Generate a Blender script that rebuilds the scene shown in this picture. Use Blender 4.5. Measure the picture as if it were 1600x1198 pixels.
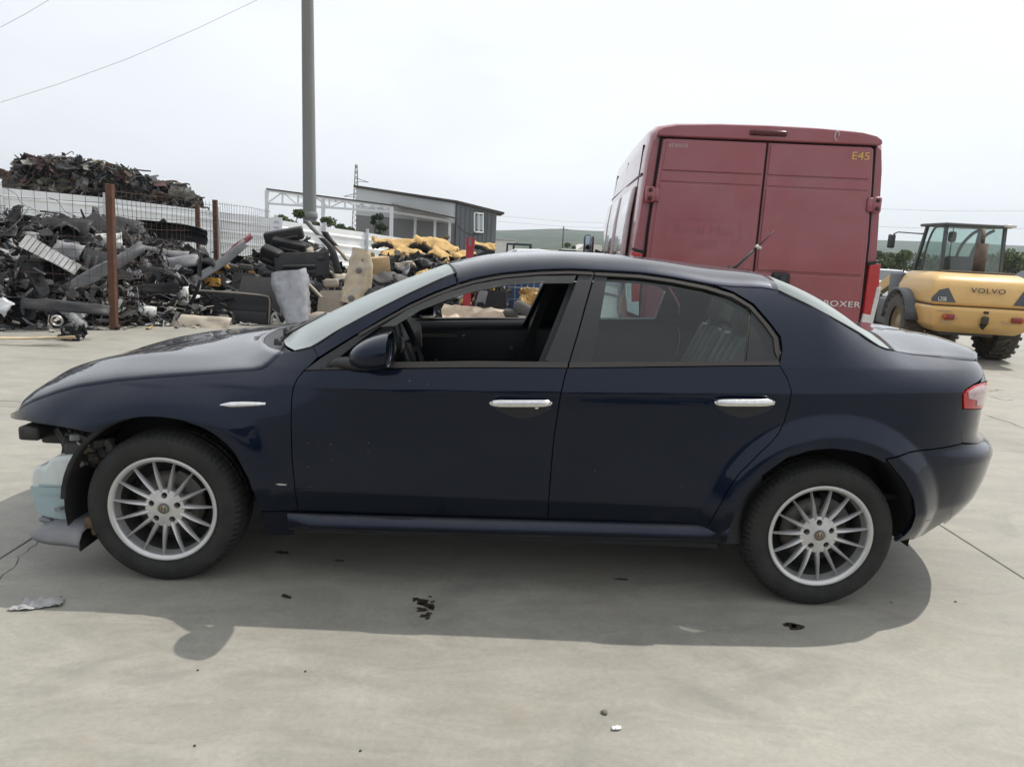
import bpy, bmesh, math, random
import numpy as np
from mathutils import Vector, Matrix, Euler
from mathutils.geometry import delaunay_2d_cdt

# ------------------------------------------------------------------ camera, sky, sun, exposure
for o in list(bpy.data.objects):
    bpy.data.objects.remove(o)
SC = bpy.context.scene
COL = SC.collection
PI = math.pi
rad = math.radians

FPX, CW, CH = 1141.714, 1600.0, 1198.0
CAM = np.array([1.31334, -2.83878, 1.43123])
YAW, PITCH, ROLL = .0269297, .1863225, .0509563
_f = np.array([math.sin(YAW)*math.cos(PITCH), math.cos(YAW)*math.cos(PITCH), -math.sin(PITCH)])
_r = np.array([math.cos(YAW), -math.sin(YAW), 0.0])
_u = np.cross(_r, _f)
CR = math.cos(ROLL)*_r + math.sin(ROLL)*_u
CU = -math.sin(ROLL)*_r + math.cos(ROLL)*_u
CF = _f
cam_d = bpy.data.cameras.new('camera')
cam = bpy.data.objects.new('camera', cam_d)
COL.objects.link(cam)
cam_d.sensor_width = 36.0
cam_d.lens = FPX/CW*36.0
cam_d.clip_start = 0.05
cam_d.clip_end = 20000
m = Matrix(((CR[0], CU[0], -CF[0], CAM[0]), (CR[1], CU[1], -CF[1], CAM[1]), (CR[2], CU[2], -CF[2], CAM[2]), (0, 0, 0, 1)))
cam.matrix_world = m
SC.camera = cam

TO_SUN = Vector((0.53, 0.345, 1.0)).normalized()
SUN_EL = math.asin(TO_SUN.z)
SUN_AZ = math.atan2(TO_SUN.x, TO_SUN.y)

W = bpy.data.worlds.new('World')
SC.world = W
W.use_nodes = True
nt = W.node_tree
for n in list(nt.nodes):
    nt.nodes.remove(n)
wo = nt.nodes.new('ShaderNodeOutputWorld')
bg = nt.nodes.new('ShaderNodeBackground')
bg.inputs['Strength'].default_value = 0.1
sky = nt.nodes.new('ShaderNodeTexSky')
sky.sky_type = 'NISHITA'
sky.sun_disc = False
sky.sun_elevation = SUN_EL
sky.sun_rotation = SUN_AZ
sky.air_density = 1.0
sky.dust_density = 3.0
sky.ozone_density = 1.0
# a thin bright veil of high cloud over the clear sky
tc = nt.nodes.new('ShaderNodeTexCoord')
mp = nt.nodes.new('ShaderNodeMapping')
mp.inputs['Scale'].default_value = (1.2, 1.2, 4.5)
mp.inputs['Rotation'].default_value = (0.12, 0.2, 0.5)
nz = nt.nodes.new('ShaderNodeTexNoise')
nz.inputs['Scale'].default_value = 1.7
nz.inputs['Detail'].default_value = 7.0
nz.inputs['Roughness'].default_value = 0.55
nz.inputs['Distortion'].default_value = 0.4
cr = nt.nodes.new('ShaderNodeMapRange')
cr.inputs['From Min'].default_value = 0.33
cr.inputs['From Max'].default_value = 0.68
cr.inputs['To Min'].default_value = 0.84
cr.inputs['To Max'].default_value = 0.98
mx = nt.nodes.new('ShaderNodeMix')
mx.data_type = 'RGBA'
mx.inputs['B'].default_value = (10.9, 11.2, 11.6, 1)
L = nt.links.new
L(tc.outputs['Generated'], mp.inputs['Vector'])
L(mp.outputs['Vector'], nz.inputs['Vector'])
L(nz.outputs['Fac'], cr.inputs['Value'])
# the veil is brightest towards the sun and thins out on the far side of the sky
dt = nt.nodes.new('ShaderNodeVectorMath'); dt.operation = 'DOT_PRODUCT'
dt.inputs[1].default_value = tuple(TO_SUN)
L(tc.outputs['Generated'], dt.inputs[0])
dr_ = nt.nodes.new('ShaderNodeMapRange')
dr_.inputs['From Min'].default_value = -0.6
dr_.inputs['From Max'].default_value = 0.35
dr_.inputs['To Min'].default_value = 0.55
dr_.inputs['To Max'].default_value = 1.0
L(dt.outputs['Value'], dr_.inputs['Value'])
ml_ = nt.nodes.new('ShaderNodeMath'); ml_.operation = 'MULTIPLY'
L(cr.outputs['Result'], ml_.inputs[0])
L(dr_.outputs['Result'], ml_.inputs[1])
L(ml_.outputs['Value'], mx.inputs['Factor'])
L(sky.outputs['Color'], mx.inputs['A'])
L(mx.outputs['Result'], bg.inputs['Color'])
L(bg.outputs['Background'], wo.inputs['Surface'])

sd = bpy.data.lights.new('sun', 'SUN')
sd.energy = 3.5
sd.angle = rad(0.6)
sd.color = (1.0, 0.95, 0.86)
sun = bpy.data.objects.new('sun', sd)
COL.objects.link(sun)
sun.rotation_euler = TO_SUN.to_track_quat('Z', 'Y').to_euler()
sun.location = (20, 14, 40)

SC.view_settings.view_transform = 'Standard'
SC.view_settings.look = 'None'
SC.view_settings.exposure = 0.0
SC.view_settings.gamma = 1.0
SC.view_settings.use_curve_mapping = False
SC.cycles.max_bounces = 10
SC.cycles.transparent_max_bounces = 16
SC.cycles.caustics_reflective = False
SC.cycles.caustics_refractive = False


# ------------------------------------------------------------------ pixel of the photograph -> place
def _ray(px, py):
    return CF + CR*((px-800.0)/FPX) - CU*((py-599.0)/FPX)


def at(px, py, Y):
    d = _ray(px, py)
    return CAM + d*((Y-CAM[1])/d[1])


def gnd(px, py, z=0.0):
    d = _ray(px, py)
    return CAM + d*((z-CAM[2])/d[2])


# ------------------------------------------------------------------ materials
MATS = {}


def nn(nt, t, **kw):
    n = nt.nodes.new(t)
    for k, v in kw.items():
        if k in n.inputs:
            n.inputs[k].default_value = v
        else:
            setattr(n, k, v)
    return n


def mat(name, col, rough=0.6, metal=0.0, var=0.0, vscale=6.0, bump=0.0, bscale=40.0, spec=0.5, coat=0.0,
        dirt=0.0, dcol=(0.22, 0.19, 0.15), dscale=3.0, rnd=0.0, alpha=1.0, trans=0.0, ior=1.45, emit=None, estr=0.0, stretch=None):
    if name in MATS:
        return MATS[name]
    m = bpy.data.materials.new(name)
    m.use_nodes = True
    nt = m.node_tree
    b = nt.nodes['Principled BSDF']
    L = nt.links.new
    c4 = (col[0], col[1], col[2], 1)
    b.inputs['Base Color'].default_value = c4
    b.inputs['Roughness'].default_value = rough
    b.inputs['Metallic'].default_value = metal
    b.inputs['Specular IOR Level'].default_value = spec
    b.inputs['IOR'].default_value = ior
    b.inputs['Alpha'].default_value = alpha
    b.inputs['Transmission Weight'].default_value = trans
    b.inputs['Coat Weight'].default_value = coat
    b.inputs['Coat Roughness'].default_value = 0.04
    if emit:
        b.inputs['Emission Color'].default_value = (*emit, 1)
        b.inputs['Emission Strength'].default_value = estr
    geo = nn(nt, 'ShaderNodeNewGeometry')
    vec = geo.outputs['Position']
    if stretch:
        mpn = nn(nt, 'ShaderNodeMapping')
        mpn.inputs['Scale'].default_value = stretch
        L(vec, mpn.inputs['Vector'])
        vec = mpn.outputs['Vector']
    out = None
    if var > 0:
        n1 = nn(nt, 'ShaderNodeTexNoise', Scale=vscale, Detail=6.0, Roughness=0.6)
        L(vec, n1.inputs['Vector'])
        mr = nn(nt, 'ShaderNodeMapRange')
        mr.inputs['From Min'].default_value = 0.25
        mr.inputs['From Max'].default_value = 0.75
        mr.inputs['To Min'].default_value = 1-var
        mr.inputs['To Max'].default_value = 1+var
        L(n1.outputs['Fac'], mr.inputs['Value'])
        hv = nn(nt, 'ShaderNodeHueSaturation')
        hv.inputs['Color'].default_value = c4
        L(mr.outputs['Result'], hv.inputs['Value'])
        out = hv.outputs['Color']
        rr = nn(nt, 'ShaderNodeMapRange')
        rr.inputs['To Min'].default_value = max(0.02, rough*(1-var*0.8))
        rr.inputs['To Max'].default_value = min(1.0, rough*(1+var*0.8))
        L(n1.outputs['Fac'], rr.inputs['Value'])
        L(rr.outputs['Result'], b.inputs['Roughness'])
    if rnd > 0:
        oi = nn(nt, 'ShaderNodeObjectInfo')
        mr = nn(nt, 'ShaderNodeMapRange')
        mr.inputs['To Min'].default_value = 1-rnd
        mr.inputs['To Max'].default_value = 1+rnd
        L(oi.outputs['Random'], mr.inputs['Value'])
        hv = nn(nt, 'ShaderNodeHueSaturation')
        hv.inputs['Color'].default_value = c4
        if out:
            L(out, hv.inputs['Color'])
        L(mr.outputs['Result'], hv.inputs['Value'])
        out = hv.outputs['Color']
    if dirt > 0:
        n2 = nn(nt, 'ShaderNodeTexNoise', Scale=dscale, Detail=8.0, Roughness=0.65, Distortion=0.3)
        L(vec, n2.inputs['Vector'])
        mr = nn(nt, 'ShaderNodeMapRange')
        mr.inputs['From Min'].default_value = 0.42
        mr.inputs['From Max'].default_value = 0.75
        mr.inputs['To Max'].default_value = dirt
        L(n2.outputs['Fac'], mr.inputs['Value'])
        mxn = nn(nt, 'ShaderNodeMix', data_type='RGBA')
        mxn.inputs['A'].default_value = c4
        mxn.inputs['B'].default_value = (*dcol, 1)
        if out:
            L(out, mxn.inputs['A'])
        L(mr.outputs['Result'], mxn.inputs['Factor'])
        out = mxn.outputs['Result']
    if out:
        L(out, b.inputs['Base Color'])
    if bump > 0:
        n3 = nn(nt, 'ShaderNodeTexNoise', Scale=bscale, Detail=5.0)
        L(vec, n3.inputs['Vector'])
        bp = nn(nt, 'ShaderNodeBump', Strength=bump, Distance=0.01)
        L(n3.outputs['Fac'], bp.inputs['Height'])
        L(bp.outputs['Normal'], b.inputs['Normal'])
    MATS[name] = m
    return m


# ------------------------------------------------------------------ object helpers
def tag(o, label=None, cat=None, group=None, kind=None):
    if label: o['label'] = label
    if cat: o['category'] = cat
    if group: o['group'] = group
    if kind: o['kind'] = kind
    return o


def empty(name, loc=(0, 0, 0), rot=(0, 0, 0), parent=None):
    o = bpy.data.objects.new(name, None)
    COL.objects.link(o)
    o.empty_display_size = 0.1
    o.location = loc
    o.rotation_euler = rot
    if parent: o.parent = parent
    return o


def link(name, me, material=None, parent=None):
    o = bpy.data.objects.new(name, me)
    COL.objects.link(o)
    if material is not None and len(me.materials) == 0:
        me.materials.append(material)
    if parent: o.parent = parent
    return o


class MB:
    """collects simple shapes into one mesh"""
    def __init__(self):
        self.v = []; self.f = []; self.sm = []

    def add(self, vs, fs, smooth=False):
        k = len(self.v)
        self.v.extend([tuple(float(c) for c in p) for p in vs])
        self.f.extend([tuple(i+k for i in f) for f in fs])
        self.sm.extend([smooth]*len(fs))
        return self

    def box(self, c, s, rot=None, taper=1.0):
        hx, hy, hz = s[0]/2, s[1]/2, s[2]/2
        vs = []
        for sz in (-1, 1):
            t = taper if sz > 0 else 1.0
            for sx, sy in ((-1, -1), (1, -1), (1, 1), (-1, 1)):
                vs.append(Vector((sx*hx*t, sy*hy*t, sz*hz)))
        if rot is not None:
            R = Euler(rot).to_matrix() if not isinstance(rot, Matrix) else rot
            vs = [R @ v for v in vs]
        vs = [v+Vector(c) for v in vs]
        return self.add(vs, [(0, 3, 2, 1), (4, 5, 6, 7), (0, 1, 5, 4), (1, 2, 6, 5), (2, 3, 7, 6), (3, 0, 4, 7)])

    def rbox(self, c, s, r=0.02, rot=None, seg=2):
        """box with rounded edges"""
        bm = bmesh.new()
        bmesh.ops.create_cube(bm, size=1.0)
        bmesh.ops.scale(bm, vec=s, verts=bm.verts)
        bmesh.ops.bevel(bm, geom=list(bm.edges), offset=min(r, min(s)*0.49), segments=seg, affect='EDGES', profile=0.5)
        R = (Euler(rot).to_matrix() if not isinstance(rot, Matrix) else rot) if rot is not None else Matrix.Identity(3)
        bm.verts.index_update()
        vs = [R @ v.co + Vector(c) for v in bm.verts]
        fs = [tuple(v.index for v in f.verts) for f in bm.faces]
        bm.free()
        return self.add(vs, fs, True)

    def bar(self, a, b, w, h, up=(0, 0, 1)):
        a, b = Vector(a), Vector(b)
        d = (b-a)
        Ln = d.length
        if Ln < 1e-6: return self
        d.normalize()
        up = Vector(up)
        sx = d.cross(up)
        if sx.length < 1e-4: sx = d.cross(Vector((1, 0, 0)))
        sx.normalize()
        uz = sx.cross(d)
        vs = []
        for p in (a, b):
            for i, j in ((-1, -1), (1, -1), (1, 1), (-1, 1)):
                vs.append(p+sx*(i*w/2)+uz*(j*h/2))
        return self.add(vs, [(3, 2, 1, 0), (4, 5, 6, 7), (0, 1, 5, 4), (1, 2, 6, 5), (2, 3, 7, 6), (3, 0, 4, 7)])

    def tube(self, pts, r, n=8, cap=True, smooth=True):
        pts = [Vector(p) for p in pts]
        rs = r if isinstance(r, (list, tuple)) else [r]*len(pts)
        rings = []
        prev = None
        for i, p in enumerate(pts):
            if i == 0: d = pts[1]-p
            elif i == len(pts)-1: d = p-pts[i-1]
            else: d = pts[i+1]-pts[i-1]
            d.normalize()
            if prev is None:
                x = d.cross(Vector((0, 0, 1)))
                if x.length < 1e-3: x = d.cross(Vector((1, 0, 0)))
            else:
                x = prev - d*prev.dot(d)
                if x.length < 1e-5: x = d.cross(Vector((0, 0, 1)))
            x.normalize()
            prev = x
            y = d.cross(x)
            rings.append([p+(x*math.cos(2*PI*k/n)+y*math.sin(2*PI*k/n))*rs[i] for k in range(n)])
        vs = [v for rg in rings for v in rg]
        fs = []
        for i in range(len(pts)-1):
            for k in range(n):
                a = i*n+k; b2 = i*n+(k+1) % n
                fs.append((a, b2, b2+n, a+n))
        self.add(vs, fs, smooth)
        if cap:
            k = len(self.v)-len(vs)
            self.f.append(tuple(k+i for i in reversed(range(n)))); self.sm.append(False)
            self.f.append(tuple(k+(len(pts)-1)*n+i for i in range(n))); self.sm.append(False)
        return self

    def lathe(self, prof, c=(0, 0, 0), axis='Y', n=48, smooth=True, closed=False):
        """profile (radius, height) revolved round an axis"""
        vs = []
        for r, h in prof:
            for k in range(n):
                a = 2*PI*k/n
                p = (r*math.cos(a), h, r*math.sin(a)) if axis == 'Y' else ((r*math.cos(a), r*math.sin(a), h) if axis == 'Z' else (h, r*math.cos(a), r*math.sin(a)))
                vs.append((p[0]+c[0], p[1]+c[1], p[2]+c[2]))
        fs = []
        m = len(prof)
        for i in range(m if closed else m-1):
            j = (i+1) % m
            for k in range(n):
                k2 = (k+1) % n
                q = (i*n+k, i*n+k2, j*n+k2, j*n+k)
                fs.append(q if axis != 'Y' else q)
        return self.add(vs, fs, smooth)

    def prism(self, pts2, d0, d1, plane='XZ', smooth=False):
        """polygon extruded between two depths"""
        n = len(pts2)
        def P(p, d):
            return (p[0], d, p[1]) if plane == 'XZ' else ((p[0], p[1], d) if plane == 'XY' else (d, p[0], p[1]))
        vs = [P(p, d0) for p in pts2]+[P(p, d1) for p in pts2]
        fs = [tuple(reversed(range(n))), tuple(range(n, 2*n))]+[(i, (i+1) % n, n+(i+1) % n, n+i) for i in range(n)]
        return self.add(vs, fs, smooth)

    def grid(self, P, smooth=True, flip=False, closed_u=False):
        nu, nv = len(P), len(P[0])
        vs = [p for row in P for p in row]
        fs = []
        for i in range(nu if closed_u else nu-1):
            i2 = (i+1) % nu
            for j in range(nv-1):
                q = (i*nv+j, i2*nv+j, i2*nv+j+1, i*nv+j+1)
                fs.append(tuple(reversed(q)) if flip else q)
        return self.add(vs, fs, smooth)

    def xform(self, M):
        self.v = [tuple(M @ Vector(p)) for p in self.v]
        return self

    def mesh(self, name, fix=True):
        me = bpy.data.meshes.new(name)
        me.from_pydata(self.v, [], self.f)
        me.polygons.foreach_set('use_smooth', self.sm)
        if fix:
            bm = bmesh.new(); bm.from_mesh(me)
            bmesh.ops.recalc_face_normals(bm, faces=bm.faces)
            bm.to_mesh(me); bm.free()
        me.update()
        return me

    def build(self, name, material, parent=None, fix=True):
        return link(name, self.mesh(name, fix), material, parent)


def solidify(o, t, offset=-1.0):
    md = o.modifiers.new('thick', 'SOLIDIFY')
    md.thickness = t
    md.offset = offset
    return o


def bevel(o, w, seg=2):
    md = o.modifiers.new('edge', 'BEVEL')
    md.width = w
    md.segments = seg
    md.limit_method = 'ANGLE'
    return o


def text_mesh(body, size, depth=0.0, spacing=1.0, shear=0.0, align='CENTER'):
    cu = bpy.data.curves.new('lettering', 'FONT')
    cu.body = body
    cu.size = size
    cu.extrude = depth
    cu.space_character = spacing
    cu.shear = shear
    cu.align_x = align
    cu.align_y = 'CENTER'
    cu.resolution_u = 3
    o = bpy.data.objects.new('lettering', cu)
    COL.objects.link(o)
    dg = bpy.context.evaluated_depsgraph_get()
    me = bpy.data.meshes.new_from_object(o.evaluated_get(dg))
    bpy.data.objects.remove(o)
    bpy.data.curves.remove(cu)
    return me


def pchip(xs, ys):
    xs = np.array(xs, float); ys = np.array(ys, float)
    h = np.diff(xs); d = np.diff(ys)/h
    m = np.zeros_like(ys)
    m[0] = d[0]; m[-1] = d[-1]
    for i in range(1, len(xs)-1):
        if d[i-1]*d[i] > 0:
            w1 = 2*h[i]+h[i-1]; w2 = h[i]+2*h[i-1]
            m[i] = (w1+w2)/(w1/d[i-1]+w2/d[i])
    def f(x):
        x = np.clip(np.asarray(x, float), xs[0], xs[-1])
        i = np.clip(np.searchsorted(xs, x, side='right')-1, 0, len(xs)-2)
        t = (x-xs[i])/h[i]
        return ((1+2*t)*(1-t)**2*ys[i]+t*(1-t)**2*h[i]*m[i]+t*t*(3-2*t)*ys[i+1]+t*t*(t-1)*h[i]*m[i+1])
    return f


def smooth01(x, a, b):
    t = np.clip((np.asarray(x, float)-a)/(b-a), 0.0, 1.0)
    return t*t*(3-2*t)


def catmull(pts, n=8, closed=False):
    """dense smooth curve through points (any dimension)"""
    P = [np.array(p, float) for p in pts]
    out = []
    N = len(P)
    for i in range(N if closed else N-1):
        p1, p2 = P[i], P[(i+1) % N]
        p0 = P[i-1] if (i > 0 or closed) else p1+(p1-p2)
        p3 = P[(i+2) % N] if (i+2 < N or closed) else p2+(p2-p1)
        for k in range(n):
            t = k/n
            out.append(0.5*((2*p1)+(-p0+p2)*t+(2*p0-5*p1+4*p2-p3)*t*t+(-p0+3*p1-3*p2+p3)*t**3))
    if not closed: out.append(P[-1])
    return out
# ------------------------------------------------------------------ the dark blue saloon
YC = 0.885          # centre line of the car
WB = 2.703
HZ = 0.31
fW = pchip([-.2, .1, .5, 1.0, 1.5, 2.3, 2.7, 2.9, 3.3], [.895, .902, .911, .914, .915, .915, .912, .905, .89])
fzc = pchip([-.8, 0, .567, 1.54, 2.43, 3.17, 3.7], [.80, .82, .84, .868, .904, .934, .935])
fzb = pchip([0, .66, 1.2, 1.6, 2.46, 3.2], [.90, .915, .945, .966, 1.012, 1.02])
fxt = pchip([.1, .15, .2, .28, .40, .55, .635, .66, .70, .74, .85, .95, 1.02, 1.06, 1.12, 1.3], [3.30, 3.42, 3.55, 3.67, 3.745, 3.775, 3.775, 3.76, 3.68, 3.655, 3.655, 3.66, 3.655, 3.63, 3.56, 3.4])
fxn = pchip([.4, .6, .66, .72, .80, .9, 1.1], [-.86, -.905, -.90, -.875, -.80, -.66, -.4])
S1, LR = 2.9, 1.15
S0, LF = 0.1, 1.15
_rc = [(0, 1), (.2, .988), (.4, .948), (.55, .885), (.67, .79), (.77, .66), (.86, .49), (.94, .26), (1, 0)]
_fc = [(0, 1), (.2, .995), (.4, .972), (.58, .92), (.73, .83), (.85, .70), (.92, .55), (.97, .3), (1, 0)]


def _plan(pts):
    d = catmull(pts, 12)
    d = np.array(d)
    seg = np.r_[0, np.cumsum(np.hypot(np.diff(d[:, 0])*.8, np.diff(d[:, 1])*.9))]
    seg /= seg[-1]
    return seg, d[:, 0], d[:, 1]


RC = _plan(_rc); FC = _plan(_fc)


def inset(x, z):
    x = np.asarray(x, float); z = np.asarray(z, float)
    zc = fzc(x)
    q = z-zc
    # below the crease: leaning very slightly in, tucked under at the bottom
    k = -q/(zc-.36)
    low = .014*k*smooth01(-q, 0.0, .10)+.002*smooth01(-q, 0, .01)
    tk = np.maximum(.445-z, 0)
    low = low+np.where(tk < .03, tk*tk/.06*.30, .30*(tk-.015))
    # above it: an upward facing shoulder, then the leaning glass house
    zb = fzb(x)
    fr = 1-smooth01(x, .15, .75)
    slope = .26*(1-fr)+.10*fr
    qp = np.maximum(q, 0)
    up = slope*np.maximum(0.0, qp-.006*(1-np.exp(-qp/.006)))
    t = np.maximum(z-zb, 0)/(1.36-zb)
    up = up+np.where(z > zb, (.15-slope*(1.36-zb))*t+.065*t**2.5, 0)
    up = up+smooth01(x, 2.62, 3.2)*6.2*qp*qp
    low = low+.20*smooth01(x, 2.98, 3.3)*np.maximum(.63-z, 0)
    i = np.where(q < 0, low, up)
    # softly crowned front wing
    fr = 1-smooth01(x, .2, .8)
    z0 = .66+.16*np.minimum(x, 0.0)
    i = i+fr*2.1*np.maximum(z-z0, 0)**2
    # flares round the wheels
    for hx, R0, R1, am in ((0.0, .405, .56, .020), (WB, .43, .535, .036)):
        dx, dz = x-hx, z-HZ
        r = np.hypot(dx, dz)
        t = np.clip((R1-r)/(R1-R0), 0.0, 1.0)
        if hx > 1:
            w_ = .22     # soft start and end of the ramp
            t = np.where(t < w_, t*t/(2*w_), np.where(t > 1-w_, (1-w_)-(1-t)**2/(2*w_)+0*t, t-w_/2))/(1-w_)
        else:
            t = t*t*(3-2*t)
        i = i-np.where((r < .75) & (dz > -.18), am*t*(1.0-smooth01(-dz, -.05, .18)), 0)
    return i


def side(s, z):
    """point of the body side; s runs along the car and round its ends, z is height (scalars or arrays)"""
    s = np.asarray(s, float); z = np.asarray(z, float)
    s, z = np.broadcast_arrays(s, z)
    t = np.clip((s-S1)/LR, 0, 1)
    u = np.interp(t, RC[0], RC[1]); v = np.interp(t, RC[0], RC[2])
    xr = S1+u*(fxt(z)-S1)
    wr = fW(S1)*v-inset(np.minimum(xr, 3.3), z)*(1-smooth01(u, .75, 1.0))
    t = np.clip((S0-s)/LF, 0, 1)
    u = np.interp(t, FC[0], FC[1]); v = np.interp(t, FC[0], FC[2])
    xf = S0-u*(S0-fxn(z))
    wf = fW(S0)*v-inset(xf, z)*(1-smooth01(u, .8, 1.0))
    wm = fW(s)-inset(s, z)
    x = np.where(s > S1, xr, np.where(s < S0, xf, s))
    w = np.where(s > S1, wr, np.where(s < S0, wf, wm))
    return np.stack([x, YC-w, z+0*x], -1)


def side_n(s, z, e=.004):
    s = np.asarray(s, float); z = np.asarray(z, float)
    a = side(s+e, z)-side(s-e, z)
    b = side(s, z+e)-side(s, z-e)
    n = np.cross(a, b)
    return n/np.linalg.norm(n, axis=-1, keepdims=True)


def to_px(P):
    d = np.asarray(P)-CAM
    k = d @ CF
    return np.array([800+FPX*(d @ CR)/k, 599-FPX*(d @ CU)/k])


def sz(px, py):
    """body side coordinates seen at a pixel of the photograph"""
    p = at(px, py, 0.05)
    s, z = p[0], p[2]
    if s > S1: s = S1+(s-S1)*1.1
    for it in range(40):
        q = to_px(side(s, z)); r = np.array([px, py])-q
        if abs(r).max() < .02: break
        e = .002
        J = np.stack([(to_px(side(s+e, z))-q)/e, (to_px(side(s, z+e))-q)/e], 1)
        try:
            d = np.linalg.solve(J, r)
        except np.linalg.LinAlgError:
            break
        d = np.clip(d, -.06, .06)
        s += d[0]; z += d[1]
    return (float(s), float(z))


def PX(*pts):
    return [sz(x, y) for x, y in pts]


def resample(poly, step):
    out = []
    n = len(poly)
    for i in range(n):
        a = np.array(poly[i]); b = np.array(poly[(i+1) % n])
        k = max(1, int(math.ceil(np.linalg.norm(b-a)/step)))
        for j in range(k):
            out.append(a+(b-a)*j/k)
    return out


def inset_poly(P, g):
    n = len(P)
    A = sum(P[i][0]*P[(i+1) % n][1]-P[(i+1) % n][0]*P[i][1] for i in range(n))
    sg = 1 if A > 0 else -1
    out = []
    for i in range(n):
        a, b, c = P[i-1], P[i], P[(i+1) % n]
        n1 = np.array([-(b-a)[1], (b-a)[0]]); n2 = np.array([-(c-b)[1], (c-b)[0]])
        n1 = n1/(np.linalg.norm(n1)+1e-9); n2 = n2/(np.linalg.norm(n2)+1e-9)
        mm = n1+n2
        L_ = np.linalg.norm(mm)
        if L_ < .3: mm = n1; L_ = 1
        mm = mm/L_
        d = g/max(.5, float(mm @ n1))
        out.append(b+sg*mm*d)
    return out


def pip(x, y, P):
    c = False
    n = len(P)
    j = n-1
    for i in range(n):
        if ((P[i][1] > y) != (P[j][1] > y)) and (x < (P[j][0]-P[i][0])*(y-P[i][1])/(P[j][1]-P[i][1]+1e-12)+P[i][0]):
            c = not c
        j = i
    return c


MIRROR_OBJS = []


def panel(name, poly, material, parent, gap=.0022, step=.018, off=0.0, thick=.018, smooth_outline=0, both=True, edge=.003):
    """a pressed panel cut from the body side along an outline given in (s, z)"""
    if smooth_outline:
        poly = [tuple(p) for p in catmull(poly, smooth_outline, closed=True)]
    P = resample([np.array(p) for p in poly], .018)
    if gap: P = inset_poly(P, gap)
    xs = [p[0] for p in P]; zs = [p[1] for p in P]
    pts = [Vector((p[0], p[1])) for p in P]
    nb = len(pts)
    # inner grid
    arr = np.array(P)
    gx = np.arange(min(xs), max(xs), step)
    dz = step*.7
    gz = np.arange(min(zs), max(zs), dz)
    GX, GZ = np.meshgrid(gx+1e-5, gz+1e-5, indexing='ij')
    GX = GX.ravel(); GZ = GZ.ravel()
    ins = np.zeros(len(GX), bool); near = np.full(len(GX), 1e9)
    for i in range(nb):
        x0, z0_ = P[i-1]; x1, z1_ = P[i]
        cnd = ((z0_ > GZ) != (z1_ > GZ)) & (GX < (x1-x0)*(GZ-z0_)/(z1_-z0_+1e-12)+x0)
        ins ^= cnd
        near = np.minimum(near, (GX-x1)**2+(GZ-z1_)**2)
    for x, zz in zip(GX[ins & (near > (step*.4)**2)], GZ[ins & (near > (step*.4)**2)]):
        pts.append(Vector((x, zz)))
    edges = [(i, (i+1) % nb) for i in range(nb)]
    r = delaunay_2d_cdt(pts, edges, [], 1, 1e-6)
    V2, F2 = r[0], r[2]
    SA = np.array([v.x for v in V2]); ZA = np.array([v.y for v in V2])
    NN = side_n(SA, ZA, .003); PP = side(SA, ZA)+NN*off
    vs = list(PP); ns = list(NN)
    fs = []
    for f in F2:
        a, b, c = (V2[i] for i in f[:3])
        if (b-a).cross(c-a) < 0: f = tuple(reversed(f))
        # (s,z) orientation: d/ds x d/dz points to -Y, outwards
        fs.append(tuple(f))
    k = len(vs)
    # find boundary loop in output (original indices kept first)
    orig = {}
    for i, lst in enumerate(r[3]):
        for o_ in lst: orig[o_] = i
    bl = [orig[i] for i in range(nb) if i in orig]
    for ring, dd in enumerate((edge*.5, thick)):
        for bi in bl:
            vs.append(vs[bi]-ns[bi]*dd); ns.append(ns[bi])
    A = sum(P[i][0]*P[(i+1) % nb][1]-P[(i+1) % nb][0]*P[i][1] for i in range(nb))
    m_ = len(bl)
    for i in range(m_):
        j = (i+1) % m_
        q = (bl[i], k+i, k+j, bl[j]); q2 = (k+i, k+m_+i, k+m_+j, k+j)
        if A < 0: q = tuple(reversed(q)); q2 = tuple(reversed(q2))
        fs.append(q); fs.append(q2)
    o = _panel_obj(name, vs, fs, ns, k, material, parent)
    if both:
        vs2 = [np.array([p[0], 2*YC-p[1], p[2]]) for p in vs]
        ns2 = [np.array([n[0], -n[1], n[2]]) for n in ns]
        fs2 = [tuple(reversed(f)) for f in fs]
        o2 = _panel_obj(name, vs2, fs2, ns2, k, material, parent)
        return o, o2
    return o


def _panel_obj(name, vs, fs, ns, k, material, parent):
    me = bpy.data.meshes.new(name)
    me.from_pydata([tuple(p) for p in vs], [], fs)
    me.polygons.foreach_set('use_smooth', [all(i < k for i in f) for f in fs])
    me.update()
    nl = []
    for p in me.polygons:
        main = all(i < k for i in p.vertices)
        for vi in p.vertices:
            nl.append(tuple(ns[vi]) if main else tuple(p.normal))
    me.normals_split_custom_set(nl)
    o = link(name, me, material, parent)
    return o


def coons(c0, c1, d0, d1, nu, nv, bulge=None):
    """patch from four edge curves: c0(u) at v=0, c1(u) at v=1, d0(v) at u=0, d1(v) at u=1"""
    def smp(c, n):
        c = np.array(c, float)
        sg = np.r_[0, np.cumsum(np.linalg.norm(np.diff(c, axis=0), axis=1))]; sg /= sg[-1]
        t = np.linspace(0, 1, n)
        return np.stack([np.interp(t, sg, c[:, k]) for k in range(3)], 1)
    C0, C1, D0, D1 = smp(c0, nu), smp(c1, nu), smp(d0, nv), smp(d1, nv)
    G = np.zeros((nu, nv, 3))
    for i in range(nu):
        u = i/(nu-1)
        for j in range(nv):
            v = j/(nv-1)
            G[i, j] = (1-v)*C0[i]+v*C1[i]+(1-u)*D0[j]+u*D1[j]-((1-u)*(1-v)*C0[0]+u*(1-v)*C0[-1]+(1-u)*v*C1[0]+u*v*C1[-1])
            if bulge: G[i, j] += bulge(u, v)
    return G


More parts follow.
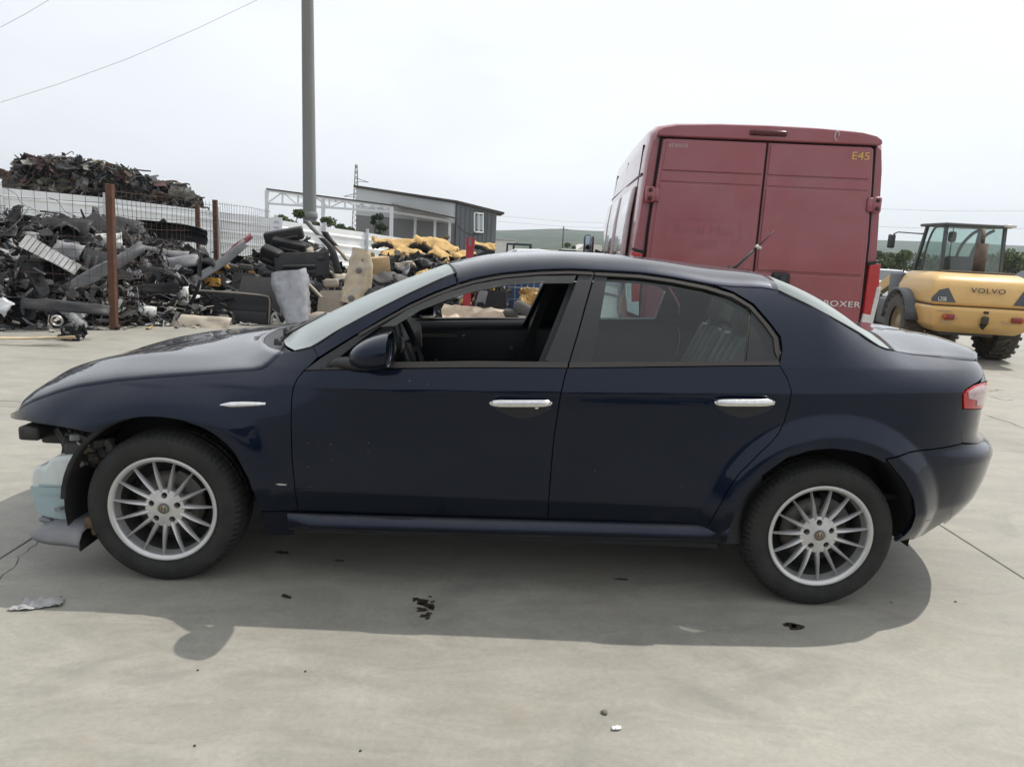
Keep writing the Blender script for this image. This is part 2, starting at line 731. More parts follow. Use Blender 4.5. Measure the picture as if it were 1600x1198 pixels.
def mirror_grid(G):
    """near half (v: edge -> centre) continued over the far half"""
    F = G[:, ::-1][:, 1:].copy()
    F[:, :, 1] = 2*YC-F[:, :, 1]
    return np.concatenate([G, F], axis=1)


# ---- materials of the car
def paint_mat(name, col, dust=.25):
    m = bpy.data.materials.new(name)
    m.use_nodes = True
    nt = m.node_tree
    b = nt.nodes['Principled BSDF']
    L = nt.links.new
    geo = nn(nt, 'ShaderNodeNewGeometry')
    n1 = nn(nt, 'ShaderNodeTexNoise', Scale=3.0, Detail=8.0, Roughness=0.7)
    L(geo.outputs['Position'], n1.inputs['Vector'])
    # dust lies on what faces up
    sx = nn(nt, 'ShaderNodeSeparateXYZ')
    L(geo.outputs['Normal'], sx.inputs['Vector'])
    up = nn(nt, 'ShaderNodeMapRange')
    up.inputs['From Min'].default_value = 0.40
    up.inputs['From Max'].default_value = 1.0
    up.inputs['To Min'].default_value = 0.004
    up.inputs['To Max'].default_value = dust
    L(sx.outputs['Z'], up.inputs['Value'])
    mu = nn(nt, 'ShaderNodeMath', operation='MULTIPLY')
    L(up.outputs['Result'], mu.inputs[0])
    L(n1.outputs['Fac'], mu.inputs[1])
    mxn = nn(nt, 'ShaderNodeMix', data_type='RGBA')
    mxn.inputs['A'].default_value = (*col, 1)
    mxn.inputs['B'].default_value = (.36, .34, .31, 1)
    L(mu.outputs['Value'], mxn.inputs['Factor'])
    L(mxn.outputs['Result'], b.inputs['Base Color'])
    b.inputs['Metallic'].default_value = 0.85
    b.inputs['Roughness'].default_value = 0.42
    b.inputs['Specular IOR Level'].default_value = 0.1
    b.inputs['Coat Weight'].default_value = 1.0
    b.inputs['Coat IOR'].default_value = 1.35
    n2 = nn(nt, 'ShaderNodeTexNoise', Scale=14.0, Detail=6.0, Roughness=0.7)
    L(geo.outputs['Position'], n2.inputs['Vector'])
    cr_ = nn(nt, 'ShaderNodeMapRange')
    cr_.inputs['From Min'].default_value = 0.4
    cr_.inputs['From Max'].default_value = 0.8
    cr_.inputs['To Min'].default_value = 0.01
    cr_.inputs['To Max'].default_value = 0.05
    L(n2.outputs['Fac'], cr_.inputs['Value'])
    L(cr_.outputs['Result'], b.inputs['Coat Roughness'])
    n3 = nn(nt, 'ShaderNodeTexNoise', Scale=4.0, Detail=2.0)
    L(geo.outputs['Position'], n3.inputs['Vector'])
    bp = nn(nt, 'ShaderNodeBump', Strength=0.03, Distance=0.02)
    L(n3.outputs['Fac'], bp.inputs['Height'])
    L(bp.outputs['Normal'], b.inputs['Coat Normal'])
    MATS[name] = m
    return m


PAINT = paint_mat('blue_paint', (.0038, .0090, .0240), .20)
BLK = mat('black_plastic', (.018, .018, .020), .45, var=.25, vscale=20)
BLKM = mat('matte_black_film', (.022, .022, .024), .42, var=.15, vscale=30)
RUB = mat('rubber_seal', (.02, .019, .019), .55)
DARK = mat('dark_inner_metal', (.012, .013, .016), .6, var=.4, vscale=8)
CHROME = mat('satin_chrome', (.72, .72, .71), .22, metal=1.0, var=.15, vscale=60)
ALU = mat('wheel_alloy', (.56, .56, .555), .30, metal=.55, var=.05, vscale=20, dirt=.22, dcol=(.30, .28, .25), dscale=9)
INTR = mat('dark_trim', (.02, .021, .023), .6, var=.3, vscale=25)
LEATH = mat('beige_leather', (.33, .29, .245), .5, var=.15, vscale=12, bump=.15, bscale=160)


def glass_mat(name, tint, dirt=.06, rough=.0, graze=0.0, dcol=(.45, .45, .42)):
    """flat pane: clear tinted film with a mirror coat"""
    m = bpy.data.materials.new(name)
    m.use_nodes = True
    nt = m.node_tree
    for n in list(nt.nodes): nt.nodes.remove(n)
    L = nt.links.new
    out = nn(nt, 'ShaderNodeOutputMaterial')
    tr = nn(nt, 'ShaderNodeBsdfTransparent')
    tr.inputs['Color'].default_value = (*tint, 1)
    gl = nn(nt, 'ShaderNodeBsdfGlossy')
    gl.inputs['Roughness'].default_value = rough
    gl.inputs['Color'].default_value = (1, 1, 1, 1)
    fr = nn(nt, 'ShaderNodeFresnel', IOR=1.5)
    df = nn(nt, 'ShaderNodeBsdfDiffuse')
    df.inputs['Color'].default_value = (*dcol, 1)
    m1 = nn(nt, 'ShaderNodeMixShader')
    m2 = nn(nt, 'ShaderNodeMixShader')
    geo = nn(nt, 'ShaderNodeNewGeometry')
    nz_ = nn(nt, 'ShaderNodeTexNoise', Scale=5.0, Detail=8.0, Roughness=.7)
    L(geo.outputs['Position'], nz_.inputs['Vector'])
    mr = nn(nt, 'ShaderNodeMapRange')
    mr.inputs['From Min'].default_value = .3
    mr.inputs['From Max'].default_value = .8
    mr.inputs['To Min'].default_value = dirt*.5
    mr.inputs['To Max'].default_value = dirt*1.5
    L(nz_.outputs['Fac'], mr.inputs['Value'])
    L(fr.outputs['Fac'], m1.inputs['Fac'])
    L(tr.outputs['BSDF'], m1.inputs[1]); L(gl.outputs['BSDF'], m1.inputs[2])
    if graze > 0:
        # a dust film covers more of the glass the flatter one looks along it
        lw = nn(nt, 'ShaderNodeLayerWeight', Blend=.5)
        pw = nn(nt, 'ShaderNodeMath', operation='POWER'); pw.inputs[1].default_value = 1.6
        L(lw.outputs['Facing'], pw.inputs[0])
        ml = nn(nt, 'ShaderNodeMath', operation='MULTIPLY_ADD'); ml.inputs[1].default_value = graze; ml.use_clamp = True
        L(pw.outputs[0], ml.inputs[0]); L(mr.outputs['Result'], ml.inputs[2])
        L(ml.outputs[0], m2.inputs['Fac'])
    else:
        L(mr.outputs['Result'], m2.inputs['Fac'])
    L(m1.outputs['Shader'], m2.inputs[1]); L(df.outputs['BSDF'], m2.inputs[2])
    L(m2.outputs['Shader'], out.inputs['Surface'])
    MATS[name] = m
    return m


GLASS = glass_mat('tinted_glass', (.62, .76, .78), .012, dcol=(.40, .47, .48))
SCREEN = glass_mat('windscreen_glass', (.55, .66, .63), .10, graze=.85, dcol=(.40, .445, .445))
SMOKE = glass_mat('smoky_plastic', (.12, .13, .15), .10, .08)

car = empty('saloon_car', (WB/2, YC, 0))
CARM = Matrix.Translation((-WB/2, -YC, 0))
tag(car, 'dark navy blue four door saloon with its front bumper missing', 'car')


class _CarParent:
    pass


# parts are modelled in place; parent with an inverse so they stay there
def own(o, parent=None):
    for q in (o if isinstance(o, tuple) else (o,)):
        p = parent or car
        q.parent = p
        if p is car: q.matrix_parent_inverse = CARM
    return o


# ---- outlines traced on the photograph
GUT = [(714, 443), (740, 435), (765, 430), (790, 426), (840, 421.7), (890, 420), (929, 421.7), (1000, 426), (1050, 433), (1085, 439.5), (1115, 445)]
JOIN = [(1140, 448), (1165, 449), (1190, 450), (1217, 454.5)]
ROOF_EDGE = PX(*GUT, *JOIN)
CREST = [(22, 650), (30, 640), (50, 628), (84, 615.5), (120, 605), (180, 595.5), (240, 590), (300, 585.5), (360, 581), (399, 578.3), (410, 576), (417, 573), (425, 566), (434, 557), (443, 550.4)]
FENDER_BOT = [(41, 657.7), (73.5, 664), (110, 669.7), (147, 677)]
ARCH_F = [(150, 675.5), (168, 665), (192, 656), (222, 651.5), (249, 651.5), (285, 657), (324, 671), (351, 689), (369, 712), (389, 750), (400, 780), (405, 798)]
DOOR_F = [(473.8, 580), (465, 591), (459, 603), (456.3, 617.6), (455, 645), (455, 672.7), (456.3, 715), (460, 755), (465, 790), (466.5, 798)]
crest = PX(*CREST)
wing_poly = PX(*FENDER_BOT, *ARCH_F)+PX((430, 798.4))+PX(*DOOR_F[::-1])+PX((484, 571), (498, 557), (489, 541.5), (478, 544.5), (470, 546.5))+crest[::-1]
o = own(panel('front_wing', wing_poly, PAINT, None, both=True))
# a short skirt of the wing below its seam
own(panel('wing_lower_panel', PX((406, 799), (430, 799), (466.6, 799), (470, 807), (462, 822), (460, 836), (417, 836)), PAINT, None))

APIL_UP = [(489, 541.5), (526, 517.5), (582.5, 487.5), (639, 459), (691, 435), (709, 427.5)]
SEAL = [(498, 558), (545, 529), (592, 500.6), (639, 474), (680, 455.5), (714, 443)]
own(panel('front_pillar', PX(*APIL_UP)+PX(*SEAL[::-1]), PAINT, None, gap=.0012, step=.02))

MID = [(886.5, 575), (882, 590), (877, 612), (872, 640), (866, 680), (861, 730), (857.5, 780), (856, 815)]
front_door, ffd = own(panel('front_door', PX((476, 579), (515, 577.5), (600, 576), (740, 574.5))+PX(*MID)+PX((730, 811), (600, 810), (480, 809.5), (470, 805))+PX(*DOOR_F[::-1]), PAINT, None))
REARD = [(1219, 572.5), (1230, 590), (1236.5, 610), (1234.5, 627.6), (1225, 660), (1216.5, 677.7), (1203, 693), (1185, 710), (1155, 740), (1137.6, 765), (1122.6, 793), (1110, 815.5), (1104, 822), (1097.5, 826.7)]
rear_door, frd = own(panel('rear_door', step=.012, both=True, poly=PX((886.5, 575), (1000, 573.7), (1120, 572), (1219, 571))+PX(*REARD)+PX((1000, 823), (856, 815))+PX(*MID[::-1][1:-1]), material=PAINT, parent=None))

ARCH_R = [(1110, 843), (1140, 825), (1150, 800), (1162.6, 773), (1187.7, 745), (1230, 715), (1270, 703), (1300, 700.7), (1335.4, 705), (1362, 713), (1384, 724)]
BSEAM = [(1384, 716.5), (1420.6, 706), (1461, 700.7), (1503, 692.4)]
DLINE = [(1115, 445), (1146, 456), (1178, 475), (1204, 505), (1219.8, 526), (1222.4, 549), (1218, 568)]
BACKL = [(1217, 454.5), (1260, 475), (1300, 496.5), (1340, 519), (1372, 540.5), (1384, 545.5), (1395, 547)]
BOOT = [(1395, 548), (1424, 553.8), (1470, 558.5), (1531, 565)]
LAMP_IN = [(1534, 591), (1520, 601), (1508, 609), (1503.5, 616), (1503.5, 638), (1504, 660), (1503, 691)]
quarter_poly = PX(*DLINE)+PX(*REARD)+PX((1090, 829), (1085, 843))+PX(*ARCH_R)+PX(*BSEAM)+PX(*LAMP_IN[::-1])+PX((1536, 580))+PX(*BOOT[::-1])+PX(*BACKL[::-1][1:])+PX(*JOIN[::-1][1:])
own(panel('rear_quarter', quarter_poly, PAINT, None, gap=.0015, step=.012))
# tail lamp and the painted tail round the back
sl, zl = sz(1504, 615)
e_s = S1+LR
LAMP = PX((1504.5, 616), (1509, 609.5), (1520, 602), (1531, 598.5))+[(sl+.30, .958), (sl+.32, .90), (sl+.27, .845)]+PX((1505, 638))
RED = mat('red_lamp', (.45, .012, .015), .12, coat=.5, var=.2, vscale=30)
LAMPC = mat('pale_lamp_lens', (.50, .36, .37), .12, coat=.6, var=.2, vscale=40)
tl = own(panel('tail_lamp', LAMP, RED, None, gap=.001, step=.02, off=.004))
for q, sgn in zip(tl, (1, -1)):
    cx = panel('lamp_lens', PX((1511, 612), (1521, 605.5), (1531, 602))+[(sl+.28, .94), (sl+.30, .90), (sl+.25, .865)]+PX((1524, 633), (1524, 625), (1512, 622)), LAMPC, None, gap=.0, step=.015, off=.0065, thick=.004, both=True)
    keep = cx[0] if sgn > 0 else cx[1]
    bpy.data.objects.remove(cx[1] if sgn > 0 else cx[0])
    keep.parent = q; keep.matrix_parent_inverse = Matrix.Identity(4)
sl2, zl2 = sz(1503, 691)
# tail panel below the lamps, to the centre line, and bumper
own(panel('tail_panel', PX((1503.5, 639), (1503.5, 660), (1503, 690.5))+[(sl2+.2, .688), (e_s-.002, .688), (e_s-.002, 1.045), (3.62, 1.04), (3.555, 1.03)]+PX((1536, 580), (1535, 589), (1532, 597))+[(sl+.30, .962), (sl+.335, .94), (sl+.335, .90), (sl+.275, .84)], PAINT, None, gap=0, step=.025, thick=.03))
bump_poly = PX((1385, 718), (1420.6, 707), (1461, 701.7), (1503, 693.4))+[(sl2+.2, .692), (e_s-.002, .692), (e_s-.002, .34), (sl2+.30, .31), (sl2+.16, .275)]+PX((1470, 829), (1440, 837.5), (1415, 843.5), (1398, 846.5), (1412, 838), (1424, 824), (1430, 806), (1427, 780), (1413, 752), (1397, 733))
own(panel('rear_bumper', bump_poly, PAINT, None, gap=.0015, step=.013))


# ---- roof
edge3 = [side(*p) for p in ROOF_EDGE]
NST = 40
def resample3(c, n):
    c = np.array(c, float)
    sg = np.r_[0, np.cumsum(np.linalg.norm(np.diff(c, axis=0), axis=1))]; sg /= sg[-1]
    t = np.linspace(0, 1, n)
    return np.stack([np.interp(t, sg, c[:, k]) for k in range(c.shape[1])], 1)
esz = resample3(catmull(ROOF_EDGE, 8), NST)
cen = resample3(catmull([(1.05, YC, 1.318), (1.25, YC, 1.362), (1.5, YC, 1.391), (1.75, YC, 1.402), (1.95, YC, 1.402), (2.2, YC, 1.391), (2.45, YC, 1.360)], 8), NST)
NQ = 26
RG = np.zeros((NST, NQ, 3))
for i in range(NST):
    s_, z_ = esz[i]
    p0 = side(s_, z_)
    T = side(s_, z_+.004)-side(s_, z_-.004); T /= np.linalg.norm(T)
    T = T*.40
    T[0] += (cen[i][0]-p0[0])*.6
    c_ = cen[i]
    Tc = np.array([0, .75, 0])
    for j in range(NQ):
        t = (j/(NQ-1))**1.35
        h00 = 2*t**3-3*t*t+1; h10 = t**3-2*t*t+t; h01 = -2*t**3+3*t*t; h11 = t**3-t*t
        RG[i, j] = h00*p0+h10*T+h01*c_+h11*Tc
roofG = mirror_grid(RG)
b = MB(); b.grid([[tuple(p) for p in r_] for r_ in roofG])
roof = own(b.build('roof', PAINT, None))
solidify(roof, .012, -1)
b = MB(); b.grid([[tuple(p-np.array([0, 0, .03])) for p in r_[2:-2]] for r_ in roofG[1:-1]])
liner = own(b.build('headliner', mat('grey_headlining', (.30, .29, .27), .9), None)); solidify(liner, .004, -1)

# ---- windscreen
FI = int(NQ*.30)
# station fraction nearest the pixel of the screen corner
dmin = [np.hypot(*(to_px(RG[0, j])-np.array([709, 427.5]))) for j in range(NQ)]
FI = int(np.argmin(dmin))
ws_top = RG[0, FI:]
ws_side = [side(*p) for p in PX((462, 548), (478, 544.5), *APIL_UP[:-1])]+[RG[0, FI]]
ws_bot = catmull([ws_side[0], (.42, .28, .968), (.345, .55, .972), (.33, YC, .972)], 8)
ws_cen = catmull([(.33, YC, .972), (.56, YC, 1.092), (.80, YC, 1.208), tuple(RG[0, -1])], 8)
WSG = coons(ws_side, ws_cen, ws_bot, ws_top, 22, 18, bulge=lambda u, v: np.array([0, 0, 1])*.025*math.sin(PI*u)*math.sin(PI*v/2)**.8*(1-v)*1.0)
b = MB(); b.grid([[tuple(p) for p in r_] for r_ in mirror_grid(WSG)])
windscreen = own(b.build('windscreen', SCREEN, None))
# black band round the screen
b = MB()
SG = mirror_grid(WSG)
for idx in ('left', 'right'):
    pl = [SG[i, 0 if idx == 'left' else -1] for i in range(SG.shape[0])]
    b.tube([tuple(p) for p in pl], .004, 6)
b.tube([tuple(SG[-1, j]) for j in range(SG.shape[1])], .004, 6)
own(b.build('screen_seal', RUB, None))
# ---- cowl with wiper arms
b = MB()
cw_f = catmull([side(*sz(443, 551)), (.34, .30, .948), (.24, .58, .948), (.21, YC, .950)], 8)
cw_b = [np.array(p)-np.array([0, 0, .012]) for p in ws_bot]
cw_f2 = resample3(cw_f, 25); cw_b2 = resample3(cw_b, 25)
CG = [[tuple(cw_f2[i]*(1-k/5)+cw_b2[i]*(k/5)-np.array([0, 0, .02*math.sin(PI*k/5)])) for i in range(25)] for k in range(6)]
CGn = mirror_grid(np.array(CG))
b.grid([[tuple(p) for p in r_] for r_ in CGn])
cowl = own(b.build('scuttle_panel', BLK, None))
b = MB()
for (p0, p1, p2) in (((.37, .34, .965), (.405, .70, 1.015), (.415, 1.05, 1.03)), ((.30, .72, .965), (.37, 1.05, 1.0), (.40, 1.5, 1.0))):
    b.tube([p0, tuple((Vector(p0)*.5+Vector(p1)*.5)+Vector((0, 0, .012))), p1], [.011, .008, .006], 6)
    b.tube([tuple(Vector(p1)-Vector((0.02, .3, .02))), p1, p2], .007, 6)
    b.lathe([(.0, .02), (.016, .015), (.018, -.01)], c=p0, axis='Z', n=10)
wip = own(b.build('wiper_arm', BLK, None))

# ---- bonnet
hood_side = [side(*p) for p in crest]
tip = hood_side[0]
hood_front = catmull([tuple(tip), (-.835, .44, .60), (-.86, .62, .622), (-.875, YC, .632)], 8)
hood_cen = catmull([(-.875, YC, .632), (-.80, YC, .705), (-.62, YC, .778), (-.30, YC, .855), (.0, YC, .910), (.21, YC, .948)], 8)
hood_back = [np.array(p)+np.array([-.004, 0, .006]) for p in cw_f]
hood_back[0] = hood_side[-1]
def hood_bulge(u, v):
    # raised V towards the shield, with a soft ridge over each lamp
    w_ = .30+.45*u
    ridge = math.exp(-((v-(1-w_))/.12)**2)*.007*math.sin(PI*min(u*1.15, 1))**.6
    dome = .022*math.sin(PI*u)*math.sin(PI*v)*(1-.4*v)
    return np.array([0, 0, ridge+dome])
HG = coons(hood_side, hood_cen, hood_front, hood_back, 46, 24, bulge=hood_bulge)
b = MB(); b.grid([[tuple(p) for p in r_] for r_ in mirror_grid(HG)])
bonnet = own(b.build('bonnet', PAINT, None)); solidify(bonnet, .012, -1)

# ---- rear window and boot lid
dmin = [np.hypot(*(to_px(RG[-1, j])-np.array([1218, 454]))) for j in range(NQ)]
bl_side = [side(*p) for p in PX(*BACKL)]
bl_top = RG[-1]
bl_bot = catmull([bl_side[-1], (3.04, .40, 1.10), (3.09, .62, 1.115), (3.10, YC, 1.118)], 8)
bl_cen = catmull([tuple(RG[-1, -1]), (2.70, YC, 1.295), (2.90, YC, 1.21), (3.10, YC, 1.118)], 8)
BG = coons(bl_side, bl_cen, bl_top, bl_bot, 18, 16, bulge=lambda u, v: np.array([0, 0, 1])*.05*math.sin(PI*u)*math.sin(PI*v/2)*(1-v))
BGm = mirror_grid(BG)
b = MB(); b.grid([[tuple(p) for p in r_] for r_ in BGm])
own(b.build('rear_window', SCREEN, None))
b = MB()
for k in (0, -1): b.tube([tuple(BGm[i, k]) for i in range(BGm.shape[0])], .005, 6)
b.tube([tuple(BGm[-1, j]) for j in range(BGm.shape[1])], .005, 6)
own(b.build('rear_window_seal', RUB, None))
bt_side = [side(*p) for p in PX(*BOOT)]
lastp = np.array(bt_side[-1])
bt_back = catmull([tuple(lastp), (3.57, .52, 1.05), (3.625, .70, 1.054), (3.64, YC, 1.056)], 8)
bt_cen = catmull([(3.10, YC, 1.112), (3.26, YC, 1.110), (3.47, YC, 1.10), (3.64, YC, 1.056)], 8)
bt_front = [np.array(p)-np.array([0, 0, .006]) for p in bl_bot]
bt_front[0] = np.array(bt_side[0])
TG = coons(bt_side, bt_cen, bt_front, bt_back, 18, 16, bulge=lambda u, v: np.array([0, 0, 1])*.018*math.sin(PI*v)*math.sin(PI*min(1, u*.9+.05)))
b = MB(); b.grid([[tuple(p) for p in r_] for r_ in mirror_grid(TG)])
boot = own(b.build('boot_lid', PAINT, None)); solidify(boot, .012, -1)
TGm = mirror_grid(TG)
b = MB(); top_ = TGm[-1]
b.grid([[tuple(p-np.array([.002, 0, .004])) for p in top_], [(p[0]+.02*(1-abs(p[1]-YC)), p[1], .995) for p in top_]])
own(b.build('boot_rear_face', PAINT, None))

# ---- sill with its light catching upper strip
b = MB()
sill_x = np.linspace(.50, 2.32, 40)
rows = []
for x in sill_x:
    zt = .302+(x-.55)*.0145
    e_ = smooth01(x, .50, .60)*(1-smooth01(x, 2.2, 2.32))
    y0 = YC-fW(x)
    rows.append([(x, y0+.045, zt+.012), (x, y0+.035-.0*e_, zt+.008), (x, y0+.037-.026*e_, zt-.010-.010*e_), (x, y0+.036-.028*e_, zt-.026*e_-.008), (x, y0+.050-.004*e_, .240+(x-.4)*.012), (x, y0+.075, .222+(x-.4)*.014), (x, y0+.14, .21)])
for fi in (0, 1):
    b = MB(); b.grid([[(p[0], 2*YC-p[1], p[2]) for p in r_] for r_ in rows] if fi else rows)
    own(b.build('sill', PAINT, None))

# ---- window frames, glass, trims, visor
FFR_OUT = [(500, 559), (545, 531), (592, 502.5), (639, 476), (680, 457.5), (714, 445), (740, 437), (765, 432), (790, 428), (840, 423.7), (890, 422), (927.5, 423.7)]
FFR_IN = [(851, 563.5), (904, 430), (870, 429), (823.5, 431), (780, 436), (740, 444.5), (695, 458.5), (655, 475), (618, 494), (590, 512), (560, 534), (532, 556), (530, 566)]
def on(o, parents):
    for q, p in zip(o, parents):
        q.parent = p; q.matrix_parent_inverse = Matrix.Identity(4)
    return o
fd2 = (front_door, ffd); rd2 = (rear_door, frd)
BP_SPLIT = [(927, 432), (915, 473.5), (900, 528.6), (888.6, 566)]
on(panel('window_frame', PX(*FFR_OUT)+PX(*BP_SPLIT)+PX((868, 566))+PX(*FFR_IN)+PX((515, 569), (482, 574)), BLKM, None, gap=.001, step=.02, off=-.004, thick=.04), fd2)
on(panel('window_frame', PX((929.5, 424), (1000, 428), (1050, 435), (1102.5, 445), (1146, 458), (1176, 476.5), (1202, 506), (1217, 527), (1220, 549), (1216.5, 567), (1166, 565), (1171, 522.5), (1174, 486.5), (1165.5, 479), (1137.5, 464), (1102.5, 450), (1050, 439.4), (1000, 434), (949.5, 431), (937, 498.5), (923.7, 565.5), (890, 566.5), (901.5, 528.6), (917, 473.5), (929, 432)), BLKM, None, gap=.001, step=.02, off=-.004, thick=.04), rd2)
TRIM = mat('warm_chrome_trim', (.055, .05, .045), .38, metal=.4)
on(panel('upper_trim', PX((929.5, 426), (1000, 430), (1050, 437), (1102.5, 447), (1146, 460), (1174, 477.5), (1200, 507), (1214.5, 528), (1217.5, 549), (1214.5, 560), (1210, 549), (1208, 529), (1195, 510), (1170, 481), (1143, 465), (1102, 452.5), (1050, 442), (1000, 435), (930, 431)), TRIM, None, gap=.001, step=.02, off=.003, thick=.008), rd2)
on(panel('upper_trim', PX((560, 521), (600, 499), (639, 477.5), (680, 459), (714, 447), (740, 439), (765, 434), (790, 430), (840, 425.7), (890, 424), (926, 425.5), (926, 430), (890, 428.5), (840, 430), (790, 434.5), (765, 438.5), (740, 443.5), (714, 451.5), (680, 464), (639, 482.5), (600, 504), (562, 526)), TRIM, None, gap=.001, step=.02, off=.003, thick=.008), fd2)
on(panel('belt_trim', PX((520, 568), (600, 565.5), (740, 563.7), (888, 565.3), (886.5, 575), (740, 574.3), (600, 575.5), (520, 577)), TRIM, None, gap=.001, off=.004, step=.02), fd2)
on(panel('belt_trim', PX((890, 565.3), (1000, 565), (1120, 564.7), (1217, 564), (1218, 571), (1120, 571.8), (1000, 573.4), (888.5, 575)), TRIM, None, gap=.001, off=.004, step=.02), rd2)
own(panel('door_corner_trim', PX((476, 578.5), (500, 561), (532, 560), (560, 566), (560, 577), (515, 578)), BLKM, None, gap=.001, off=.002, step=.02))
gpoly = PX((948, 430), (1000, 433), (1050, 438.5), (1102.5, 449), (1137.5, 463), (1165.5, 478), (1174, 486), (1171, 522.5), (1165.5, 567), (923, 567), (937, 498.5))
on(panel('door_glass', gpoly, GLASS, None, gap=0, off=-.010, step=.04, thick=.004), rd2)
vis = panel('wind_deflector', PX((595, 512), (639, 484), (695, 460), (740, 446.5), (790, 437.5), (840, 433.5), (899.5, 433), (895, 444.5), (840, 444.5), (790, 448), (740, 457.5), (704, 468), (657.5, 486), (618, 510)), SMOKE, None, gap=0, off=.010, step=.02, thick=.004)
on(vis, fd2)
# door pulls
for px0, px1, py, prs, lock in ((765, 862, 628, fd2, True), (1114, 1207.5, 627, rd2, False)):
    (a0, za), (a1, zb_) = sz(px0, py), sz(px1, py)
    for fi, pr_ in enumerate(prs):
        b = MB()
        n_ = 14
        rows = []
        for i in range(n_+1):
            t = i/n_
            s_ = a0+(a1-a0)*t; z_ = za+(zb_-za)*t
            p = side(s_, z_)
            e_ = (1-abs(2*t-1)**8)**.5
            h_ = .0155*max(e_, .25); dep = .030*(1-.25*abs(2*t-1)**4)
            ring = []
            for k in range(10):
                an = 2*PI*k/10
                cx_, cz_ = math.cos(an), math.sin(an)
                yy = p[1]-dep-.006*cx_*max(e_, .2)
                ring.append((p[0], yy, z_+h_*math.copysign(abs(cz_)**.7, cz_)-.0))
            rows.append(ring+[ring[0]])
        b.grid(rows)
        for r_ in (rows[0], rows[-1]):
            b.add(r_[:-1], [tuple(range(10))])
        for t in (.06, .94):
            s_ = a0+(a1-a0)*t; p = side(s_, za)
            b.box((p[0], p[1]-.012, za+(zb_-za)*t), (.02, .034, .016))
        if fi: b.v = [(x, 2*YC-y, z) for x, y, z in b.v]
        h = b.build('door_pull', CHROME, None); h.parent = pr_
        # dark patch behind the pull, the recess's shade put into its colour
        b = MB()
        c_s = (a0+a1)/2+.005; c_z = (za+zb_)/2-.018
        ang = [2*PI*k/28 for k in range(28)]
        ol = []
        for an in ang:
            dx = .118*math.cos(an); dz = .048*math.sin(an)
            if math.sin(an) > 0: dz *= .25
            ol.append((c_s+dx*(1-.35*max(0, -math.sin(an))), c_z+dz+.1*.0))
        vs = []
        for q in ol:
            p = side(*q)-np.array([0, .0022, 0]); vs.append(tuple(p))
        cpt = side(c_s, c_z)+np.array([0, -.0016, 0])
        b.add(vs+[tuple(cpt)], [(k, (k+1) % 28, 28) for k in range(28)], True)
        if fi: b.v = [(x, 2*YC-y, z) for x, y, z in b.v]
        h = b.build('pull_recess_shade', mat('pull_shade_paint', (.004, .0055, .011), .35, coat=.3), None); h.parent = pr_
        if lock and not fi:
            s_, z_ = sz(838.5, 636)
            p = side(s_, z_)
            b = MB(); b.lathe([(0, -.008), (.007, -.008), (.009, -.004), (.010, .004)], c=p, axis='Y', n=16)
            h = b.build('lock_barrel', CHROME, None); h.parent = pr_
# side repeater trim on the wing
for fi in (0, 1):
    b = MB()
    (a0, za), (a1, zb_) = sz(342, 633), sz(415.5, 631)
    rows = []
    for i in range(17):
        t = i/16
        s_ = a0+(a1-a0)*t; z_ = za+(zb_-za)*t
        p = side(s_, z_)
        e_ = min(1, (t/.25)**.6 if t < .25 else 1)*(1 if t < .93 else .8)
        h_ = .0125*max(e_, .08)*(1-.28*smooth01(t, .45, 1))
        ring = [(p[0], p[1]+.004-.011*max(math.cos(2*PI*k/10)+.3, 0)*max(e_, .2), z_+h_*math.sin(2*PI*k/10)) for k in range(10)]
        rows.append(ring+[ring[0]])
    b.grid(rows); b.add(rows[-1][:-1], [tuple(range(10))]); b.add(rows[0][:-1], [tuple(range(10))])
    if fi: b.v = [(x, 2*YC-y, z) for x, y, z in b.v]
    own(b.build('side_repeater', CHROME, None))

# ---- door mirrors
def door_mirror(fi):
    e = empty('door_mirror')
    b = MB()
    rows = []
    NU, NV = 22, 28
    for i in range(NU+1):
        t = i/NU                       # 0 nose of the shell, 1 open rear
        prof = (1-(1-t)**2.3)**.52
        x = .768+.150*t
        cy_ = -.105+.01*t; cz_ = .998+.022*t
        ring = []
        for k in range(NV+1):
            an = 2*PI*k/NV
            ca, sa = math.cos(an), math.sin(an)
            w_ = .112*prof; h_ = .070*prof*(1.0 if sa > 0 else .92)
            yy = cy_+w_*math.copysign(abs(ca)**.8, ca)
            zz = cz_+h_*math.copysign(abs(sa)**.8, sa)-.012*(1-t)
            ring.append((x-.02*(ca*.5+.5)*t*0, yy, zz))
        rows.append(ring)
    b.grid(rows)
    # rolled rim
    rim = rows[-1]
    b.grid([rim, [(p[0]+.005, p[1]*.97+-.095*.03, 1.02+(p[2]-1.02)*.965) for p in rim], [(p[0]-.008, -.095+(p[1]+.095)*.90, 1.02+(p[2]-1.02)*.89) for p in rim]])
    if fi: b.v = [(x, 2*YC-y, z) for x, y, z in b.v]
    s = b.build('mirror_shell', PAINT, e)
    b = MB()
    c_ = (.906, -.095, 1.02)
    ring = [(p[0]-.010, -.095+(p[1]+.095)*.91, 1.02+(p[2]-1.02)*.90) for p in rim[:-1]]
    b.add(ring, [tuple(range(len(ring)))])
    if fi: b.v = [(x, 2*YC-y, z) for x, y, z in b.v]
    b.build('mirror_glass', mat('mirror_glass_silver', (.75, .78, .8), .03, metal=1.0), e)
    b = MB()
    pts = [(.66, .022, .925), (.70, .015, .945), (.76, -.02, .950), (.83, -.06, .955), (.86, -.08, .962)]
    b.tube(pts, [.012, .022, .027, .026, .018], 10)
    b.tube([(.63, .02, .915), (.72, .018, .925), (.84, .0, .938), (.90, .01, .945)], [.008, .016, .016, .006], 8)
    if fi: b.v = [(x, 2*YC-y, z) for x, y, z in b.v]
    b.build('mirror_arm', BLKM, e)
    own(e)
door_mirror(0); door_mirror(1)

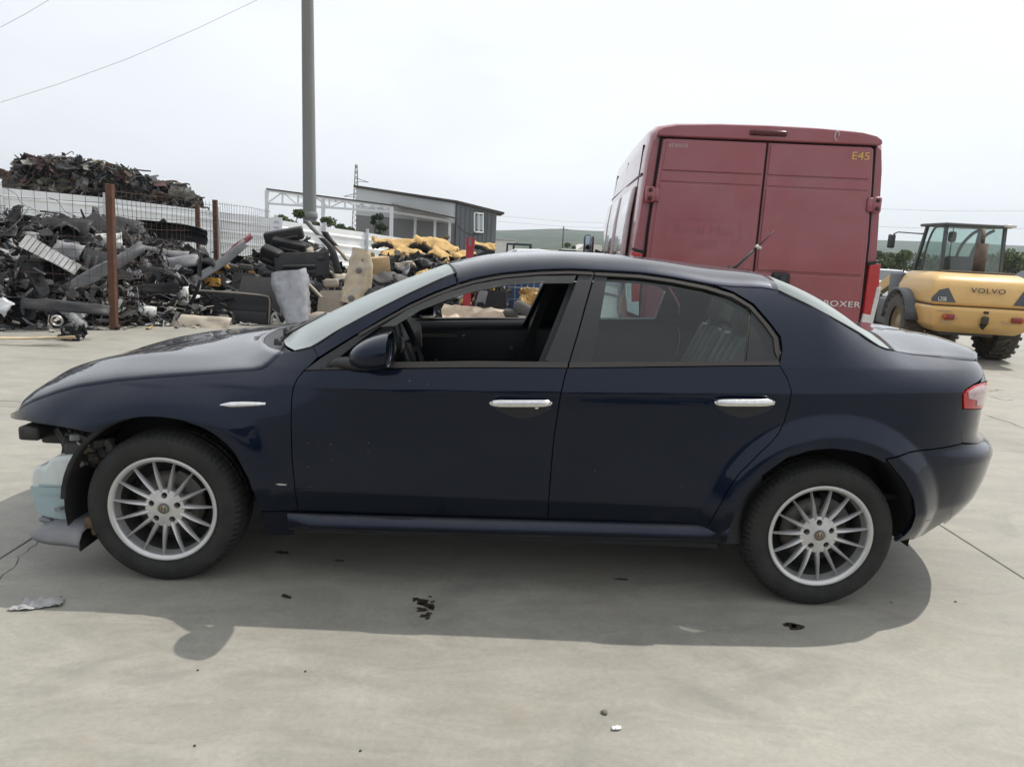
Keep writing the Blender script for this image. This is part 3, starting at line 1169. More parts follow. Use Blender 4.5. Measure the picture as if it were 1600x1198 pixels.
# ---- wheels
def tyre_mat():
    m = bpy.data.materials.new('tyre_rubber')
    m.use_nodes = True
    nt = m.node_tree; L = nt.links.new
    b = nt.nodes['Principled BSDF']
    tc = nn(nt, 'ShaderNodeTexCoord')
    sp = nn(nt, 'ShaderNodeSeparateXYZ'); L(tc.outputs['Object'], sp.inputs['Vector'])
    n1 = nn(nt, 'ShaderNodeTexNoise', Scale=9.0, Detail=8.0, Roughness=.7)
    L(tc.outputs['Object'], n1.inputs['Vector'])
    rp = nn(nt, 'ShaderNodeMapRange')
    rp.inputs['From Min'].default_value = .3; rp.inputs['From Max'].default_value = .8
    L(n1.outputs['Fac'], rp.inputs['Value'])
    mxn = nn(nt, 'ShaderNodeMix', data_type='RGBA')
    mxn.inputs['A'].default_value = (.014, .0145, .0145, 1)
    mxn.inputs['B'].default_value = (.040, .039, .036, 1)
    L(rp.outputs['Result'], mxn.inputs['Factor']); L(mxn.outputs['Result'], b.inputs['Base Color'])
    b.inputs['Roughness'].default_value = .75
    b.inputs['Specular IOR Level'].default_value = .3
    at_ = nn(nt, 'ShaderNodeMath', operation='ARCTAN2')
    L(sp.outputs['Z'], at_.inputs[0]); L(sp.outputs['X'], at_.inputs[1])
    ms = nn(nt, 'ShaderNodeMath', operation='MULTIPLY'); ms.inputs[1].default_value = 75.0
    L(at_.outputs[0], ms.inputs[0])
    sn = nn(nt, 'ShaderNodeMath', operation='SINE'); L(ms.outputs[0], sn.inputs[0])
    x2 = nn(nt, 'ShaderNodeVectorMath', operation='LENGTH')
    cb = nn(nt, 'ShaderNodeCombineXYZ'); L(sp.outputs['X'], cb.inputs['X']); L(sp.outputs['Z'], cb.inputs['Y'])
    L(cb.outputs['Vector'], x2.inputs[0])
    mk = nn(nt, 'ShaderNodeMapRange')
    mk.inputs['From Min'].default_value = .292; mk.inputs['From Max'].default_value = .299
    L(x2.outputs['Value'], mk.inputs['Value'])
    mm = nn(nt, 'ShaderNodeMath', operation='MULTIPLY'); L(sn.outputs[0], mm.inputs[0]); L(mk.outputs['Result'], mm.inputs[1])
    # moulded rings on the sidewall
    rr = nn(nt, 'ShaderNodeMath', operation='MULTIPLY'); rr.inputs[1].default_value = 520.0; L(x2.outputs['Value'], rr.inputs[0])
    rs = nn(nt, 'ShaderNodeMath', operation='SINE'); L(rr.outputs[0], rs.inputs[0])
    r2 = nn(nt, 'ShaderNodeMath', operation='MULTIPLY'); r2.inputs[1].default_value = .10; L(rs.outputs[0], r2.inputs[0])
    ad = nn(nt, 'ShaderNodeMath', operation='ADD'); L(mm.outputs[0], ad.inputs[0]); L(r2.outputs[0], ad.inputs[1])
    bp = nn(nt, 'ShaderNodeBump', Strength=.9, Distance=.003)
    L(ad.outputs[0], bp.inputs['Height']); L(bp.outputs['Normal'], b.inputs['Normal'])
    return m


TYRE = tyre_mat()
def build_wheel():
    root = empty('wheel')
    b = MB()
    # profile: radius, depth (0 = outer face); a closed tyre section
    prof = [(.213, .012), (.222, .004), (.236, -.003), (.252, -.008), (.268, -.0085), (.284, -.005), (.296, .002), (.305, .012), (.3115, .026), (.315, .045), (.3155, .052), (.309, .0525), (.309, .058), (.3157, .0585), (.316, .088), (.309, .0885), (.309, .097), (.316, .0975), (.3157, .132), (.309, .1325), (.309, .14), (.3155, .1405), (.311, .175), (.300, .195), (.28, .203), (.25, .205), (.222, .198), (.213, .188)]
    b.lathe(prof, axis='Y', n=112)
    # squash where it meets the ground
    nv = []
    for x, y, z in b.v:
        lim = -HZ+.0015
        if z < lim:
            z = lim
        k = max(0, (-z-.20)/.11)
        y = y-.006*k*k*(1 if y < .1 else -1)*max(0, 1-abs(x)/.2)
        nv.append((x, y, z))
    b.v = nv
    b.build('tyre', TYRE, root)
    # rim: flange, barrel
    b = MB()
    b.lathe([(.2075, .014), (.2175, .010), (.2205, .001), (.2165, -.003), (.211, -.001), (.203, .003), (.1985, .010), (.198, .022), (.194, .034), (.190, .045)], axis='Y', n=72)
    # hub plate with bolt holes
    hole_r, pitch = .0125, .0545
    nseg = 120
    def plate_y(r): return .022-.010*(1-min(1, max(0, (r-.03)/.05)))
    # plate drawn as a disc pierced by five holes
    outer = []
    for k in range(nseg):
        a = 2*PI*k/nseg
        rr_ = .075+.006*math.cos(15*(a+PI/2))
        outer.append((rr_*math.cos(a), rr_*math.sin(a)))
    holes = []
    for h in range(5):
        a = PI/2+2*PI*h/5
        holes.append([(pitch*math.cos(a)+hole_r*math.cos(t), pitch*math.sin(a)+hole_r*math.sin(t)) for t in [2*PI*j/16 for j in range(16)]])
    pts = [Vector(p) for p in outer]; ed = [(i, (i+1) % nseg) for i in range(nseg)]
    for hl in holes:
        k = len(pts); pts += [Vector(p) for p in hl]; ed += [(k+i, k+(i+1) % 16) for i in range(16)]
    for rr_ in (.030, .04, .068, .077):
        for k in range(40):
            a = 2*PI*(k+.5*(rr_ > .05))/40
            q = Vector((rr_*math.cos(a), rr_*math.sin(a)))
            if all((q-Vector((pitch*math.cos(PI/2+2*PI*h/5), pitch*math.sin(PI/2+2*PI*h/5)))).length > hole_r+.003 for h in range(5)): pts.append(q)
    r = delaunay_2d_cdt(pts, ed, [], 0, 1e-6)
    vs = [(v.x, plate_y(v.length), v.y) for v in r[0]]
    fs = []
    for f in r[2]:
        c = sum((r[0][i] for i in f), Vector((0, 0)))/3
        if any((c-Vector((pitch*math.cos(PI/2+2*PI*h/5), pitch*math.sin(PI/2+2*PI*h/5)))).length < hole_r*.97 for h in range(5)): continue
        if c.length > .082: continue
        fs.append(tuple(f))
    b.add(vs, fs, False)
    for hl in holes:
        n_ = len(hl)
        b.add([(p[0], plate_y(math.hypot(*p)), p[1]) for p in hl]+[(p[0], .05, p[1]) for p in hl], [(i, (i+1) % n_, n_+(i+1) % n_, n_+i) for i in range(n_)], True)
    b.lathe([(.078, .021), (.082, .04), (.075, .07)], axis='Y', n=40)
    # fifteen tapered spokes with a ridge along each
    for k in range(15):
        a = -PI/2+2*PI*k/15
        ca, sa = math.cos(a), math.sin(a)
        rows = []
        for i in range(9):
            t = i/8
            rr_ = .066+(.202-.066)*t
            hw = .0068*(1-t)**1.2+.0042
            yf = .019-.012*math.sin(PI*t)*.6-.013*t
            hd = .022*(1-t)+.014
            sec = [(-hw, yf+hd), (-hw*.95, yf+.010), (-hw*.45, yf+.003), (0, yf-.0015), (hw*.45, yf+.003), (hw*.95, yf+.010), (hw, yf+hd)]
            rows.append([(rr_*ca-q*sa, yy, rr_*sa+q*ca) for q, yy in sec])
        b.grid(rows, smooth=False)
        b.add([rows[-1][j] for j in range(7)], [tuple(range(7))])
    b.build('rim', ALU, root)
    b = MB(); b.lathe([(.1895, .044), (.186, .060), (.184, .10), (.186, .17), (.200, .185)], axis='Y', n=72); b.build('barrel', mat('dark_barrel', (.07, .067, .063), .6, metal=.3, var=.4, vscale=14), root)  # barrel in a darker metal than the rim
    b = MB()
    b.lathe([(0, .012), (.0235, .0125), (.0255, .013), (.0265, .010), (.0285, .010), (.0295, .016)], axis='Y', n=32)
    b.build('hub_cap', mat('cap_metal', (.5, .5, .49), .3, metal=.8), root)
    # round badge: blue ring, red cross field and green serpent field
    yb = .0095
    b = MB(); b.lathe([(.0158, yb), (.0225, yb), (.0228, .0118)], axis='Y', n=32); b.build('badge_ring', mat('badge_blue', (.05, .06, .10), .3), root)
    b = MB()
    for dx, dz, w_, h_ in ((-.0075, 0, .0035, .026), (-.0075, 0, .0135, .0035)):
        b.box((dx, yb-.0012, dz), (w_, .0012, h_))
    b.build('badge_cross', mat('badge_red', (.17, .05, .03), .35), root)
    b = MB(); b.lathe([(0, yb-.0003), (.0155, yb-.0003), (.0157, .0118)], axis='Y', n=32); b.build('badge_field', mat('badge_cream', (.30, .275, .20), .35), root)
    b = MB(); b.tube([(.004, yb-.001, -.009), (.009, yb-.001, -.005), (.004, yb-.001, 0), (.009, yb-.001, .004), (.005, yb-.001, .009)], .0022, 6)
    b.build('badge_serpent', mat('badge_green', (.03, .10, .06), .35), root)
    b = MB()
    for k in range(16):
        a = 2*PI*k/16
        b.box((.0192*math.cos(a), yb-.0006, .0192*math.sin(a)), (.0022, .0008, .0032), rot=(0, -a, 0))
    b.build('badge_marks', mat('badge_gold', (.55, .42, .15), .3, metal=.6), root)
    b = MB()
    b.lathe([(0, .075), (.075, .075), (.14, .078), (.142, .10), (0, .10)], axis='Y', n=48)
    b.lathe([(0, .055), (.045, .055), (.05, .08)], axis='Y', n=24)
    b.build('brake_disc', mat('worn_disc', (.11, .10, .09), .45, metal=.6, var=.3, vscale=30), root)
    b = MB()
    for a0 in (0.4,):
        pr_ = []
        for k in range(10):
            a = a0+k*.1
            pr_.append((.10*math.cos(a), .10*math.sin(a)))
        for k in reversed(range(10)):
            a = a0+k*.1
            pr_.append((.155*math.cos(a), .155*math.sin(a)))
        b.prism(pr_, .058, .12)
    b.build('brake_caliper', mat('caliper_iron', (.10, .095, .09), .6, var=.3), root)
    b = MB(); b.lathe([(0, .14), (.2, .14)], axis='Y', n=32); b.build('dust_shield', DARK, root)
    return root


def copy_tree(o, parent=None):
    c = o.copy(); COL.objects.link(c); c.parent = parent
    for ch in list(o.children):
        copy_tree(ch, c)
    return c


wheel0 = build_wheel()
spots = [((0, .0, HZ), 0, rad(2)), ((WB, .0, HZ), 0, rad(-5)), ((0, 2*YC, HZ), PI, .3), ((WB, 2*YC, HZ), PI, .8)]
for i, (loc, rz, spin) in enumerate(spots):
    wv = wheel0 if i == 0 else copy_tree(wheel0)
    wv.location = loc
    wv.rotation_euler = (0, 0, rz)
    for ch in wv.children:
        if ch.name.split('.')[0] != 'tyre': ch.rotation_euler = (0, spin, 0)
    own(wv)

# ---- wheel housings
for hx, R in ((0, .395), (WB, .405)):
    for fi in (0, 1):
        b = MB()
        rows = []
        for k in range(25):
            a = rad(-7)+rad(192)*k/24
            if hx == 0: a = rad(-2)+rad(212)*k/24
            rows.append([(hx+R*math.cos(a), max(y, y_min), HZ+R*math.sin(a)) for y in (.005, .03, .10, .30) for y_min in ((.05 if (hx > 1 and a < rad(12)) else 0),)])
        b.grid(rows)
        # lip turned along the arch
        rows = []
        for k in range(25):
            a = (rad(14)+rad(160)*k/24) if hx > 1 else (rad(4)+rad(172)*k/24)
            rows.append([(hx+r_*math.cos(a), y, HZ+r_*math.sin(a)) for r_, y in ((R+.012, .0), (R-.004, .0), (R-.006, .01))])
        b.grid(rows)
        b.add([(hx+(R+.02)*math.cos(PI*k/16), .30, HZ-.05+(R+.07)*math.sin(PI*k/16)) for k in range(17)], [tuple(range(17))])
        if fi: b.v = [(x, 2*YC-y, z) for x, y, z in b.v]
        own(b.build('wheel_arch_liner', mat('arch_liner_felt', (.016, .016, .017), .85, var=.4, vscale=30, dirt=.3, dcol=(.09, .08, .07), dscale=8), None))

# ---- floor pan, inner sides, bulkheads and added sun blockers in the boot
b = MB()
b.box((1.35, YC, .235), (1.9, 1.62, .05))
b.box((2.75, YC, .36), (1.25, 1.1, .10))
b.box((3.10, YC, .36), (.42, 1.16, .05)); b.box((3.38, YC, .36), (.14, .66, .05))
b.box((-.1, YC, .28), (.95, 1.05, .10))
b.box((.46, YC, .57), (.04, 1.5, .62))
b.box((2.62, YC, .62), (.06, 1.35, .78), rot=(0, .25, 0))
b.box((2.9, YC, 1.02), (.55, 1.2, .03))
b.box((3.15, .38, .62), (.36, .04, .5)); b.box((3.15, 2*YC-.38, .62), (.36, .04, .5))
b.box((3.36, YC, .66), (.03, .9, .6))
b.box((3.14, YC, .68), (.40, 1.06, .60))  # unseen box added to stop sun leaking through the panel gaps
leak_plate = [(2.92, .13), (3.2, .14), (3.34, .23), (3.46, .37), (3.52, .6)]  # outline of unseen plates added across the boot against sun leaks
b.prism(leak_plate+[(x, 2*YC-y) for x, y in leak_plate[::-1]], .895, .915, plane='XY')
b.prism(leak_plate+[(x, 2*YC-y) for x, y in leak_plate[::-1]], .44, .46, plane='XY')
own(b.build('floor_pan_and_sun_blocks', DARK, None))
for fi in (0, 1):
    b = MB()
    rows = []
    for x in np.linspace(.66, 2.455, 30):
        y0 = YC-fW(x)
        zb_ = fzb(x)
        rows.append([(x, y0+q, z) for z, q in ((.24, .09), (.40, .10), (zb_-.05, .10), (zb_+.012, .085), (zb_+.015, .05))])
    b.grid(rows)
    if fi: b.v = [(x, 2*YC-y, z) for x, y, z in b.v]
    ip = own(b.build('inner_door_panel', mat('bare_inner_door', (.010, .013, .018), .35, var=.3, vscale=6), None))
    b = MB()
    z0 = .87
    for (x, z, r_) in ((1.12, .86, .013), (1.42, .80, .013), (1.52, .87, .012), (.95, .70, .012), (1.30, .66, .014)):
        y = (YC-fW(x))+.104
        b.lathe([(0, .012), (r_*.6, .012), (r_, .004), (r_, .0)], c=(x, y, z), axis='Y', n=14)
    b.bar((.82, (YC-fW(.9))+.106, .852), (1.08, (YC-fW(1.05))+.106, .862), .012, .018)
    b.tube([(.75, .08, .60), (.95, .085, .64), (1.2, .085, .60), (1.45, .08, .66)], .008, 6)
    if fi: b.v = [(x, 2*YC-y, z) for x, y, z in b.v]
    own(b.build('door_clips', mat('pale_clip', (.16, .15, .12), .5), None))
# pillars inside
own(panel('centre_pillar', PX((838, 572), (893, 430), (950, 430), (925, 572)), INTR, None, gap=0, off=-.05, step=.05, thick=.03))
for fi in (0, 1):
    b = MB()
    b.bar((1.545, .125, .95), (1.70, .275, 1.33), .11, .05, up=(1, 0, 0))
    b.bar((1.50, .13, .28), (1.545, .125, .95), .16, .05, up=(1, 0, 0))
    if fi: b.v = [(x, 2*YC-y, z) for x, y, z in b.v]
    own(b.build('pillar_trim', INTR, None))
    b = MB()
    b.bar((1.44, .22, .62), (1.63, .285, 1.22), .045, .006, up=(0, 1, 0))
    b.box((1.635, .285, 1.23), (.05, .02, .04))
    if fi: b.v = [(x, 2*YC-y, z) for x, y, z in b.v]
    own(b.build('seat_belt', mat('belt_webbing', (.045, .043, .042), .8), None))

# ---- dashboard, vents, steering wheel
b = MB()
rows = []
for y in np.linspace(.13, 2*YC-.13, 24):
    bow = .06*(1-((y-YC)/(.8))**2)
    hood_ = .035*math.exp(-((y-.45)/.16)**2)
    rows.append([(.52-bow, y, .90), (.56-bow, y, .965), (.62-bow, y, 1.005+hood_), (.78-bow*.6, y, .985+hood_), (.86-bow*.3, y, .93+hood_*.5), (.87, y, .80), (.80, y, .66), (.55, y, .55)])
b.grid(rows)
b.add(rows[0], [tuple(range(8))]); b.add(rows[-1], [tuple(range(8))])
dash = own(b.build('dashboard', mat('dash_skin', (.03, .032, .034), .55, bump=.1, bscale=200, dirt=.35, dcol=(.16, .15, .14), dscale=5), None))
b = MB()
ring_m = mat('vent_ring', (.35, .34, .32), .35, metal=.7)
vents = []
for (yv, zv) in ((.205, .958), (.235, .975)):
    pass
for j, (px, py) in enumerate(((612.5, 545), (625.5, 539))):
    c_ = at(px, py, .20+.10*j)
    e = MB()
    M = Matrix.Translation(Vector(c_)) @ Euler((0, rad(8), rad(38))).to_matrix().to_4x4()
    e.lathe([(.022, .0), (.026, -.006), (.030, -.003), (.031, .01)], axis='X', n=24)
    e.v = [(-x, y, z*1.18) for x, y, z in e.v]
    e.xform(M)
    vr = e.build('vent_ring', ring_m, dash)
    vr.matrix_parent_inverse = Matrix.Identity(4)
    e = MB(); e.lathe([(0, .004), (.027, .004), (.03, .02), (0, .03)], axis='X', n=20); e.v = [(-x, y, z*1.18) for x, y, z in e.v]; e.xform(M)
    e.build('vent_core', mat('vent_black', (.008, .008, .008), .7), dash)
    e = MB()
    for k in range(5): e.box((-.002, 0, (-.02+.01*k)*1.15), (.006, .048*(1-.18*abs(k-2)), .0022))
    e.xform(M)
    e.build('vent_slat', mat('vent_slat_grey', (.14, .135, .13), .5), dash)
    # panel carrying the vent
# steering wheel seen nearly edge on
sw = empty('steering_wheel')
b = MB()
R_ = .185
pts = [(0, R_*math.cos(2*PI*k/40), R_*math.sin(2*PI*k/40)) for k in range(41)]
b.tube(pts, .0165, 10, cap=False)
b.build('wheel_rim', mat('wheel_leather', (.018, .02, .022), .42), sw)
b = MB()
b.rbox((-.03, 0, -.01), (.06, .15, .13), .03)
for a in (0, PI, -PI/2): b.bar((-.02, .06*math.cos(a), .05*math.sin(a)), (-.003, R_*math.cos(a), R_*math.sin(a)), .03, .02, up=(1, 0, 0))
b.tube([(-.05, 0, 0), (-.28, 0, -.03)], .04, 10)
b.build('airbag_boss', INTR, sw)
sw.rotation_euler = (0, rad(-22), 0)
sw.location = (.935, .50, .925)
own(sw)
for q in (((.88, .38, .95), (.93, .30, .965)), ((.88, .62, .95), (.93, .70, .965))):
    b = MB(); b.tube(q, .008, 6)
    own(b.build('column_stalk', INTR, None))

# ---- rear bench
bench = empty('rear_bench')
def cushion(bmx, P0, w, d, h, rot, seg=(10, 10), puff=.03):
    rows = []
    nu, nv = seg
    for i in range(nu+1):
        u = -1+2*i/nu; row = []
        for j in range(nv+1):
            v = -1+2*j/nv
            pf = puff*(1-abs(u)**4)*(1-abs(v)**4)
            row.append(Vector((u*w/2, v*d/2, h/2+pf)))
        rows.append(row)
    R = Euler(rot).to_matrix(); P0 = Vector(P0)
    bmx.grid([[tuple(R @ p+P0) for p in r_] for r_ in rows])
    bmx.rbox(P0, (w, d, h), min(h, w, d)*.3, rot=R)
b = MB()
cushion(b, (2.30, YC, .50), .52, 1.36, .16, (0, rad(-10), 0), puff=.02)
b.build('seat_cushion', LEATH, bench)
for k, yy in enumerate((.44, YC, 2*YC-.44)):
    b = MB()
    cushion(b, (2.53, yy, .78), .15, .43 if k != 1 else .42, .60, (0, rad(24), 0), puff=.0)
    # stitched flutes
    R = Euler((0, rad(24), 0)).to_matrix()
    for q in range(4):
        b.rbox(Vector((2.53, yy, .78))+R @ Vector((-.075, -.14+.093*q, .02)), (.04, .085, .46), .02, rot=R)
    b.build('backrest', LEATH, bench)
    b = MB()
    R = Euler((0, rad(16), 0)).to_matrix()
    b.rbox((2.60, yy, 1.135), (.10, .25, .16), .045, rot=R, seg=3)
    b.tube([(2.62, yy-.06, 1.0), (2.61, yy-.06, 1.1)], .007, 6); b.tube([(2.62, yy+.06, 1.0), (2.61, yy+.06, 1.1)], .007, 6)
    b.build('headrest', LEATH, bench)
own(bench)
b = MB(); b.box((2.88, YC, 1.052), (.5, 1.25, .02)); own(b.build('parcel_shelf', mat('shelf_felt', (.12, .115, .11), .9), None))

# ---- radio mast on the roof, with tape on it
a0 = np.array(at(1139, 424, YC)); 
a0 = np.array([2.36, YC, 1.385])
a_px = at(1139, 424, YC)
a0 = np.array([a_px[0], YC, a_px[2]-.012])
a1 = at(1210, 361, YC)
a1 = np.array(a1)
b = MB()
b.lathe([(.030, -.004), (.027, .012), (.016, .028), (.008, .04)], c=a0, axis='Z', n=16)
dv = a1-a0
b.tube([tuple(a0+np.array([0, 0, .012])), tuple(a0+dv*.18), tuple(a0+dv*.6)], [.012, .008, .006], 8)
mast = own(b.build('radio_mast', BLK, None))
b = MB(); b.tube([tuple(a0+dv*.6), tuple(a1)], [.0035, .0025], 6)
b.build('mast_tip', BLK, mast)
b = MB(); b.tube([tuple(a0+dv*.60), tuple(a0+dv*.655)], .011, 7); b.rbox(tuple(a0+dv*.64+np.array([.008, -.004, -.006])), (.02, .012, .014), .004)
b.build('mast_tape', mat('white_tape', (.6, .58, .52), .7), mast)

# ---- what the missing bumper uncovers: carrier, brackets, washer bottle, undertray
random.seed(5)
b = MB()
b.rbox((-.60, .48, .565), (.085, .70, .06), .012)
b.rbox((-.575, .33, .515), (.10, .16, .05), .012)
b.rbox((-.55, 1.3, .60), (.085, .72, .075), .015)
for k in range(5):
    x = -.52+.07*k; y = .20-.035*k
    b.bar((x, y, .575), (x+.05, y-.012, .50), .018, .03)
    b.bar((x+.05, y-.012, .50), (x+.085, y-.01, .575), .014, .02)
b.bar((-.56, .30, .565), (-.26, .05, .56), .05, .03)
b.bar((-.48, .24, .53), (-.30, .06, .50), .03, .03)
b.bar((-.40, .20, .55), (-.40, .20, .42), .06, .10)
b.bar((-.45, .26, .50), (-.47, .25, .41), .012, .012)
b.bar((-.43, .24, .50), (-.46, .245, .42), .008, .008)
b.rbox((-.36, .16, .50), (.16, .14, .10), .02)
own(b.build('lamp_carrier', mat('carrier_plastic', (.022, .021, .021), .55, var=.4, vscale=20, dirt=.5, dcol=(.10, .09, .08), dscale=12), None))
for k, (pts, r_, col) in enumerate((
        ([(-.55, .26, .56), (-.50, .20, .50), (-.47, .19, .44), (-.45, .20, .40)], .006, (.02, .02, .02)),
        ([(-.50, .22, .57), (-.44, .14, .53), (-.38, .10, .50), (-.33, .08, .46)], .009, (.03, .03, .032)),
        ([(-.46, .20, .56), (-.40, .12, .52), (-.34, .10, .53), (-.29, .07, .49)], .004, (.22, .10, .03)),
        ([(-.58, .40, .54), (-.54, .36, .47), (-.50, .35, .48), (-.46, .33, .53)], .007, (.02, .02, .02)),
        ([(-.42, .16, .55), (-.37, .09, .545), (-.31, .055, .55)], .005, (.30, .30, .31)))):
    b = MB(); b.tube(catmull(pts, 6), r_, 6); own(b.build('loose_wire', mat('wire_'+str(k), col, .5), None))
for k, (p, s_, col) in enumerate((((-.40, .13, .555), (.05, .03, .04), (.30, .30, .30)), ((-.47, .19, .535), (.035, .03, .05), (.05, .05, .052)), ((-.33, .075, .525), (.06, .02, .035), (.14, .10, .07)), ((-.36, .10, .47), (.03, .03, .05), (.22, .21, .20)))):
    b = MB(); b.rbox(p, s_, .006, rot=(0, .3*k, .4)); own(b.build('lamp_bracket', mat('bracket_'+str(k), col, .55, var=.3, vscale=30), None))
b = MB()
b.rbox((-.33, YC, .42), (.06, .9, .34), .02)
b.rbox((-.42, YC, .60), (.10, 1.1, .05), .02)
b.box((-.10, .42, .58), (.55, .06, .16)); b.box((-.10, 2*YC-.42, .58), (.55, .06, .16))
b.box((-.05, YC, .52), (.55, .7, .4))
own(b.build('radiator_pack', DARK, None))
# blue washer fluid in a translucent bottle
wb_out = [(100, 709), (93, 709), (84, 716), (78, 726), (66, 723), (59, 731), (57, 742), (58, 754), (62, 770), (66, 785), (72, 796), (84, 801), (112, 806), (118, 780), (121, 750), (124, 722), (127, 707)]
def bottle_pts(pts, Y): return [(at(x, y, Y)[0], at(x, y, Y)[2]) for x, y in pts]
pp = bottle_pts(wb_out, .10)
lv = at(60, 754, .10)[2]
BOT = mat('milky_bottle_plastic', (.58, .63, .62), .35, var=.08, vscale=10, dirt=.35, dcol=(.30, .27, .2), dscale=9, stretch=(1, 1, .4))
b = MB(); b.prism(pp, .06, .24)
bt = own(b.build('washer_bottle', BOT, None)); bevel(bt, .022, 3)
fl = [p for p in pp if p[1] <= lv]
FLU = mat('blue_washer_fluid', (.31, .40, .42), .3, var=.06, vscale=10)
xl = min(p[0] for p in fl); xr = max(p[0] for p in fl)
fluid_poly = [(p[0]+(.003 if p[0] > (xl+xr)/2 else -.003), p[1]-.003) for p in fl]
fluid_poly = sorted([q for q in fluid_poly if q[0] < (xl+xr)/2-.0], key=lambda q: -q[1])+sorted([q for q in fluid_poly if q[0] >= (xl+xr)/2], key=lambda q: q[1])
fluid_poly = fluid_poly+[(fluid_poly[-1][0], lv), (fluid_poly[0][0], lv)]
b = MB(); b.prism(fluid_poly, .057, .243)
fo = b.build('washer_fluid', FLU, bt); bevel(fo, .022, 3)
b = MB()
for zz in (.372, .335): b.box(((xl+xr)/2+.01, .056, zz), (xr-xl-.05, .006, .006))
b.build('bottle_rib', FLU, bt)
b = MB(); b.tube([(-.46, .14, .47), (-.455, .15, .52), (-.44, .17, .57)], .016, 10); b.lathe([(.018, 0), (.02, .012), (0, .014)], c=(-.445, .165, .56), axis='Z', n=14)
b.build('filler_neck', BLK, bt)
# torn undertray hanging in front of the wheel
b = MB()
GREY = mat('scuffed_grey_plastic', (.17, .175, .19), .5, var=.25, vscale=14, dirt=.4, dcol=(.25, .23, .2), dscale=10)
ol = [at(x, y, .0) for x, y in ((112, 838), (70, 841), (50, 838), (40, 828), (46, 815), (60, 806), (72, 803), (120, 800))]
rows = []
for k in range(15):
    t = k/14
    x = -.54+.225*t
    e_ = math.sin(PI*min(1, t*1.6+.02)/2)**.5
    rows.append([(x, y_*e_+.02*(1-e_), .178+.035*t*(1-t)+z_*e_) for y_, z_ in ((-.045, -.028), (-.05, -.006), (-.02, .030), (.05, .044), (.16, .040), (.30, .03))])
b.grid(rows)
ut = own(b.build('undertray', GREY, None)); solidify(ut, .006, -1)
b = MB(); b.rbox((-.505, .06, .222), (.05, .03, .022), .008, rot=(0, .3, 0)); b.rbox((-.49, .10, .262), (.06, .03, .02), .008, rot=(0, .5, .3)); b.bar((-.50, .1, .25), (-.42, .04, .285), .03, .012)
b.build('undertray_tab', GREY, ut)
b = MB(); b.rbox((-.30, .03, .235), (.045, .05, .05), .01); b.rbox((-.275, .03, .20), (.05, .04, .04), .01)
own(b.build('rusty_bracket', mat('rusty_bracket_iron', (.10, .065, .045), .8, var=.4, vscale=30), None))
# exhaust and rear axle shapes under the car
b = MB()
b.tube([(.6, YC, .2), (2.2, YC, .2), (2.6, YC+.2, .27), (3.1, YC+.3, .30)], .035, 8)
b.rbox((3.1, YC+.15, .30), (.40, .6, .14), .05)
b.tube([(WB, .2, .30), (WB, 2*YC-.2, .30)], .04, 8)
b.tube([(0, .2, .28), (0, 2*YC-.2, .28)], .035, 8)
own(b.build('running_gear', mat('oily_iron', (.035, .032, .03), .7, var=.4), None))
# stone chips and scuffs on the doors
random.seed(11)
b = MB()
chips = [(482, 692, 2.0), (498, 692, 1.4), (517, 694, 2.6), (518, 718, 2.0), (482, 729, 2.6), (485, 760, 2.0), (576, 692, 2.2), (575, 707, 2.0), (640, 595, 3), (668, 600, 2), (700, 700, 1.5), (930, 735, 2.2), (1065, 760, 1.6), (1150, 775, 1.6), (634, 808, 2)]
for px, py, r_ in chips:
    s_, z_ = sz(px, py)
    n_ = side_n(s_, z_); p = side(s_, z_)+n_*.0008
    rr_ = r_/370*.24
    t1 = np.cross(n_, [0, 0, 1]); t1 /= np.linalg.norm(t1); t2 = np.cross(n_, t1)
    b.add([tuple(p+(t1*math.cos(a)*random.uniform(.6, 1.1)+t2*math.sin(a)*random.uniform(.6, 1))*rr_) for a in [2*PI*k/7 for k in range(7)]], [tuple(range(7))])
for pts in (((430, 756), (437, 755), (449, 756.5), (446, 758), (436, 757.6)),):
    b.add([tuple(side(*sz(x, y))+side_n(*sz(x, y))*.001) for x, y in pts], [tuple(range(len(pts)))])
tag(own(b.build('stone_chips', mat('bare_primer', (.42, .41, .39), .7), None)), kind='stuff')
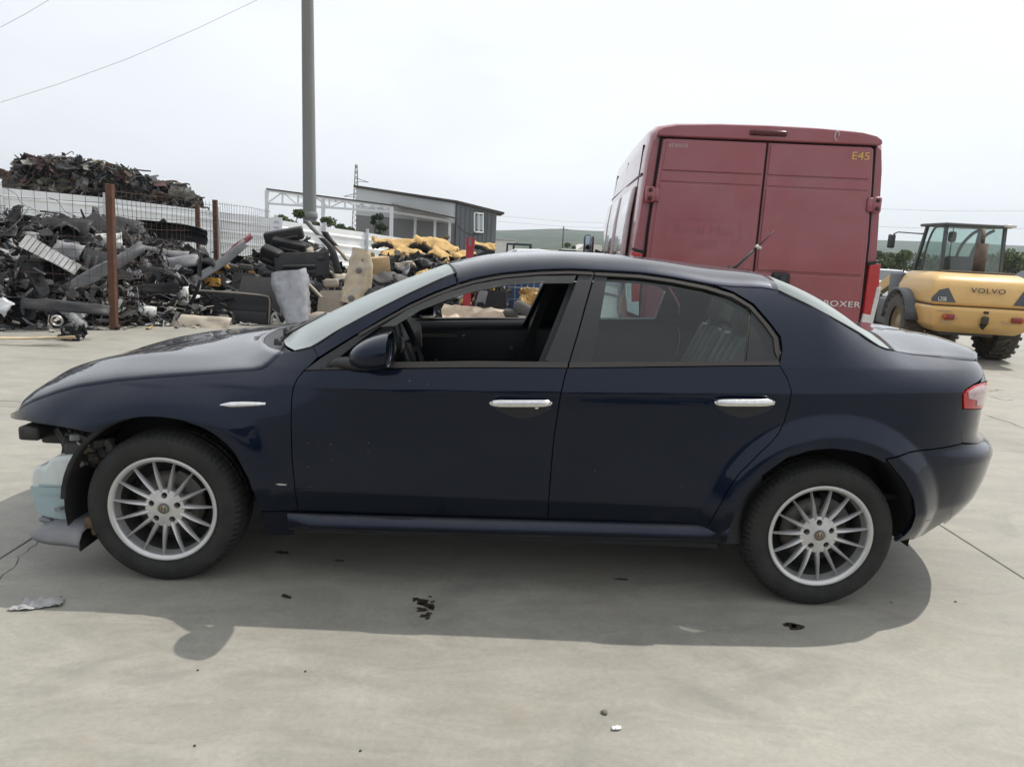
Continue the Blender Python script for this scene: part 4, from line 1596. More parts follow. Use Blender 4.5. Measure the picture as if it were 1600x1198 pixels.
# ------------------------------------------------------------------ the yard floor
def concrete_mat():
    m = bpy.data.materials.new('yard_concrete')
    m.use_nodes = True
    nt = m.node_tree; L = nt.links.new
    b = nt.nodes['Principled BSDF']
    geo = nn(nt, 'ShaderNodeNewGeometry')
    P = geo.outputs['Position']
    mp1 = nn(nt, 'ShaderNodeMapping'); mp1.inputs['Scale'].default_value = (1, 1.6, 1); mp1.inputs['Rotation'].default_value = (0, 0, .35); L(P, mp1.inputs['Vector'])
    n1 = nn(nt, 'ShaderNodeTexNoise', Scale=.55, Detail=10.0, Roughness=.62, Distortion=.6); L(mp1.outputs[0], n1.inputs['Vector'])
    r1 = nn(nt, 'ShaderNodeValToRGB'); L(n1.outputs['Fac'], r1.inputs['Fac'])
    e = r1.color_ramp.elements
    e[0].position = .30; e[0].color = (.232, .221, .190, 1)
    e[1].position = .70; e[1].color = (.312, .298, .256, 1)
    k = e.new(.5); k.color = (.277, .265, .228, 1)
    # trowel sweeps
    mp2 = nn(nt, 'ShaderNodeMapping'); mp2.inputs['Scale'].default_value = (1.0, 2.4, 1); mp2.inputs['Rotation'].default_value = (0, 0, -.30); L(P, mp2.inputs['Vector'])
    n2 = nn(nt, 'ShaderNodeTexNoise', Scale=2.2, Detail=9.0, Roughness=.7, Distortion=1.2); L(mp2.outputs[0], n2.inputs['Vector'])
    m2 = nn(nt, 'ShaderNodeMapRange'); m2.inputs['From Min'].default_value = .3; m2.inputs['From Max'].default_value = .7; m2.inputs['To Min'].default_value = .80; m2.inputs['To Max'].default_value = 1.14
    L(n2.outputs['Fac'], m2.inputs['Value'])
    h1 = nn(nt, 'ShaderNodeHueSaturation'); L(r1.outputs['Color'], h1.inputs['Color']); L(m2.outputs[0], h1.inputs['Value'])
    # fine grain
    n3 = nn(nt, 'ShaderNodeTexNoise', Scale=45.0, Detail=6.0, Roughness=.75); L(P, n3.inputs['Vector'])
    m3 = nn(nt, 'ShaderNodeMapRange'); m3.inputs['From Min'].default_value = .25; m3.inputs['From Max'].default_value = .75; m3.inputs['To Min'].default_value = .85; m3.inputs['To Max'].default_value = 1.12
    L(n3.outputs['Fac'], m3.inputs['Value'])
    h2 = nn(nt, 'ShaderNodeHueSaturation'); L(h1.outputs['Color'], h2.inputs['Color']); L(m3.outputs[0], h2.inputs['Value'])
    # each slab a shade of its own
    oi = nn(nt, 'ShaderNodeObjectInfo')
    m4 = nn(nt, 'ShaderNodeMapRange'); m4.inputs['To Min'].default_value = .96; m4.inputs['To Max'].default_value = 1.04; L(oi.outputs['Random'], m4.inputs['Value'])
    h3 = nn(nt, 'ShaderNodeHueSaturation'); L(h2.outputs['Color'], h3.inputs['Color']); L(m4.outputs[0], h3.inputs['Value'])
    # grey and brown stains
    n5 = nn(nt, 'ShaderNodeTexNoise', Scale=1.3, Detail=11.0, Roughness=.68, Distortion=.9); L(P, n5.inputs['Vector'])
    m5 = nn(nt, 'ShaderNodeMapRange'); m5.inputs['From Min'].default_value = .56; m5.inputs['From Max'].default_value = .74; m5.inputs['To Max'].default_value = .60; L(n5.outputs['Fac'], m5.inputs['Value'])
    x1 = nn(nt, 'ShaderNodeMix', data_type='RGBA'); x1.inputs['B'].default_value = (.14, .135, .125, 1); L(h3.outputs['Color'], x1.inputs['A']); L(m5.outputs[0], x1.inputs['Factor'])
    mp6 = nn(nt, 'ShaderNodeMapping'); mp6.inputs['Location'].default_value = (7.3, 2.1, 0); L(P, mp6.inputs['Vector'])
    n6 = nn(nt, 'ShaderNodeTexNoise', Scale=1.7, Detail=9.0, Roughness=.65, Distortion=.5); L(mp6.outputs[0], n6.inputs['Vector'])
    m6 = nn(nt, 'ShaderNodeMapRange'); m6.inputs['From Min'].default_value = .58; m6.inputs['From Max'].default_value = .76; m6.inputs['To Max'].default_value = .50; L(n6.outputs['Fac'], m6.inputs['Value'])
    x2 = nn(nt, 'ShaderNodeMix', data_type='RGBA'); x2.inputs['B'].default_value = (.27, .23, .175, 1); L(x1.outputs['Result'], x2.inputs['A']); L(m6.outputs[0], x2.inputs['Factor'])
    # pale laitance scuffs
    mp7 = nn(nt, 'ShaderNodeMapping'); mp7.inputs['Scale'].default_value = (3.2, 1, 1); mp7.inputs['Rotation'].default_value = (0, 0, .9); L(P, mp7.inputs['Vector'])
    n7 = nn(nt, 'ShaderNodeTexNoise', Scale=3.1, Detail=12.0, Roughness=.75, Distortion=2.0); L(mp7.outputs[0], n7.inputs['Vector'])
    m7 = nn(nt, 'ShaderNodeMapRange'); m7.inputs['From Min'].default_value = .60; m7.inputs['From Max'].default_value = .72; m7.inputs['To Max'].default_value = .30; L(n7.outputs['Fac'], m7.inputs['Value'])
    x3 = nn(nt, 'ShaderNodeMix', data_type='RGBA'); x3.inputs['B'].default_value = (.38, .365, .325, 1); L(x2.outputs['Result'], x3.inputs['A']); L(m7.outputs[0], x3.inputs['Factor'])
    n8 = nn(nt, 'ShaderNodeTexNoise', Scale=170.0, Detail=2.0, Roughness=.5); L(P, n8.inputs['Vector'])
    m8 = nn(nt, 'ShaderNodeMapRange'); m8.inputs['From Min'].default_value = .66; m8.inputs['From Max'].default_value = .74; m8.inputs['To Max'].default_value = .55; L(n8.outputs['Fac'], m8.inputs['Value'])
    x4 = nn(nt, 'ShaderNodeMix', data_type='RGBA'); x4.inputs['B'].default_value = (.13, .12, .10, 1); L(x3.outputs['Result'], x4.inputs['A']); L(m8.outputs[0], x4.inputs['Factor'])
    L(x4.outputs['Result'], b.inputs['Base Color'])
    rg = nn(nt, 'ShaderNodeMapRange'); rg.inputs['To Min'].default_value = .50; rg.inputs['To Max'].default_value = .78; L(n2.outputs['Fac'], rg.inputs['Value'])
    L(rg.outputs[0], b.inputs['Roughness'])
    b.inputs['Specular IOR Level'].default_value = .75
    ad = nn(nt, 'ShaderNodeMath', operation='MULTIPLY_ADD'); ad.inputs[1].default_value = .35; L(n3.outputs['Fac'], ad.inputs[0]); L(n2.outputs['Fac'], ad.inputs[2])
    bp = nn(nt, 'ShaderNodeBump', Strength=.25, Distance=.004); L(ad.outputs[0], bp.inputs['Height']); L(bp.outputs['Normal'], b.inputs['Normal'])
    return m


CONC = concrete_mat()
b = MB(); b.add([(-4000, -4000, -.05), (4000, -4000, -.05), (4000, 4000, -.05), (-4000, 4000, -.05)], [(0, 1, 2, 3)])
tag(b.build('ground', mat('dusty_ground', (.26, .25, .19), .95, var=.3, vscale=.05)), kind='structure')
SX, SY, SP = -.77, 2.80, 4.65
b = MB(); x0, x1 = SX-5*SP, SX+7*SP; y0, y1 = SY-4*SP, SY+6*SP
b.add([(x0, y0, -.012), (x1, y0, -.012), (x1, y1, -.012), (x0, y1, -.012)], [(0, 1, 2, 3)])
yard = tag(b.build('concrete_yard', mat('joint_filler', (.075, .07, .062), .9, var=.3, vscale=30)), kind='structure')
slab_me = None
for i in range(-5, 7):
    for j in range(-4, 6):
        if slab_me is None:
            b = MB(); g_ = .0035
            n_ = 6
            top = [(g_, g_), (SP-g_, g_), (SP-g_, SP-g_), (g_, SP-g_)]
            c_ = .004
            b.add([(x, y, -.003) for x, y in top]+[(x+(c_ if x < 1 else -c_), y+(c_ if y < 1 else -c_), 0) for x, y in top]+[(x, y, -.02) for x, y in top],
                  [(4, 5, 6, 7)]+[(k, (k+1) % 4, 4+(k+1) % 4, 4+k) for k in range(4)]+[(8+k, 8+(k+1) % 4, (k+1) % 4, k) for k in range(4)])
            slab_me = b.mesh('slab')
            slab_me.materials.append(CONC)
        o = link('slab', slab_me, None, yard)
        o.location = (SX+i*SP, SY+j*SP, 0)
# hairline cracks
CRK = mat('crack_dark', (.085, .08, .07), .95)
def crack(pts, w, name='crack'):
    random.seed(len(pts)*7)
    P = [Vector((p[0], p[1], 0)) for p in pts]
    dense = []
    for a, c in zip(P, P[1:]):
        n_ = max(2, int((c-a).length/.05))
        for k in range(n_):
            q = a.lerp(c, k/n_)
            dense.append(q+Vector((random.uniform(-.012, .012), random.uniform(-.012, .012), 0)))
    dense.append(P[-1])
    vs = []
    for i, q in enumerate(dense):
        d = (dense[min(i+1, len(dense)-1)]-dense[max(i-1, 0)]); d.normalize()
        n_ = Vector((-d.y, d.x, 0))
        ww = w*random.uniform(.4, 1.2)
        vs += [(q+n_*ww/2).to_tuple(), (q-n_*ww/2).to_tuple()]
    vs = [(x, y, .0012) for x, y, z in vs]
    b = MB(); b.add(vs, [(2*i, 2*i+1, 2*i+3, 2*i+2) for i in range(len(dense)-1)])
    return b.build(name, CRK, yard)
crack([gnd(0, 905), gnd(14, 890), gnd(30, 877), gnd(33, 868), gnd(48, 856), gnd(62, 844)], .004)
crack([gnd(1540, 648), gnd(1560, 655), gnd(1580, 660), gnd(1600, 669)], .018)
crack([gnd(1545, 612), gnd(1560, 609), gnd(1568, 610)], .02)
crack([gnd(1550, 620), gnd(1570, 626), gnd(1582, 625)], .02)
crack([gnd(0, 626), gnd(20, 627), gnd(34, 628)], .012)
# damp and oil marks
def blotch(pts, name, m, seed, n=1, spread=.0, zoff=.0016):
    random.seed(seed)
    for (px, py, r, asp) in pts:
        c = gnd(px, py)
        vs = []
        nseg = 22
        ph = random.uniform(0, 6)
        for k in range(nseg):
            a = 2*PI*k/nseg
            rr = r*(1+.28*math.sin(2*a+ph)+.18*math.sin(5*a+ph*2)+random.uniform(-.16, .16))
            vs.append((c[0]+rr*math.cos(a)*asp, c[1]+rr*math.sin(a), zoff))
        b = MB(); b.add(vs, [tuple(range(nseg))])
        b.build(name, m, yard)
OILM = mat('oil_spot', (.035, .027, .02), .45, var=.3, vscale=40)
random.seed(3)
sp = [(448, 932, .014, 1.3), (443, 929, .007, 1), (652, 936, .012, 1.5), (660, 940, .02, 1.1), (668, 945, .022, 1.2), (660, 953, .018, .9), (673, 950, .016, .8), (664, 962, .016, 1.0), (676, 940, .009, 1), (647, 938, .008, 1), (672, 932, .007, 1), (668, 966, .008, 1.2), (655, 950, .009, 1), (671, 958, .01, .9),
      (1237, 977, .018, 1.6), (1246, 979, .016, 1.8), (1228, 976, .01, 1.5), (1253, 978, .008, 1), (1393, 941, .006, 1), (441, 863, .02, 1.3), (530, 876, .012, 1.6), (972, 905, .012, 2), (1240, 983, .008, 1.6)]
blotch(sp, 'oil_spot', OILM, 9)
# ------------------------------------------------------------------ litter on the slab
def crumple(name, c, w, d, h, m, seed, rz=0.0, n=9):
    rs = np.random.RandomState(seed)
    rows = []
    for i in range(n):
        row = []
        for j in range(n):
            u, v = i/(n-1)*2-1, j/(n-1)*2-1
            k = 1-.25*rs.rand() if max(abs(u), abs(v)) > .9 else 1
            row.append((u*w/2*k, v*d/2*k, .004+h*abs(rs.randn())*.5*(1-.7*max(abs(u), abs(v)))))
        rows.append(row)
    b = MB(); b.grid(rows)
    o = b.build(name, m); o.location = (c[0], c[1], 0); o.rotation_euler = (0, 0, rz)
    solidify(o, .002, 1)
    return o
BAGM = mat('cloudy_polythene', (.36, .36, .36), .3, var=.1)
o = crumple('plastic_bag', gnd(66, 944), .16, .085, .035, BAGM, 4, .25, 12); tag(o, 'crumpled clear plastic scrap on the concrete below the front wheel', 'plastic')
o = crumple('plastic_scrap', gnd(35, 952), .10, .03, .018, BAGM, 8, .15, 8); tag(o, 'thin strip of clear plastic beside the crumpled plastic scrap', 'plastic')
o = crumple('paper_scrap', gnd(963, 1139), .032, .016, .012, mat('white_paper', (.8, .79, .76), .7), 6, .2, 7); tag(o, 'tiny white paper scrap on the sunny concrete', 'paper')
def pebble(px, py, r, col, label, seed):
    bm = bmesh.new(); bmesh.ops.create_icosphere(bm, subdivisions=2, radius=r)
    rs = np.random.RandomState(seed)
    for v in bm.verts: v.co *= 1+rs.uniform(-.25, .2)
    for v in bm.verts: v.co.z *= .55
    me = bpy.data.meshes.new('pebble'); bm.to_mesh(me); bm.free()
    for p in me.polygons: p.use_smooth = True
    o = link('pebble', me, mat('pebble_'+str(col), col, .9)); c = gnd(px, py); o.location = (c[0], c[1], r*.42)
    if label: tag(o, label, 'stone', 'small stones on the concrete')
    return o
pebble(944, 1114, .011, (.16, .14, .11), 'brown pebble near the white paper scrap', 1)
pebble(1493, 940, .006, (.2, .17, .13), 'tiny brown stone right of the car shadow', 2)
for k, (x, y) in enumerate(((309, 1047), (477, 1049), (304, 1165), (563, 1173))):
    pebble(x, y, .004, (.05, .045, .04), 'speck of dark grit on the sunny concrete', 10+k)

# ------------------------------------------------------------------ the red van
RED_P = mat('faded_red_paint', (.27, .045, .058), .36, var=.12, vscale=2.5, coat=.9, dirt=.45, dcol=(.31, .15, .165), dscale=1.4)
REDD = mat('dark_red_trim', (.055, .012, .014), .5)
GAPM = mat('shut_line_black', (.008, .006, .006), .8)
van = empty('red_van', (3.405, 3.2, 0), (0, 0, rad(-4.5)))
tag(van, 'tall red panel van seen from behind with twin rear doors', 'van')
# body: lofted sections (local y runs forward); half width and roof follow the real shell
def van_section(y, w, ztop, zbot=.30):
    """right half outline from roof centre to sill, mirrored"""
    pts = [(0, ztop), (.35*w/1.0, ztop-.004), (.70*w, ztop-.018), (.84*w, ztop-.045), (.90*w, ztop-.10), (.925*w, ztop-.25), (.965*w, ztop-.75), (1.0*w, 1.15), (1.01*w, .95), (1.0*w, .6), (.98*w, zbot)]
    return [(x, y, z) for x, z in pts]
secs = []
for y, w, zt, in ((.0, .995, 2.41), (.03, 1.005, 2.455), (.10, 1.012, 2.485), (.30, 1.015, 2.515), (1.5, 1.02, 2.53), (3.2, 1.02, 2.51), (3.55, 1.01, 2.46), (3.9, .98, 2.15), (4.25, .95, 1.60), (4.5, .93, 1.32), (4.85, .85, 1.15), (4.98, .7, .95)):
    R = van_section(y, w, zt)
    secs.append([(-x, yy, z) for x, yy, z in R[::-1]]+R[1:])
b = MB(); b.grid(secs)
b.add(secs[-1], [tuple(range(len(secs[-1])))])
body = b.build('body_shell', RED_P, van)
# rear frame round the doors, doors set inside it
def rear_poly(inset_x, top, bot):
    w = .945
    return [(-w+inset_x+.0, bot), (-.945+inset_x, 1.15), (-.91+inset_x, 1.6), (-.865+inset_x, 2.05), (-.845+inset_x, top-.03), (-.82+inset_x, top), (.82-inset_x, top), (.845-inset_x, top-.03), (.865-inset_x, 2.05), (.91-inset_x, 1.6), (.945-inset_x, 1.15), (.945-inset_x, bot)]
full = [(x, z) for x, z in [(s[0], s[2]) for s in secs[0]]]
b = MB(); b.prism(full, -.002, .04); b.build('rear_frame', RED_P, van)
b = MB()
lip = [(-.88, 2.355), (-.875, 2.385), (-.83, 2.412), (-.72, 2.435), (-.4, 2.452), (0, 2.457), (.4, 2.452), (.72, 2.435), (.83, 2.412), (.875, 2.385), (.88, 2.355), (.86, 2.342), (-.86, 2.342)]
b.prism(lip, -.055, .02); hd = b.build('roof_header', RED_P, van); bevel(hd, .015, 2)
def door(sgn):
    """rear leaf: pressed panel with its swage lines"""
    xi = .0035
    ol = [(xi, .56), (.885, .56), (.89, 1.1), (.875, 1.6), (.845, 2.05), (.822, 2.315), (.80, 2.33), (xi, 2.33)]
    ol = [(sgn*x, z) for x, z in ol]
    b = MB(); b.prism(ol, -.040, .01)
    d = b.build('rear_door', RED_P, van); bevel(d, .010, 2)
    # raised fields between two horizontal grooves
    def xedge(z): return np.interp(z, [.56, 1.1, 1.6, 2.05, 2.29], [.885, .89, .875, .845, .82])
    def field(z0, z1, dep, name, m=RED_P, x0=.022, mg=.03):
        n_ = 5
        pl = [(sgn*x0, z0), (sgn*(xedge(z0)-mg), z0), (sgn*(xedge((z0+z1)/2)-mg), (z0+z1)/2), (sgn*(xedge(z1)-mg), z1), (sgn*x0, z1)]
        b = MB(); b.prism(pl, -.040-dep, -.038)
        o = b.build(name, m, d); bevel(o, dep*.8, 2)
    field(2.085, 2.315, .010, 'upper_field')
    field(2.0, 2.07, .006, 'swage_band')
    field(1.335, 1.985, .011, 'middle_field')
    field(.60, 1.315, .015, 'lower_field')
    # hinge on the outer edge
    hx = sgn*.83
    for zz in (1.89, .80):
        b = MB()
        xh = sgn*(np.interp(zz, [.56, 1.1, 1.6, 2.05], [.925, .93, .917, .88]))
        b.rbox((xh, -.055, zz), (.075, .05, .13), .02)
        b.rbox((xh-sgn*.05, -.058, zz), (.05, .03, .11), .012)
        h = b.build('hinge', RED_P, d)
        b = MB()
        for q in (-.03, .035):
            b = MB(); b.lathe([(0, -.006), (.016, -.006), (.018, 0)], c=(xh, -.08, zz+q), axis='Y', n=14)
            b.build('hinge_bolt', REDD, d)
    return d
dl, dr = door(-1), door(1)
b = MB(); b.box((0, -.034, 1.44), (.007, .02, 1.77)); b.build('centre_seal', GAPM, van)
for sgn in (-1, 1):
    b = MB()
    pl = [(sgn*.888, .54), (sgn*.905, .54), (sgn*.91, 1.1), (sgn*.895, 1.6), (sgn*.865, 2.05), (sgn*.845, 2.345), (sgn*.825, 2.345), (sgn*.845, 2.05), (sgn*.875, 1.6), (sgn*.89, 1.1)]
    b.prism(pl, -.022, .0); b.build('door_seal', GAPM, van)
b = MB(); b.box((0, -.022, 2.343), (1.66, .03, .016)); b.build('door_seal', GAPM, van)
# high brake lamp, lock, lamps, bumper
b = MB(); b.rbox((-.01, -.058, 2.398), (.29, .03, .042), .012); hb = b.build('high_brake_lamp', mat('dark_lamp', (.10, .012, .014), .2), van)
b = MB()
for k in range(10): b.box((-.127+.026*k, -.0745, 2.398), (.004, .004, .03))
b.build('lamp_rib', mat('lamp_rib_dark', (.03, .008, .008), .4), hb)
b = MB()
b.rbox((.215, -.058, 1.245), (.15, .05, .16), .05, seg=4)
lk = b.build('door_latch', mat('latch_black', (.012, .012, .013), .4), dr)
b = MB(); b.rbox((.22, -.09, 1.235), (.05, .03, .13), .015); b.build('latch_grip', mat('latch_grip_black', (.02, .02, .021), .35), dr)
VRED = mat('van_lamp_red', (.42, .016, .022), .12, coat=.7, var=.15, vscale=12)
VCLR = mat('van_lamp_clear', (.62, .60, .58), .15, coat=.6, var=.2, vscale=25)
VBLK = mat('van_lamp_edge', (.01, .01, .01), .4)
for sgn in (-1, 1):
    ol = [(sgn*.905, .92), (sgn*1.0, .95), (sgn*1.02, 1.15), (sgn*1.0, 1.44), (sgn*.91, 1.42), (sgn*.91, 1.15)]
    b = MB(); b.prism(ol, -.045, .08); lm = b.build('tail_lamp', VRED, van); bevel(lm, .012, 2)
    ol = [(sgn*.90, .905), (sgn*1.0, .94), (sgn*1.03, 1.25), (sgn*.99, 1.25), (sgn*.97, 1.02), (sgn*.91, 1.03)]
    b = MB(); b.prism(ol, -.050, .07); c_ = b.build('reversing_lens', VCLR, lm); bevel(c_, .008, 2)
    b = MB(); b.prism([(sgn*.90, 1.425), (sgn*1.0, 1.445), (sgn*1.0, 1.462), (sgn*.90, 1.442)], -.046, .07); b.build('lamp_seal', VBLK, lm)
    b = MB(); b.prism([(sgn*.905, .56), (sgn*.99, .58), (sgn*1.0, .90), (sgn*.905, .885)], -.04, .05); q = b.build('corner_panel', RED_P, van); bevel(q, .01, 2)
b = MB(); b.rbox((0, -.07, .46), (1.9, .22, .18), .05); b.build('rear_bumper', mat('van_bumper_black', (.03, .03, .032), .7, var=.2), van)
b = MB(); b.box((0, .9, .40), (1.7, 1.4, .25)); b.build('chassis', DARK, van)
# sides: pressed panels with their reflection painted in as a pale colour, seams, sliding rail
PALE = mat('side_pale_reflection', (.36, .26, .27), .10, var=.05, vscale=4, coat=.6)  # pale base colour stands in for what the sides reflect
for sgn in (-1,):
    pass
for y0_, y1_ in ((.34, 1.62), (1.68, 3.0), (3.06, 3.7)):
    for sgn in (-1, 1):
        rows = []
        for z, xo in ((1.16, 1.026), (1.45, 1.014), (1.75, .995), (1.98, .966)):
            rows.append([(sgn*(xo*1.0), yy, z) for yy in np.linspace(y0_, y1_, 4)])
        b = MB(); b.grid(rows); o = b.build('side_window', PALE, van); solidify(o, .012, 1 if sgn < 0 else -1)
for yy in (.31, 1.65, 3.03):
    for sgn in (-1, 1):
        b = MB(); b.bar((sgn*1.024, yy, 1.1), (sgn*.935, yy, 2.32), .012, .012, up=(0, 1, 0)); b.build('side_seam', GAPM, van)
for sgn in (-1, 1):
    b = MB(); b.bar((sgn*.955, .1, 2.06), (sgn*.955, 3.4, 2.06), .012, .02); b.build('side_rail', REDD, van)
for hx in (-.88, .88):
    for hy in (.95, 4.1):
        wv = empty('wheel', (hx, hy, .34), (0, 0, 0), van)
        b = MB(); b.lathe([(.21, -.10), (.30, -.11), (.335, -.07), (.34, 0), (.335, .07), (.30, .11), (.21, .10)], axis='X', n=36); b.build('tyre', mat('van_tyre', (.02, .02, .02), .8), wv)
        b = MB(); b.lathe([(0, -.06), (.15, -.07), (.21, -.09), (.21, .09), (.15, .07), (0, .06)], axis='X', n=24); b.build('rim', mat('van_rim', (.35, .35, .35), .4, metal=.6), wv)
b = MB(); b.rbox((-1.19, 3.98, 1.48), (.14, .12, .30), .045); mr_ = b.build('door_mirror', mat('mirror_black', (.02, .022, .024), .35), van)
b = MB(); b.bar((-1.10, 4.0, 1.42), (-.93, 4.0, 1.36), .05, .04); b.build('mirror_arm', mat('mirror_black', (.02, .02, .02), .4), mr_)
b = MB(); b.rbox((-1.19, 3.915, 1.50), (.10, .012, .22), .005); b.build('mirror_glass', mat('van_mirror_glass', (.3, .36, .4), .05, metal=1), mr_)
b = MB(); b.rbox((1.19, 3.98, 1.48), (.14, .12, .30), .045); mr_ = b.build('door_mirror', mat('mirror_black', (.02, .022, .024), .35), van)
# writing
def letter(body, size, x, z, m, parent, depth=.001, y=-.0545, spacing=1.0, name='lettering', sx=1.0):
    me = text_mesh(body, size, depth, spacing)
    o = link(name, me, m, parent)
    o.location = (x, y, z); o.rotation_euler = (PI/2, 0, 0); o.scale = (sx, 1, 1)
    return o
GOLD = mat('yellow_vinyl', (.62, .42, .10), .5)
letter('E45', .085, .725, 2.255, GOLD, dr, y=-.0515, sx=1.15)
letter('4530035', .040, -.70, 2.275, mat('pale_vinyl', (.48, .36, .33), .5), dl, y=-.0515, sx=1.1)
BOXM = mat('badge_chrome', (.70, .68, .65), .3, metal=.5)
letter('BOXER', .066, .725, 1.096, BOXM, dr, .004, y=-.057, spacing=1.08, sx=1.35)
GHOST = mat('faded_vinyl_ghost', (.238, .036, .048), .36, var=.12, vscale=2.5, coat=.9, dirt=.45, dcol=(.29, .135, .15), dscale=1.4)
letter('Royal Mail', .105, -.445, 1.628, GHOST, dl, y=-.0520, sx=1.1)
b = MB()
for x_, z_, w_, h_ in ((-.445, 1.703, .60, .006), (-.445, 1.548, .60, .006), (-.743, 1.625, .006, .16), (-.147, 1.625, .006, .16), (-.42, 1.512, .21, .062), (-.45, 1.716, .21, .014)):
    b.box((x_, -.0512, z_), (w_, .0012, h_))
b.build('sticker_ghost', GHOST, dl)
b = MB()
ring = [(0.52+.016*math.cos(a), -.058, 2.40+.035*math.sin(a)) for a in [2*PI*k/20 for k in range(17)]]
b.tube(ring, .004, 5); b.build('paint_scratch', mat('scratched_primer', (.6, .55, .54), .7), van)

# ------------------------------------------------------------------ the wheel loader
YEL = mat('loader_yellow', (.68, .43, .155), .42, var=.10, vscale=4, coat=.2, dirt=.35, dcol=(.36, .25, .10), dscale=4)
LDK = mat('loader_dark_grey', (.075, .080, .086), .5, var=.2)
LGL = glass_mat('loader_glass', (.72, .84, .81), .10, dcol=(.45, .52, .50))
LTY = mat('dusty_tractor_tyre', (.075, .068, .058), .9, var=.35, vscale=14, bump=.3, bscale=40)
ld = empty('wheel_loader', (8.78, 9.02, 0), (0, 0, rad(-10)))
tag(ld, 'yellow compact wheel loader with dark grey cab parked behind the car', 'loader')
def loader_wheel(x, y, rz=0):
    wv = empty('wheel', (x, y, .50), (0, 0, rz), ld)
    b = MB()
    b.lathe([(.26, -.15), (.36, -.17), (.44, -.165), (.475, -.14), (.48, 0), (.475, .14), (.44, .165), (.36, .17), (.26, .15)], axis='X', n=40)
    b.build('tyre', LTY, wv)
    b = MB()
    for k in range(22):
        a = 2*PI*k/22
        for s_ in (-1, 1):
            aa = a+(PI/22 if s_ > 0 else 0)
            R = Matrix.Rotation(-aa, 3, 'X')
            # chevron lug
            p = [Vector((s_*.0, .46, -.03)), Vector((s_*.165, .40, .05))]
            pts = []
            for t, r_, dz in ((0.0, .475, -.02), (.5, .478, .02), (1.0, .462, .065)):
                pts.append((s_*.168*t, r_*math.cos(aa+dz*1.6), r_*math.sin(aa+dz*1.6)))
            for q0, q1 in zip(pts, pts[1:]):
                b.bar(q0, q1, .052, .055, up=(0, math.cos(aa), math.sin(aa)))
    b.build('tread_lugs', LTY, wv)['kind'] = 'stuff'
    b = MB(); b.lathe([(0, -.09), (.12, -.09), (.14, -.05), (.24, -.06), (.265, -.12), (.27, 0), (.265, .12), (.24, .06), (.14, .05), (0, .05)], axis='X', n=28)
    b.build('rim', mat('dusty_rim', (.30, .24, .14), .7, var=.3), wv)
    return wv
for x, y in ((-.71, 0), (.71, 0), (-.71, 2.05), (.71, 2.05)):
    loader_wheel(x, y)
# counterweight and engine cover (rear at -y)
def loft_box(name, secs_, m, parent, bev=.04, seg=3):
    b = MB()
    n_ = len(secs_[0])
    vs = [p for s_ in secs_ for p in s_]
    fs = []
    for i in range(len(secs_)-1):
        for k in range(n_):
            fs.append((i*n_+k, i*n_+(k+1) % n_, (i+1)*n_+(k+1) % n_, (i+1)*n_+k))
    fs += [tuple(range(n_)), tuple(range((len(secs_)-1)*n_, len(secs_)*n_))]
    b.add(vs, fs)
    o = b.build(name, m, parent); bevel(o, bev, seg)
    for p in o.data.polygons: p.use_smooth = True
    return o
def rect(z, xw, y0_, y1_, cx=0): return [(cx-xw, y0_, z), (cx+xw, y0_, z), (cx+xw, y1_, z), (cx-xw, y1_, z)]
b = MB(); b.rbox((-.63, .64, 1.0), (.20, .60, .62), .04); b.build('cab_step', LDK, ld)
cwt = loft_box('counterweight', [rect(.46, .56, -.90, .30), rect(.56, .70, -1.02, .35), rect(.80, .76, -1.08, .35), rect(.86, .76, -1.07, .35)], YEL, ld, .035)
hoodL = loft_box('engine_cover', [rect(.875, .74, -1.05, .45), rect(1.12, .735, -1.02, .45), rect(1.28, .70, -.93, .45), rect(1.36, .58, -.72, .45)], YEL, ld, .06, 4)
b = MB(); b.box((0, -.35, .868), (1.45, 1.3, .012)); b.build('cover_seam', LDK, ld)
b = MB(); b.rbox((.10, -.42, 1.375), (.95, .34, .035), .012); b.build('cover_grille', mat('grille_brown', (.10, .085, .06), .7), hoodL)
for sgn in (-1, 1):
    b = MB(); b.rbox((sgn*.47, -1.085, .705), (.15, .03, .085), .015); b.build('rear_lamp', mat('loader_lamp_red', (.22, .02, .015), .25, coat=.4), cwt)
    b = MB(); b.rbox((sgn*.545, -1.087, .71), (.05, .03, .06), .01); b.build('lamp_bracket', mat('orange_reflector', (.45, .09, .02), .3), cwt)
    # dark corner flash that carries the model plate
    y_ = -1.048
    pl = [(sgn*.40, .925), (sgn*.735, .925), (sgn*.735, .98), (sgn*.64, 1.10), (sgn*.52, 1.135)]
    b = MB(); b.add([(x, -1.062+(z-.875)*.125, z) for x, z in pl]+[(x, -1.03+(z-.875)*.12, z) for x, z in pl], [tuple(range(5)), tuple(range(5, 10))]+[(k, (k+1) % 5, 5+(k+1) % 5, 5+k) for k in range(5)])
    b.build('corner_flash', mat('flash_grey', (.075, .08, .088), .5), hoodL)
    me = text_mesh('L25B', .085, .001, .95)
    o = link('model_plate', me, mat('plate_white', (.75, .74, .70), .5), hoodL); o.location = (sgn*.60, -1.068, .965); o.rotation_euler = (PI/2-.12, 0, 0); o.scale = (.72, 1, 1)
me = text_mesh('VOLVO', .105, .004, 1.1)
o = link('maker_name', me, mat('name_dark', (.06, .065, .075), .5), hoodL); o.location = (.03, -1.047, 1.115); o.rotation_euler = (PI/2-.11, 0, 0); o.scale = (1.30, 1, 1)
b = MB(); b.rbox((.03, -1.09, .68), (.10, .05, .12), .02); b.rbox((.03, -1.09, .80), (.07, .03, .04), .01)
b.build('tow_hitch', mat('greasy_hitch', (.05, .04, .028), .7, var=.4), cwt)
